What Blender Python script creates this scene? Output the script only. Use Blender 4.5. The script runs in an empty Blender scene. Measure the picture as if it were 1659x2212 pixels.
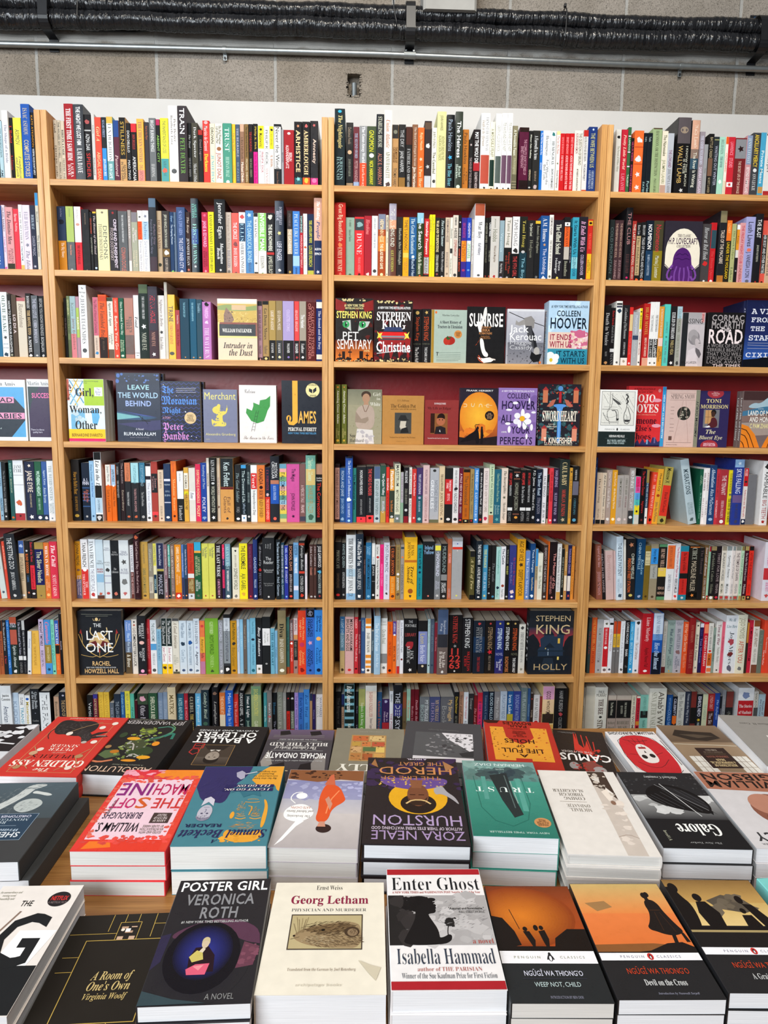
import bpy, math, random, hashlib
import numpy as np
from mathutils import Matrix, Vector
SC = bpy.context.scene
COL = SC.collection
R = math.radians

# ------------------------------------------------------------------ camera
CAM = np.array([0.1131284, -2.3586570, 0.0]); YAW, PIT, ROL, F = 0.03470850, -0.13644047, 0.01118461, 1475.966
cy, sy, cp, sp, cr, sr = math.cos(YAW), math.sin(YAW), math.cos(PIT), math.sin(PIT), math.cos(ROL), math.sin(ROL)
FW = np.array([sy*cp, cy*cp, sp]); r0 = np.array([cy, -sy, 0.0]); u0 = np.cross(r0, FW)
RT = cr*r0 + sr*u0; UP = -sr*r0 + cr*u0
cam = bpy.data.cameras.new('camera'); co = bpy.data.objects.new('camera', cam); COL.objects.link(co)
co.matrix_world = Matrix(((RT[0], UP[0], -FW[0], CAM[0]), (RT[1], UP[1], -FW[1], CAM[1]), (RT[2], UP[2], -FW[2], CAM[2]), (0, 0, 0, 1)))
cam.sensor_fit = 'VERTICAL'; cam.sensor_height = 36.0; cam.lens = F/2212*36.0
cam.clip_start = 0.02; SC.camera = co

# ------------------------------------------------------------------ light
w = bpy.data.worlds.new('world'); SC.world = w; w.use_nodes = True
bg = w.node_tree.nodes['Background']; bg.inputs[0].default_value = (0.86, 0.93, 1.0, 1); bg.inputs[1].default_value = 0.19
def area(name, loc, target, sx, sy_, power, color):
    l = bpy.data.lights.new(name, 'AREA'); l.shape = 'RECTANGLE'; l.size = sx; l.size_y = sy_; l.energy = power; l.color = color
    o = bpy.data.objects.new(name, l); COL.objects.link(o); o.location = loc
    o.rotation_euler = (Vector(target) - Vector(loc)).to_track_quat('-Z', 'Y').to_euler()
    return o
area('ceiling_lamp_light', (0.3, -1.75, 2.3), (0.15, -0.5, -0.6), 0.9, 0.35, 60, (1.0, 0.93, 0.82))
area('shop_window_light', (-2.6, -5.0, 1.5), (-0.1, 0.0, 0.0), 3.6, 2.4, 365, (0.88, 0.95, 1.0))
SC.view_settings.view_transform = 'Standard'; SC.view_settings.look = 'None'
SC.view_settings.exposure = -0.09; SC.view_settings.gamma = 1.0
SC.view_settings.use_curve_mapping = False

# ------------------------------------------------------------------ helpers
def lin(h):
    if len(h) == 3: h = h[0]*2 + h[1]*2 + h[2]*2
    v = [max(.03, int(h[i:i+2], 16)/255-.034*(1-int(h[i:i+2], 16)/255)) for i in (0, 2, 4)]
    return tuple(c/12.92 if c <= 0.04045 else ((c+0.055)/1.055)**2.4 for c in v) + (1.0,)
def unproj_y(px, py, y):
    d = FW + (px-829.5)/F*RT - (py-1106)/F*UP
    return CAM + d*((y-CAM[1])/d[1])
def project(X):
    d = np.array(X) - CAM; z = d@FW
    return 829.5 + F*(d@RT)/z, 1106 - F*(d@UP)/z
def rnd(*k): return random.Random(hashlib.md5(repr(k).encode()).hexdigest())

class MB:
    """collects coloured polygons; build() links them as one mesh object"""
    def __init__(s): s.v = []; s.f = []; s.c = []; s.m = []
    def poly(s, pts, col, m=0):
        n = len(s.v); s.v.extend([tuple(p) for p in pts]); s.f.append(tuple(range(n, n+len(pts)))); s.c.append(col); s.m.append(m)
    def tris(s, pts, faces, col, m=0):
        n = len(s.v); s.v.extend([tuple(p) for p in pts])
        for f in faces: s.f.append(tuple(n+i for i in f)); s.c.append(col); s.m.append(m)
    def box(s, x0, y0, z0, x1, y1, z1, col=(1, 1, 1, 1), m=0, T=None):
        P = [(x0,y0,z0),(x1,y0,z0),(x1,y1,z0),(x0,y1,z0),(x0,y0,z1),(x1,y0,z1),(x1,y1,z1),(x0,y1,z1)]
        if T: P = [T(*p) for p in P]
        s.tris(P, [(0,3,2,1),(4,5,6,7),(0,1,5,4),(1,2,6,5),(2,3,7,6),(3,0,4,7)], col, m)
    def prism(s, prof, z0, z1, col, m=0, T=None):
        """profile in x,y extruded along z"""
        n = len(prof); P = [(x, y, z0) for x, y in prof] + [(x, y, z1) for x, y in prof]
        if T: P = [T(*p) for p in P]
        F_ = [(i, (i+1) % n, n+(i+1) % n, n+i) for i in range(n)] + [tuple(range(n-1, -1, -1)), tuple(range(n, 2*n))]
        s.tris(P, F_, col, m)
    def tube(s, pts, rad, col=(1,1,1,1), m=0, seg=12, cap=True):
        rings = []; base = len(s.v); N = len(pts)
        for i, p in enumerate(pts):
            a = Vector(pts[max(0, i-1)]); b = Vector(pts[min(N-1, i+1)]); d = (b-a).normalized()
            ref = Vector((0, 0, 1)) if abs(d.z) < 0.9 else Vector((1, 0, 0))
            e1 = d.cross(ref).normalized(); e2 = d.cross(e1)
            rr = rad[i] if isinstance(rad, (list, tuple)) else rad
            for k in range(seg):
                t = 2*math.pi*k/seg
                s.v.append(tuple(Vector(p) + (e1*math.cos(t) + e2*math.sin(t))*rr))
        for i in range(N-1):
            for k in range(seg):
                q = (base+i*seg+k, base+i*seg+(k+1) % seg, base+(i+1)*seg+(k+1) % seg, base+(i+1)*seg+k)
                s.f.append(q); s.c.append(col); s.m.append(m)
        if cap:
            s.f.append(tuple(base+k for k in range(seg))); s.c.append(col); s.m.append(m)
            s.f.append(tuple(base+(N-1)*seg+k for k in range(seg-1, -1, -1))); s.c.append(col); s.m.append(m)
    def mesh(s, name, mats, smooth=False):
        me = bpy.data.meshes.new(name); me.from_pydata(s.v, [], s.f)
        a = me.attributes.new('Col', 'FLOAT_COLOR', 'FACE'); a.data.foreach_set('color', np.array(s.c, np.float32).ravel())
        for m in mats: me.materials.append(m)
        if len(mats) > 1: me.polygons.foreach_set('material_index', s.m)
        if smooth: me.polygons.foreach_set('use_smooth', [True]*len(s.f))
        me.update(); return me
    def build(s, name, mats, parent=None, smooth=False):
        o = bpy.data.objects.new(name, s.mesh(name, mats, smooth)); COL.objects.link(o)
        if parent: o.parent = parent
        return o
def tag(o, label=None, cat=None, group=None, kind=None):
    if label: o['label'] = label
    if cat: o['category'] = cat
    if group: o['group'] = group
    if kind: o['kind'] = kind
    return o
def empty(name, loc=(0, 0, 0)):
    o = bpy.data.objects.new(name, None); COL.objects.link(o); o.location = loc; o.empty_display_size = 0.05; return o

# ------------------------------------------------------------------ materials
def new_mat(name):
    m = bpy.data.materials.new(name); m.use_nodes = True; nt = m.node_tree
    return m, nt, nt.nodes['Principled BSDF']
def nd(nt, t, **kw):
    n = nt.nodes.new(t)
    for k, v in kw.items(): setattr(n, k, v)
    return n
def ramp(nt, stops):
    n = nt.nodes.new('ShaderNodeValToRGB'); cr_ = n.color_ramp
    while len(cr_.elements) < len(stops): cr_.elements.new(0.5)
    for e, (p, c) in zip(cr_.elements, stops): e.position = p; e.color = c
    return n
def mat_print(name, rough, spec=0.5):
    m, nt, b = new_mat(name); L = nt.links.new
    a = nd(nt, 'ShaderNodeAttribute', attribute_name='Col')
    tc = nd(nt, 'ShaderNodeTexCoord'); n = nd(nt, 'ShaderNodeTexNoise'); n.inputs['Scale'].default_value = 60; n.inputs['Detail'].default_value = 4
    L(tc.outputs['Object'], n.inputs['Vector'])
    r1 = nd(nt, 'ShaderNodeMapRange'); r1.inputs['To Min'].default_value = 0.9; r1.inputs['To Max'].default_value = 1.08
    L(n.outputs[0], r1.inputs['Value'])
    mx = nd(nt, 'ShaderNodeVectorMath', operation='SCALE'); L(a.outputs['Color'], mx.inputs[0]); L(r1.outputs[0], mx.inputs['Scale'])
    L(mx.outputs[0], b.inputs['Base Color'])
    r2 = nd(nt, 'ShaderNodeMapRange'); r2.inputs['To Min'].default_value = rough-0.08; r2.inputs['To Max'].default_value = rough+0.1
    L(n.outputs[0], r2.inputs['Value']); L(r2.outputs[0], b.inputs['Roughness'])
    b.inputs['Specular IOR Level'].default_value = spec
    return m
def mat_paper(name, axis):
    m, nt, b = new_mat(name); L = nt.links.new
    a = nd(nt, 'ShaderNodeAttribute', attribute_name='Col')
    tc = nd(nt, 'ShaderNodeTexCoord'); mp = nd(nt, 'ShaderNodeMapping')
    sc = [14, 14, 14]; sc[axis] = 1500; mp.inputs['Scale'].default_value = sc
    n = nd(nt, 'ShaderNodeTexNoise'); n.inputs['Scale'].default_value = 1.0; n.inputs['Detail'].default_value = 3
    L(tc.outputs['Object'], mp.inputs[0]); L(mp.outputs[0], n.inputs['Vector'])
    r1 = nd(nt, 'ShaderNodeMapRange'); r1.inputs['From Min'].default_value = 0.3; r1.inputs['From Max'].default_value = 0.7
    r1.inputs['To Min'].default_value = 0.9; r1.inputs['To Max'].default_value = 1.04; L(n.outputs[0], r1.inputs['Value'])
    mx = nd(nt, 'ShaderNodeVectorMath', operation='SCALE'); L(a.outputs['Color'], mx.inputs[0]); L(r1.outputs[0], mx.inputs['Scale'])
    L(mx.outputs[0], b.inputs['Base Color']); b.inputs['Roughness'].default_value = 0.9; b.inputs['Specular IOR Level'].default_value = 0.15
    bp = nd(nt, 'ShaderNodeBump'); bp.inputs['Strength'].default_value = 0.25; bp.inputs['Distance'].default_value = 0.0006
    L(n.outputs[0], bp.inputs['Height']); L(bp.outputs[0], b.inputs['Normal'])
    return m
def mat_wood(name, axis, dark, mid, light, rough=0.42):
    m, nt, b = new_mat(name); L = nt.links.new
    tc = nd(nt, 'ShaderNodeTexCoord'); oi = nd(nt, 'ShaderNodeObjectInfo')
    off = nd(nt, 'ShaderNodeVectorMath', operation='SCALE'); off.inputs[0].default_value = (13.1, 7.7, 3.3); L(oi.outputs['Random'], off.inputs['Scale'])
    add = nd(nt, 'ShaderNodeVectorMath', operation='ADD'); L(tc.outputs['Object'], add.inputs[0]); L(off.outputs[0], add.inputs[1])
    def noise(along, across, detail, dist=0.0):
        mp = nd(nt, 'ShaderNodeMapping'); s = [across]*3; s[axis] = along; mp.inputs['Scale'].default_value = s
        n = nd(nt, 'ShaderNodeTexNoise'); n.inputs['Scale'].default_value = 1; n.inputs['Detail'].default_value = detail; n.inputs['Distortion'].default_value = dist
        L(add.outputs[0], mp.inputs[0]); L(mp.outputs[0], n.inputs['Vector']); return n
    n1 = noise(1.6, 34, 6, 0.6); n2 = noise(12, 420, 3)
    r1 = ramp(nt, [(0.3, dark), (0.5, mid), (0.72, light)]); L(n1.outputs[0], r1.inputs[0])
    r2 = ramp(nt, [(0.36, (0.55, 0.5, 0.45, 1)), (0.5, (1, 1, 1, 1))]); L(n2.outputs[0], r2.inputs[0])
    mx = nd(nt, 'ShaderNodeMix', data_type='RGBA', blend_type='MULTIPLY'); mx.inputs['Factor'].default_value = 0.55
    L(r1.outputs[0], mx.inputs['A']); L(r2.outputs[0], mx.inputs['B']); L(mx.outputs['Result'], b.inputs['Base Color'])
    b.inputs['Roughness'].default_value = rough; b.inputs['Specular IOR Level'].default_value = 0.4
    bp = nd(nt, 'ShaderNodeBump'); bp.inputs['Strength'].default_value = 0.12; bp.inputs['Distance'].default_value = 0.001
    L(n2.outputs[0], bp.inputs['Height']); L(bp.outputs[0], b.inputs['Normal'])
    return m
def mat_plain(name, col, rough=0.5, metal=0.0, nscale=30, namt=0.12, bump=0.0, bscale=200):
    m, nt, b = new_mat(name); L = nt.links.new
    tc = nd(nt, 'ShaderNodeTexCoord'); n = nd(nt, 'ShaderNodeTexNoise'); n.inputs['Scale'].default_value = nscale; n.inputs['Detail'].default_value = 4
    L(tc.outputs['Object'], n.inputs['Vector'])
    c = lin(col); r1 = ramp(nt, [(0.3, tuple(x*(1-namt) for x in c[:3])+(1,)), (0.7, tuple(min(1, x*(1+namt)) for x in c[:3])+(1,))])
    L(n.outputs[0], r1.inputs[0]); L(r1.outputs[0], b.inputs['Base Color'])
    b.inputs['Roughness'].default_value = rough; b.inputs['Metallic'].default_value = metal
    if bump:
        n2 = nd(nt, 'ShaderNodeTexNoise'); n2.inputs['Scale'].default_value = bscale; n2.inputs['Detail'].default_value = 5
        L(tc.outputs['Object'], n2.inputs['Vector'])
        bp = nd(nt, 'ShaderNodeBump'); bp.inputs['Strength'].default_value = bump; bp.inputs['Distance'].default_value = 0.003
        L(n2.outputs[0], bp.inputs['Height']); L(bp.outputs[0], b.inputs['Normal'])
    return m
def mat_block():
    """split-face concrete block, stack bond, in world metres (x along the wall, z up)"""
    m, nt, b = new_mat('concrete_block'); L = nt.links.new
    tc = nd(nt, 'ShaderNodeTexCoord'); sx = nd(nt, 'ShaderNodeSeparateXYZ'); L(tc.outputs['Object'], sx.inputs[0])
    cb = nd(nt, 'ShaderNodeCombineXYZ'); L(sx.outputs['X'], cb.inputs['X']); L(sx.outputs['Z'], cb.inputs['Y'])
    mp = nd(nt, 'ShaderNodeMapping'); mp.inputs['Location'].default_value = (-BX0, -BZ0, 0); L(cb.outputs[0], mp.inputs[0])
    nw = nd(nt, 'ShaderNodeTexNoise'); nw.inputs['Scale'].default_value = 26; L(tc.outputs['Object'], nw.inputs['Vector'])
    wv = nd(nt, 'ShaderNodeVectorMath', operation='SCALE'); wv.inputs['Scale'].default_value = 0.006; L(nw.outputs['Color'], wv.inputs[0])
    ad = nd(nt, 'ShaderNodeVectorMath', operation='ADD'); L(mp.outputs[0], ad.inputs[0]); L(wv.outputs[0], ad.inputs[1])
    br = nd(nt, 'ShaderNodeTexBrick'); br.offset = 0.0; br.squash = 1.0
    br.inputs['Color1'].default_value = lin('958e86'); br.inputs['Color2'].default_value = lin('8a8074'); br.inputs['Mortar'].default_value = lin('a5a39f')
    br.inputs['Scale'].default_value = 1; br.inputs['Mortar Size'].default_value = 0.006; br.inputs['Mortar Smooth'].default_value = 0.3
    br.inputs['Brick Width'].default_value = 0.406; br.inputs['Row Height'].default_value = 0.203
    L(ad.outputs[0], br.inputs['Vector'])
    n1 = nd(nt, 'ShaderNodeTexNoise'); n1.inputs['Scale'].default_value = 260; n1.inputs['Detail'].default_value = 6; n1.inputs['Roughness'].default_value = 0.7
    L(tc.outputs['Object'], n1.inputs['Vector'])
    r1 = ramp(nt, [(0.34, (0.30, 0.29, 0.28, 1)), (0.46, (0.86, 0.85, 0.84, 1)), (0.66, (1.16, 1.15, 1.14, 1))]); L(n1.outputs[0], r1.inputs[0])
    n3 = nd(nt, 'ShaderNodeTexNoise'); n3.inputs['Scale'].default_value = 5; n3.inputs['Detail'].default_value = 5; L(tc.outputs['Object'], n3.inputs['Vector'])
    r3 = ramp(nt, [(0.35, (0.86, 0.85, 0.83, 1)), (0.62, (1.1, 1.1, 1.11, 1))]); L(n3.outputs[0], r3.inputs[0])
    sp_ = nd(nt, 'ShaderNodeMapRange'); sp_.inputs['To Min'].default_value = 0.95; sp_.inputs['To Max'].default_value = 0.35; L(br.outputs['Fac'], sp_.inputs['Value'])
    m1 = nd(nt, 'ShaderNodeMix', data_type='RGBA', blend_type='MULTIPLY'); L(sp_.outputs[0], m1.inputs['Factor'])
    L(br.outputs['Color'], m1.inputs['A']); L(r1.outputs[0], m1.inputs['B'])
    m2 = nd(nt, 'ShaderNodeMix', data_type='RGBA', blend_type='MULTIPLY'); m2.inputs['Factor'].default_value = 1.0
    L(m1.outputs['Result'], m2.inputs['A']); L(r3.outputs[0], m2.inputs['B'])
    dz = nd(nt, 'ShaderNodeMath', operation='SUBTRACT'); dz.inputs[1].default_value = BZ0 - .004; L(sx.outputs['Z'], dz.inputs[0])   # mortar smeared along the bed joint
    az = nd(nt, 'ShaderNodeMath', operation='ABSOLUTE'); L(dz.outputs[0], az.inputs[0])
    ns = nd(nt, 'ShaderNodeTexNoise'); ns.inputs['Scale'].default_value = 14; ns.inputs['Detail'].default_value = 6; L(tc.outputs['Object'], ns.inputs['Vector'])
    nz = nd(nt, 'ShaderNodeMath', operation='MULTIPLY_ADD'); nz.inputs[1].default_value = -.05; L(ns.outputs[0], nz.inputs[0]); L(az.outputs[0], nz.inputs[2])
    sm = nd(nt, 'ShaderNodeMapRange'); sm.inputs['From Min'].default_value = -.014; sm.inputs['From Max'].default_value = 0.0; sm.inputs['To Min'].default_value = .85; sm.inputs['To Max'].default_value = 0; L(nz.outputs[0], sm.inputs['Value'])
    m3 = nd(nt, 'ShaderNodeMix', data_type='RGBA'); L(sm.outputs[0], m3.inputs['Factor']); L(m2.outputs['Result'], m3.inputs['A']); m3.inputs['B'].default_value = lin('b9b6b1')
    L(m3.outputs['Result'], b.inputs['Base Color'])
    b.inputs['Roughness'].default_value = 0.92; b.inputs['Specular IOR Level'].default_value = 0.2
    h = nd(nt, 'ShaderNodeMath', operation='MULTIPLY_ADD'); h.inputs[1].default_value = -0.8; L(br.outputs['Fac'], h.inputs[0]); L(n1.outputs[0], h.inputs[2])
    bp = nd(nt, 'ShaderNodeBump'); bp.inputs['Strength'].default_value = 0.7; bp.inputs['Distance'].default_value = 0.003
    L(h.outputs[0], bp.inputs['Height']); L(bp.outputs[0], b.inputs['Normal'])
    return m
def mat_wrap():
    """wrinkled glossy black plastic sleeve, wrinkles running around the tube"""
    m, nt, b = new_mat('black_plastic_wrap'); L = nt.links.new
    tc = nd(nt, 'ShaderNodeTexCoord'); mp = nd(nt, 'ShaderNodeMapping'); mp.inputs['Scale'].default_value = (75, 9, 14)
    L(tc.outputs['Object'], mp.inputs[0])
    n = nd(nt, 'ShaderNodeTexNoise'); n.inputs['Scale'].default_value = 1; n.inputs['Detail'].default_value = 3; n.inputs['Distortion'].default_value = 0.7; L(mp.outputs[0], n.inputs['Vector'])
    bp = nd(nt, 'ShaderNodeBump'); bp.inputs['Strength'].default_value = 1.0; bp.inputs['Distance'].default_value = 0.012
    L(n.outputs[0], bp.inputs['Height']); L(bp.outputs[0], b.inputs['Normal'])
    r1 = ramp(nt, [(0.3, (0.004, 0.004, 0.005, 1)), (0.7, (0.014, 0.014, 0.016, 1))]); L(n.outputs[0], r1.inputs[0]); L(r1.outputs[0], b.inputs['Base Color'])
    b.inputs['Roughness'].default_value = 0.22; b.inputs['Specular IOR Level'].default_value = 0.55
    return m
W = 0.914; T_ = 0.0198
BX0, BZ0 = 0.2171, 1.281
OAK_X = mat_wood('oak_grain_across', 0, lin('bd884e'), lin('d49f62'), lin('e2b277'))
OAK_Z = mat_wood('oak_grain_up', 2, lin('bd884e'), lin('d49f62'), lin('e2b277'))
OAK_T = mat_wood('oak_table_grain', 0, lin('7e552e'), lin('9b6e3f'), lin('b0834e'), 0.38)
RED = mat_plain('red_painted_board', '982429', 0.36, 0, 12, 0.1, 0.15, 60)
WHITE = mat_plain('white_painted_board', 'c4c1be', 0.6, 0, 6, 0.04, 0.1, 90)
CMU = mat_block(); WRAP = mat_wrap()
BLACK = mat_plain('black_steel', '1c1c1f', 0.4, 0.0, 40, 0.15)
BLUEBOLT = mat_plain('blue_zinc', '4a6a8c', 0.35, 0.8)
EMT = mat_plain('galvanised_steel', '9a9e9f', 0.4, 0.85, 50, 0.08, 0.05, 120)
PLASTER = mat_plain('grey_plaster', '9f9d99', 0.9, 0, 8, 0.12, 0.3, 60)
HOLE = mat_plain('peg_hole_dark', '3a2412', 0.8)
FLOOR = mat_plain('dark_floor', '6a6158', 0.6, 0, 4, 0.15)
COVER_M = mat_print('matte_cover_stock', 0.5, 0.14); COVER_G = mat_print('gloss_cover_stock', 0.28, 0.24)
PAPER = [mat_paper('page_edges_x', 0), mat_paper('page_edges_y', 1), mat_paper('page_edges_z', 2)]

# ------------------------------------------------------------------ structure: wall, white board, floor
DEPTH = 0.18; WALLY = 0.205
def wall():
    m = MB(); c = (1,)*4; x0, x1, z0, z1 = -2.2, 2.9, -1.5, 2.3; hx0, hx1, hz0, hz1 = 0.058, 0.104, 1.112, 1.186; y = WALLY; t = 0.15
    for a, b_, e, f in ((x0, z0, hx0, z1), (hx1, z0, x1, z1), (hx0, z0, hx1, hz0), (hx0, hz1, hx1, z1)):
        m.poly([(a, y, b_), (e, y, b_), (e, y, f), (a, y, f)], c)
    d = y + 0.032                                               # the chiselled recess
    m.poly([(hx0, d, hz0), (hx1, d, hz0), (hx1, d, hz1), (hx0, d, hz1)], c)
    m.poly([(hx0, y, hz0), (hx0, d, hz0), (hx0, d, hz1), (hx0, y, hz1)], c)
    m.poly([(hx1, y, hz0), (hx1, y, hz1), (hx1, d, hz1), (hx1, d, hz0)], c)
    m.poly([(hx0, y, hz1), (hx0, d, hz1), (hx1, d, hz1), (hx1, y, hz1)], c)
    m.poly([(hx0, y, hz0), (hx1, y, hz0), (hx1, d, hz0), (hx0, d, hz0)], c)
    m.box(x0, y+t, z0, x1, y+t+.02, z1)
    rn = rnd('chips')                                           # broken mortar crumbs along the recess edge
    for i in range(26):
        px, pz = rn.choice([(rn.uniform(hx0-.004, hx1+.004), rn.choice((hz1, hz1, hz0))), (rn.choice((hx0, hx1)), rn.uniform(hz0, hz1))])
        s = rn.uniform(.0015, .005); m.box(px-s, y-.003, pz-s*.6, px+s, y+.012, pz+s*.6)
    return tag(m.build('wall_back', [CMU]), kind='structure')
wall()
m = MB(); m.box(-2.2, DEPTH+.006, .70, 2.9, WALLY-.001, 1.079); tag(m.build('trim_1', [WHITE]), kind='structure')
m = MB(); m.box(-2.2, -3.2, -1.52, 2.9, .3, -1.5); tag(m.build('floor', [FLOOR]), kind='structure')
a = unproj_y(915, 0, .12); b2 = unproj_y(1030, 22, .12)
m = MB(); m.prism([(a[0]-.004, .205), (a[0], .128), (a[0]+.008, .12), (b2[0]-.008, .12), (b2[0], .128), (b2[0]+.004, .205)], b2[2], b2[2]+.2, (1,)*4)
tag(m.build('trim_2', [PLASTER]), kind='structure')

# ------------------------------------------------------------------ bookcases
SZ = [0.752, 0.470, 0.1885, -0.0905, -0.3677, -0.6479, -0.9274, -1.2085]
def bookcase(i, label):
    x0 = i*W; t = empty('bookcase', (x0+W/2, 0, -1.5)); tag(t, label, 'bookcase', 'oak bookcases along the wall')
    X0, X1 = -W/2, W/2; Z = lambda z: z+1.5
    for s in (-1, 1):
        a, b_ = (X0+.0006, X0+T_) if s < 0 else (X1-T_, X1-.0006)
        m = MB(); e = .0012
        m.prism([(a, DEPTH), (a, e), (a+e, 0), (b_-e, 0), (b_, e), (b_, DEPTH)], 0, Z(.9585), (1,)*4)
        h = m; sx_ = b_ if s < 0 else a
        for z in SZ[:7]:
            for dz in (.075, .107, .139):
                for yy in (.045, .14):
                    cx_ = sx_ + (.0003 if s < 0 else -.0003); zz = Z(z+dz)
                    h.poly([(cx_, yy+.0026*math.cos(k*math.pi/4), zz+.0026*math.sin(k*math.pi/4)) for k in range(8)], lin('3a2412'), 1)
        m.build('side_panel', [OAK_Z, HOLE], t)
    for z in SZ:
        m = MB(); e = .001
        P = [(.0015, Z(z)-.0192), (.0015+e, Z(z)-.0192-.0), (DEPTH, Z(z)-.0192), (DEPTH, Z(z)), (.0015+e, Z(z)), (.0015, Z(z)-e)]
        m.prism([(p[0], p[1]) for p in P], X0+T_+.0002, X1-T_-.0002, (1,)*4, T=lambda a, b_, c: (c, a, b_))
        m.build('shelf', [OAK_X], t)
    m = MB(); m.box(X0+T_, .012, 0, X1-T_, .03, Z(SZ[7]-.0194)); m.build('plinth', [OAK_X], t)
    m = MB(); m.box(X0+.002, DEPTH+.0004, Z(-1.48), X1-.002, DEPTH+.0056, Z(SZ[0])-.002); m.build('back_panel', [RED], t)
for i, l in ((-2, 'oak bookcase cut by the picture edge, with Dead Babies facing out on its fourth shelf'),
             (-1, 'oak bookcase holding the green and yellow Girl, Woman, Other on its fourth shelf'),
             (0, 'oak bookcase holding two horror mass market paperbacks facing out on its third shelf'),
             (1, 'oak bookcase holding the black and white engraved paperback on its fourth shelf')):
    bookcase(i, l)

# ------------------------------------------------------------------ service lines on the block wall
def sleeve(name, rows, rad, label, seed, y):
    rn = rnd(seed); pts = []; rr = []
    cen = [unproj_y(px, py, y) for px, py in rows]; N = 700
    xs = np.array([c[0] for c in cen]); zs = np.array([c[2] for c in cen])
    for k in range(N):
        x = xs[0] + (xs[-1]-xs[0])*k/(N-1)
        z = np.interp(x, xs, zs) + .002*math.sin(x*9+seed) + .0015*math.sin(x*23+seed*2)
        pts.append((x, y + .003*math.sin(x*7+seed), z)); rr.append(rad*(1+.05*math.sin(x*6+seed)+rn.uniform(-.05, .05)))
    m = MB(); m.tube(pts, rr, seg=20); o = m.build(name, [WRAP], None, True)
    return tag(o, label, 'pipe', 'black wrapped pipes on the block wall'), pts
_, up_pts = sleeve('wrapped_pipe', [(-800, -34), (-140, -4), (0, 4), (100, 5), (300, 14), (560, 20), (900, 33), (1080, 40), (1220, 46), (1450, 55), (1800, 68), (2350, 88)], .0262, 'upper glossy black wrapped pipe running along the block wall', 1, .164)
_, lo_pts = sleeve('wrapped_pipe', [(-800, 6), (-140, 32), (0, 38), (100, 41), (300, 47), (560, 54), (900, 66), (1080, 76), (1220, 80), (1450, 88), (1800, 101), (2350, 121)], .0292, 'lower glossy black wrapped pipe with ribbed wrinkles on the block wall', 2, .158)
m = MB(); m.tube([unproj_y(px, py, .193) for px, py in ((-100, 60), (60, 52), (130, 54), (200, 66), (290, 69), (350, 62), (420, 58))], .004)
tag(m.build('cable', [BLACK], None, True), 'thin black cable sagging beneath the lower wrapped pipe', 'cable')
m = MB(); m.tube([unproj_y(px, py, .126) for px, py in ((849, -20), (851, 20), (856, 44), (857, 62))], .0022)
tag(m.build('hanging_cord', [BLACK], None, True), 'thin black cord hanging over the wrapped pipes beside the bolted strap', 'cord')
def strap(px, label):
    c = unproj_y(px, 45+px*.025, .16); x = c[0]
    zu = np.interp(x, [p[0] for p in up_pts], [p[2] for p in up_pts]); zl = np.interp(x, [p[0] for p in lo_pts], [p[2] for p in lo_pts])
    t = empty('pipe_strap', (x, WALLY, zl)); tag(t, label, 'strap', 'black straps holding the wrapped pipes')
    m = MB(); hw = .0155; ru, rl = .034, .037
    prof = [(WALLY-.002, zl-rl-.045), (WALLY-.002, zl-rl-.004)]
    prof += [(.158-rl*math.cos(q), zl-rl*math.sin(q)) for q in np.linspace(math.pi/2, .2, 6)]
    prof += [(.160-ru*math.cos(q), zu+ru*math.sin(q)) for q in np.linspace(.2, math.pi/2, 6)]
    prof += [(WALLY-.002, zu+ru+.004), (WALLY-.002, zu+ru+.028)]
    n = len(prof)
    for i in range(n-1):
        (ya, za), (yb, zb) = prof[i], prof[i+1]
        d = Vector((0, yb-ya, zb-za)).normalized(); nn = Vector((0, d.z, -d.y))*-.002
        q = lambda s, y, z, o: (s*hw, y-WALLY+(nn.y if o else 0), z-zl+(nn.z if o else 0))
        A = [q(-1, ya, za, 0), q(1, ya, za, 0), q(1, yb, zb, 0), q(-1, yb, zb, 0), q(-1, ya, za, 1), q(1, ya, za, 1), q(1, yb, zb, 1), q(-1, yb, zb, 1)]
        m.tris(A, [(0,3,2,1),(4,5,6,7),(0,1,5,4),(1,2,6,5),(2,3,7,6),(3,0,4,7)], (1,)*4)
    m.build('band', [BLACK], t)
    for dz in (-rl-.028, zu-zl+ru+.016):
        b_ = MB(); b_.prism([(.006*math.cos(k*math.pi/3), .006*math.sin(k*math.pi/3)) for k in range(6)], 0, .004, (1,)*4, T=lambda a_, c_, e: (a_, -.0045-e, c_+dz))
        b_.build('bolt', [BLUEBOLT], t)
strap(103, 'black bolted strap around the pipes above the Kate Atkinson spine end of the wall'.replace('Kate Atkinson spine', 'blue Complete Stories'))
strap(886, 'black bolted strap around the pipes, above the conduit coupling')
strap(1640, 'black bolted strap around the pipes at the far end beyond the tied pipes')
def tie(px, label):
    x = unproj_y(px, 50, .16)[0]
    zu = np.interp(x, [p[0] for p in up_pts], [p[2] for p in up_pts]); zl = np.interp(x, [p[0] for p in lo_pts], [p[2] for p in lo_pts])
    pts = [(x, .161-.0365*math.cos(q), zl-.0365*math.sin(q)) for q in np.linspace(1.9, -.1, 9)] + [(x+.002, .163-.034*math.cos(q), zu+.034*math.sin(q)) for q in np.linspace(-.1, 1.7, 9)]
    m = MB(); m.tube(pts, .0022, seg=8); m.box(x-.004, .142, zu+.032, x+.004, .152, zu+.041)
    tag(m.build('cable_tie', [BLACK], None), label, 'cable tie', 'cable ties round the wrapped pipes')
tie(176, 'black cable tie round the pipes near the sagging cable'); tie(1217, 'black cable tie with a stub end round the pipes past the plaster lump')
CY = .186
t = empty('conduit', tuple(unproj_y(0, 95, CY))); tag(t, 'thin galvanised steel conduit running above the white board', 'conduit')
t0 = np.array(t.location)
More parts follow.
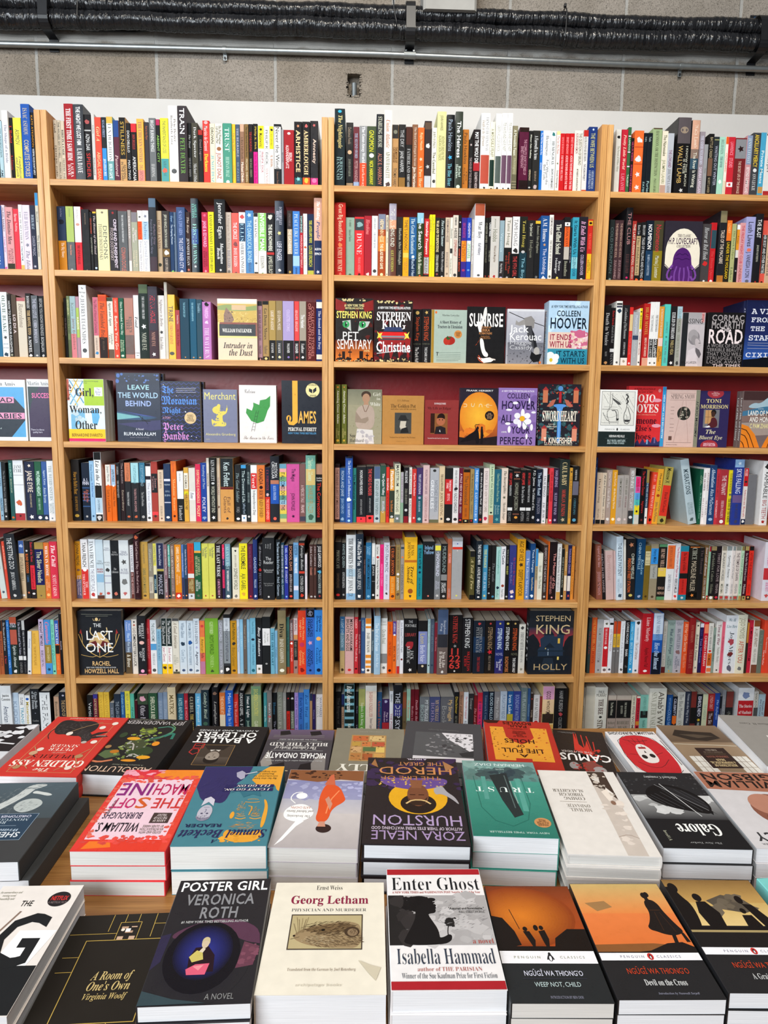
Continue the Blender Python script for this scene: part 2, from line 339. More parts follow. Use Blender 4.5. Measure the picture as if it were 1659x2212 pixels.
pts = [np.array(unproj_y(px, py, CY))-t0 for px, py in ((-800, 72), (0, 95), (400, 105), (829, 117.5), (1240, 135), (1659, 150), (2350, 176))]
m = MB(); m.tube(pts, .0097, seg=16); m.build('tube', [EMT], t, True)
c = np.array(unproj_y(885, 119.5, CY))-t0; d = (pts[4]-pts[3])/np.linalg.norm(pts[4]-pts[3])
m = MB(); m.tube([c-d*.02, c+d*.02], .0122, seg=16)
for s in (-1, 1): m.box(c[0]+s*.013-.003, c[1]-.004, c[2]+.010, c[0]+s*.013+.003, c[1]+.004, c[2]+.0165)
m.build('coupling', [EMT], t)
for px, py in ((485, 107.5), (1471, 143.5)):
    c = np.array(unproj_y(px, py, CY))-t0; m = MB()
    m.tube([c-d*.006, c+d*.006], .0112, seg=16); m.box(c[0]-.006, c[1]+.008, c[2]-.03, c[0]+.006, c[1]+.0105, c[2]-.004)
    q = m.build('clip', [EMT], t)
    b_ = MB(); b_.prism([(.004*math.cos(k*math.pi/4), .004*math.sin(k*math.pi/4)) for k in range(8)], 0, .003, (1,)*4, T=lambda a_, c_, e: (c[0]+a_, c[1]+.0075-e, c[2]-.023+c_))
    b_.build('screw', [BLACK], q)
m = MB(); x, z = .082, 1.118; N = 14
for k in range(N):
    a0, a1 = 2*math.pi*k/N, 2*math.pi*(k+1)/N
    ring = lambda a, r, zz, tl: (x+r*math.cos(a), .2255+r*math.sin(a)-tl, zz)
    for r_, fl in ((.0095, 0), (.0078, 1)):
        q = [ring(a0, r_, z, 0), ring(a1, r_, z, 0), ring(a1, r_, z+.038, .014), ring(a0, r_, z+.038, .014)]
        m.poly(q[::-1] if fl else q, (1,)*4)
    m.poly([ring(a0, .0095, z+.038, .014), ring(a1, .0095, z+.038, .014), ring(a1, .0078, z+.038, .014), ring(a0, .0078, z+.038, .014)], (1,)*4)
tag(m.build('pipe_stub', [EMT], None, True), 'short grey pipe stub in a chiselled hole in the block wall', 'pipe')

# ------------------------------------------------------------------ lettering
GL = {}
def _ev(s, off):
    cu = bpy.data.curves.new('t', 'FONT'); cu.body = s; cu.resolution_u = 2; cu.fill_mode = 'BOTH'; cu.offset = off
    o = bpy.data.objects.new('t', cu); COL.objects.link(o); bpy.context.view_layer.update()
    e = o.evaluated_get(bpy.context.evaluated_depsgraph_get()); me = e.to_mesh()
    v = [(p.co.x, p.co.y) for p in me.vertices]; f = [tuple(p.vertices) for p in me.polygons]
    e.to_mesh_clear(); bpy.data.objects.remove(o); bpy.data.curves.remove(cu); return v, f
OFFS = {'s': 0.0, 'n': 0.010, 'b': 0.019, 'r': -0.012, 'R': 0.004, 'i': 0.0, 'k': -0.008, 'f': 0.0, 'm': 0.012}
MATH = {'r': (0x1D400, 0x1D41A, 0x1D7CE), 'R': (0x1D400, 0x1D41A, 0x1D7CE), 'i': (0x1D468, 0x1D482, None), 'k': (0x1D4D0, 0x1D4EA, None), 'f': (0x1D56C, 0x1D586, None), 'm': (0x1D670, 0x1D68A, 0x1D7F6)}
IW = None
def glyph(st, ch):
    global IW
    if (st, ch) in GL: return GL[st, ch]
    if IW is None: IW = max(v[0] for v in _ev('I', 0)[0])
    if ch == ' ': GL[st, ch] = ([], [], 0.26); return GL[st, ch]
    s = ch; off = OFFS[st]
    if st in MATH:
        A, a_, d = MATH[st]
        if 'A' <= ch <= 'Z': s = chr(A + ord(ch)-65)
        elif 'a' <= ch <= 'z': s = chr(a_ + ord(ch)-97)
        elif '0' <= ch <= '9' and d: s = chr(d + ord(ch)-48)
    v, f = _ev(s, off); adv = max(p[0] for p in _ev(s+'I', 0)[0]) - IW
    if st == 'b': adv += .03
    GL[st, ch] = (v, f, max(adv, .08)); return GL[st, ch]
def line_geo(text, st):
    V, Fc, x = [], [], 0.0
    for ch in text:
        v, f, a_ = glyph(st, ch); n = len(V)
        V.extend((p[0]+x, p[1]) for p in v); Fc.extend(tuple(n+i for i in q) for q in f); x += a_
    return V, Fc, max(x, .05)
def put_text(mb, text, st, col, u0, v0, u1, v1, fn, stretch=1.7):
    """fit text (lines split by /) into the box u0..u1 (along), v0..v1 (up); fn(u, v) -> point"""
    L_ = text.split('/'); n = len(L_); lh = (v1-v0)/n; bw = u1-u0
    low = any(c in text for c in 'gjpqy'); ch = .93 if low else .72; b0 = .22 if low else 0.0
    geos = [line_geo(t, st) for t in L_]; wmax = max(g[2] for g in geos)
    sy_ = lh*(.94 if n > 1 else 1.0)/ch; sx_ = bw/wmax
    sx_ = min(sx_, sy_*1.45); sy_ = min(sy_, sx_*stretch)
    for i, (V, Fc, wd) in enumerate(geos):
        yc = v1 - lh*(i+.5); y0 = yc - ch*sy_/2 + b0*sy_; xo = (u0+u1)/2 - wd*sx_/2
        mb.tris([fn(xo+p[0]*sx_, y0+p[1]*sy_) for p in V], Fc, col)

# ------------------------------------------------------------------ the book solid
def cover_profile(w, d, hard):
    """x = thickness (centred), y = depth, spine at y = 0"""
    h = w/2
    if not hard:
        c = .0006; e = min(.0009, w*.15)
        out = [(-h, d), (-h, e), (-h+e, 0), (h-e, 0), (h, e), (h, d)]
    else:
        c = min(.0022, w*.16); bl = .0012
        arc = [(-h+w*k/8, bl*((2*k/8-1)**2)) for k in range(9)]
        out = [(-h, d), (-h, bl+.001)] + arc[:] + [(h, bl+.001), (h, d)]
    return out + [(h-c, d), (h-c, max(c, .0016)), (-h+c, max(c, .0016)), (-h+c, d)], c
IDT = lambda x, y, z: (x, y, z)
def solid(mb, w, d, h, hard, col, T=IDT, m=0):
    p, c = cover_profile(w, d, hard); mb.prism(p, 0, h, col, m, T)
def pages(mb, w, d, h, hard, col, T=IDT, m=0):
    c = min(.0022, w*.16) if hard else .0006
    i = (.003, .004) if hard else (.0004, .0006)
    mb.box(-w/2+c, .0017, i[0], w/2-c, d-i[1], h-i[0], col, m, T)
def blob(n=14, r=1.0, cx_=0, cy_=0, ry=None, rn=None, rough=0.0):
    ry = r if ry is None else ry
    return [(cx_+r*(1+(rn.uniform(-rough, rough) if rn else 0))*math.cos(2*math.pi*k/n), cy_+ry*(1+(rn.uniform(-rough, rough) if rn else 0))*math.sin(2*math.pi*k/n)) for k in range(n)]
def spine_print(mb, w, h, hard, segs, seed, T=IDT):
    rn = rnd('sp', seed); bl = .0012; lay = [0]
    def P(x, z, k):
        y = (bl*(2*x/w)**2 if hard else 0.0) - .00022 - .00003*k
        return T(x, y, z)
    st0 = rn.choice('snnbRrrsi'); st1 = rn.choice('snrr'); up = rn.random() < .6
    tx_ = [q for q in segs if q[4] and q[4] != '*']; colm = {}
    for i_, q in enumerate(tx_):                                # titles and authors set side by side on one spine
        for p_ in tx_[:i_]:
            if min(q[1], p_[1])-max(q[0], p_[0]) > .5*min(q[1]-q[0], p_[1]-p_[0]): colm[id(q)] = -1; colm.setdefault(id(p_), 1)
    for sg in segs:
        z0, z1, fg, bg_, txt = sg
        za, zb = h*(1-z1/100), h*(1-z0/100); lay[0] += 1; k = lay[0]
        if bg_:
            xm = w/2-.0009; N = 6 if hard else 1
            for i in range(N):
                xa, xb = -xm+2*xm*i/N, -xm+2*xm*(i+1)/N
                mb.poly([P(xa, za+.0002, k*.3), P(xb, za+.0002, k*.3), P(xb, zb-.0002, k*.3), P(xa, zb-.0002, k*.3)], lin(bg_))
        if not txt: continue
        if txt == '*':
            r_ = min(w*.3, (zb-za)*.5); s = rn.randrange(3); cz = (za+zb)/2
            if s == 0: q = blob(12, r_, 0, cz, rn.uniform(.7, 1)*r_)
            elif s == 1: q = [(r_*(1 if j % 2 else .5)*math.cos(j*math.pi/5), cz+r_*(1 if j % 2 else .5)*math.sin(j*math.pi/5)) for j in range(10)]
            else: q = blob(11, r_, 0, cz, r_, rn, .35)
            n_ = len(q)
            for j in range(n_): mb.poly([P(0, cz, k), P(*q[j], k), P(*q[(j+1) % n_], k)], lin(fg))
            continue
        auth = txt[0] == '~'; txt = txt.replace('~', ''); st = st1 if auth else st0
        if rn.random() < (.3 if auth else 0) or (up and not auth) or (auth and up): txt = txt.upper() if st not in 'ik' else txt
        nl = txt.count('/')+1; ln = max(len(q) for q in txt.split('/'))
        if (zb-za) < w*nl*.62 and ln <= 12:
            put_text(mb, txt, st, lin(fg), -w*.42, za, w*.42, zb, lambda u, v: P(u, v, k))
        else:
            hh = w*(.265 if nl == 1 else .36); vo = 0.0
            if hh > .009: hh = .009 + (hh-.009)*.45
            if id(sg) in colm: vo = colm[id(sg)]*w*.2; hh = w*.17
            put_text(mb, txt, st, lin(fg), 0, vo-hh, zb-za, vo+hh, lambda u, v: P(v, zb-u, k), 1.9)
ORGANIC = {'awakening', 'herod', 'beckett', 'poster', 'ghost', 'devil', 'weep', 'wheat', 'sheppard', 'golden', 'galore', 'trust', 'georg', 'girlwhite', 'lepers', 'agency', 'skull', 'passing', 'cassidy', 'sunrise', 'dune', 'intruder', 'bluesteye', 'edgarlife', 'goldenpot', 'landmilk', 'merchant', 'absolution', 'slaughter', 'girlwoman', 'tractors', 'billy', 'swordheart'}
def smooth(q):
    for _i in range(2):
        o_ = []; n_ = len(q)
        for i in range(n_):
            a_, b_ = q[i], q[(i+1) % n_]; edge = lambda p: p[0] <= 0 or p[0] >= 100 or p[1] <= 0 or p[1] >= 100
            o_ += [a_] if edge(a_) else [(a_[0]*.75+b_[0]*.25, a_[1]*.75+b_[1]*.25)]
            if not edge(b_): o_.append((a_[0]*.25+b_[0]*.75, a_[1]*.25+b_[1]*.75))
        q = o_
    return q
def cover_print(mb, w, h, ops, seed, T=IDT):
    """art on a front cover; u 0..100 across from the spine, v 0..100 from the top; T maps (x, y, z) of the standing book"""
    rn = rnd('cv', seed); k = 0
    def P(u, v): return T(w*(u/100-.5), -.00015-.000012*k, h*(1-v/100))
    cl = lambda a_: min(99.6, max(.4, a_))
    for op in ops:
        t_ = op.split(' '); o = t_[0]; k += 1
        if o == 'r':
            a_ = [cl(float(x)) for x in t_[1:5]]; mb.poly([P(a_[0], a_[3]), P(a_[2], a_[3]), P(a_[2], a_[1]), P(a_[0], a_[1])], lin(t_[5]))
        elif o == 'g':
            a_ = [cl(float(x)) for x in t_[1:5]]; c0, c1 = np.array(lin(t_[5])), np.array(lin(t_[6])); N = 24
            for i in range(N):
                va, vb = a_[1]+(a_[3]-a_[1])*i/N, a_[1]+(a_[3]-a_[1])*(i+1)/N
                mb.poly([P(a_[0], vb), P(a_[2], vb), P(a_[2], va), P(a_[0], va)], tuple(c0+(c1-c0)*(i+.5)/N))
        elif o == 'p':
            q = [float(x) for x in t_[2:]]; q = list(zip(q[::2], q[1::2]))
            if len(q) > 6 and seed in ORGANIC: q = smooth(q)
            mb.poly([P(cl(a_), cl(b_)) for a_, b_ in q], lin(t_[1]))
        elif o == 'h':                                            # short drawn strokes inside an oval
            x, y, rx, ry = map(float, t_[1:5]); rr = random.Random(int(t_[9])); c0 = np.array(lin(t_[5])); L_ = float(t_[7])
            for i in range(int(t_[6])):
                k += .04; a_ = rr.uniform(0, 6.283); f_ = math.sqrt(rr.random()); u_, v_ = x+rx*f_*math.cos(a_), y+ry*f_*math.sin(a_)
                g_ = R(float(t_[8])+rr.uniform(-25, 25)); du, dv = L_*math.cos(g_)*rr.uniform(.5, 1), -L_*math.sin(g_)*w/h*rr.uniform(.5, 1); wu = .22*rr.uniform(.6, 1.4)
                mb.poly([P(cl(u_), cl(v_)), P(cl(u_+du*.5-wu*math.sin(g_)), cl(v_+dv*.5-wu*math.cos(g_)*w/h)), P(cl(u_+du), cl(v_+dv)), P(cl(u_+du*.5+wu*math.sin(g_)), cl(v_+dv*.5+wu*math.cos(g_)*w/h))], tuple(c0*rr.uniform(.7, 1.3)))
        elif o in 'ec':
            if o == 'e': x, y, rx, ry = map(float, t_[1:5]); cl_ = t_[5]
            else: x, y, rx = map(float, t_[1:4]); ry = rx*w/h; cl_ = t_[4]
            mb.poly([P(cl(a_), cl(b_)) for a_, b_ in blob(28, rx, x, y, ry)], lin(cl_))
        elif o in 'lL':
            wd = float(t_[2])*w/100; q = [float(x) for x in t_[3:]]; pts_ = [Vector((q[i]*w/100, q[i+1]*h/100)) for i in range(0, len(q), 2)]
            if o == 'l' and len(pts_) > 2 and wd > .0008:          # soften bends
                s_ = [pts_[0]]
                for i in range(1, len(pts_)-1):
                    s_ += [pts_[i-1].lerp(pts_[i], .75), pts_[i].lerp(pts_[i+1], .25)]
                pts_ = s_ + [pts_[-1]]
            for a_, b_ in zip(pts_, pts_[1:]):
                d_ = b_-a_
                if d_.length < 1e-6: continue
                k += .04; d_.normalize(); n_ = Vector((-d_.y, d_.x))*wd/2; e_ = d_*wd*.3
                mb.poly([P(cl(p.x*100/w), cl(p.y*100/h)) for p in (a_-e_+n_, b_+e_+n_, b_+e_-n_, a_-e_-n_)], lin(t_[1]))
        elif o == 'n':
            a_ = [float(x) for x in t_[1:5]]; sz = float(t_[7]); rr = random.Random(int(t_[8])); c0 = np.array(lin(t_[5]))
            for i in range(int(t_[6])):
                k += .06; x, y = rr.uniform(a_[0], a_[2]), rr.uniform(a_[1], a_[3]); s_ = sz*rr.uniform(.3, 1)
                mb.poly([P(cl(a), cl(b)) for a, b in blob(9, s_, x, y, s_*w/h*rr.uniform(.5, 1.1), rr, .35)], tuple(c0*rr.uniform(.8, 1.15)))
        elif o == 'q':                                            # radial blend, inner colour to outer colour
            x, y, rx, ry = map(float, t_[1:5]); c0, c1 = np.array(lin(t_[5])), np.array(lin(t_[6]))
            for j in range(16):
                k += .1; f_ = 1-j/16
                mb.poly([P(cl(a), cl(b)) for a, b in blob(32, rx*f_, x, y, ry*f_)], tuple(c1+(c0-c1)*(j/15)))
        elif o == 'W':
            for j in range(15):
                v0 = 4+j*6.6
                for i in range(40):
                    f_ = lambda q: v0+1.6*math.sin(q*.5+j*1.7)
                    ua, ub = i*2.5, i*2.5+2.5
                    mb.poly([P(cl(ua), f_(ua)+.45), P(cl(ub), f_(ub)+.45), P(cl(ub), f_(ub)-.45), P(cl(ua), f_(ua)-.45)], lin(t_[1]))
        elif o == 't':
            a_ = [float(x) for x in t_[1:5]]; st = t_[6]; tx = ' '.join(t_[7:])
            if st == 'V':
                put_text(mb, tx, 'b', lin(t_[5]), a_[1]*h/100, -a_[2]*w/100, a_[3]*h/100, -a_[0]*w/100, lambda u, v: P(-v*100/w, u*100/h), 2.2)
            else:
                put_text(mb, tx, st, lin(t_[5]), a_[0]*w/100, h-a_[3]*h/100, a_[2]*w/100, h-a_[1]*h/100, lambda u, v: P(u*100/w, 100-v*100/h), 3.0 if st in 'Rr' else 2.4)

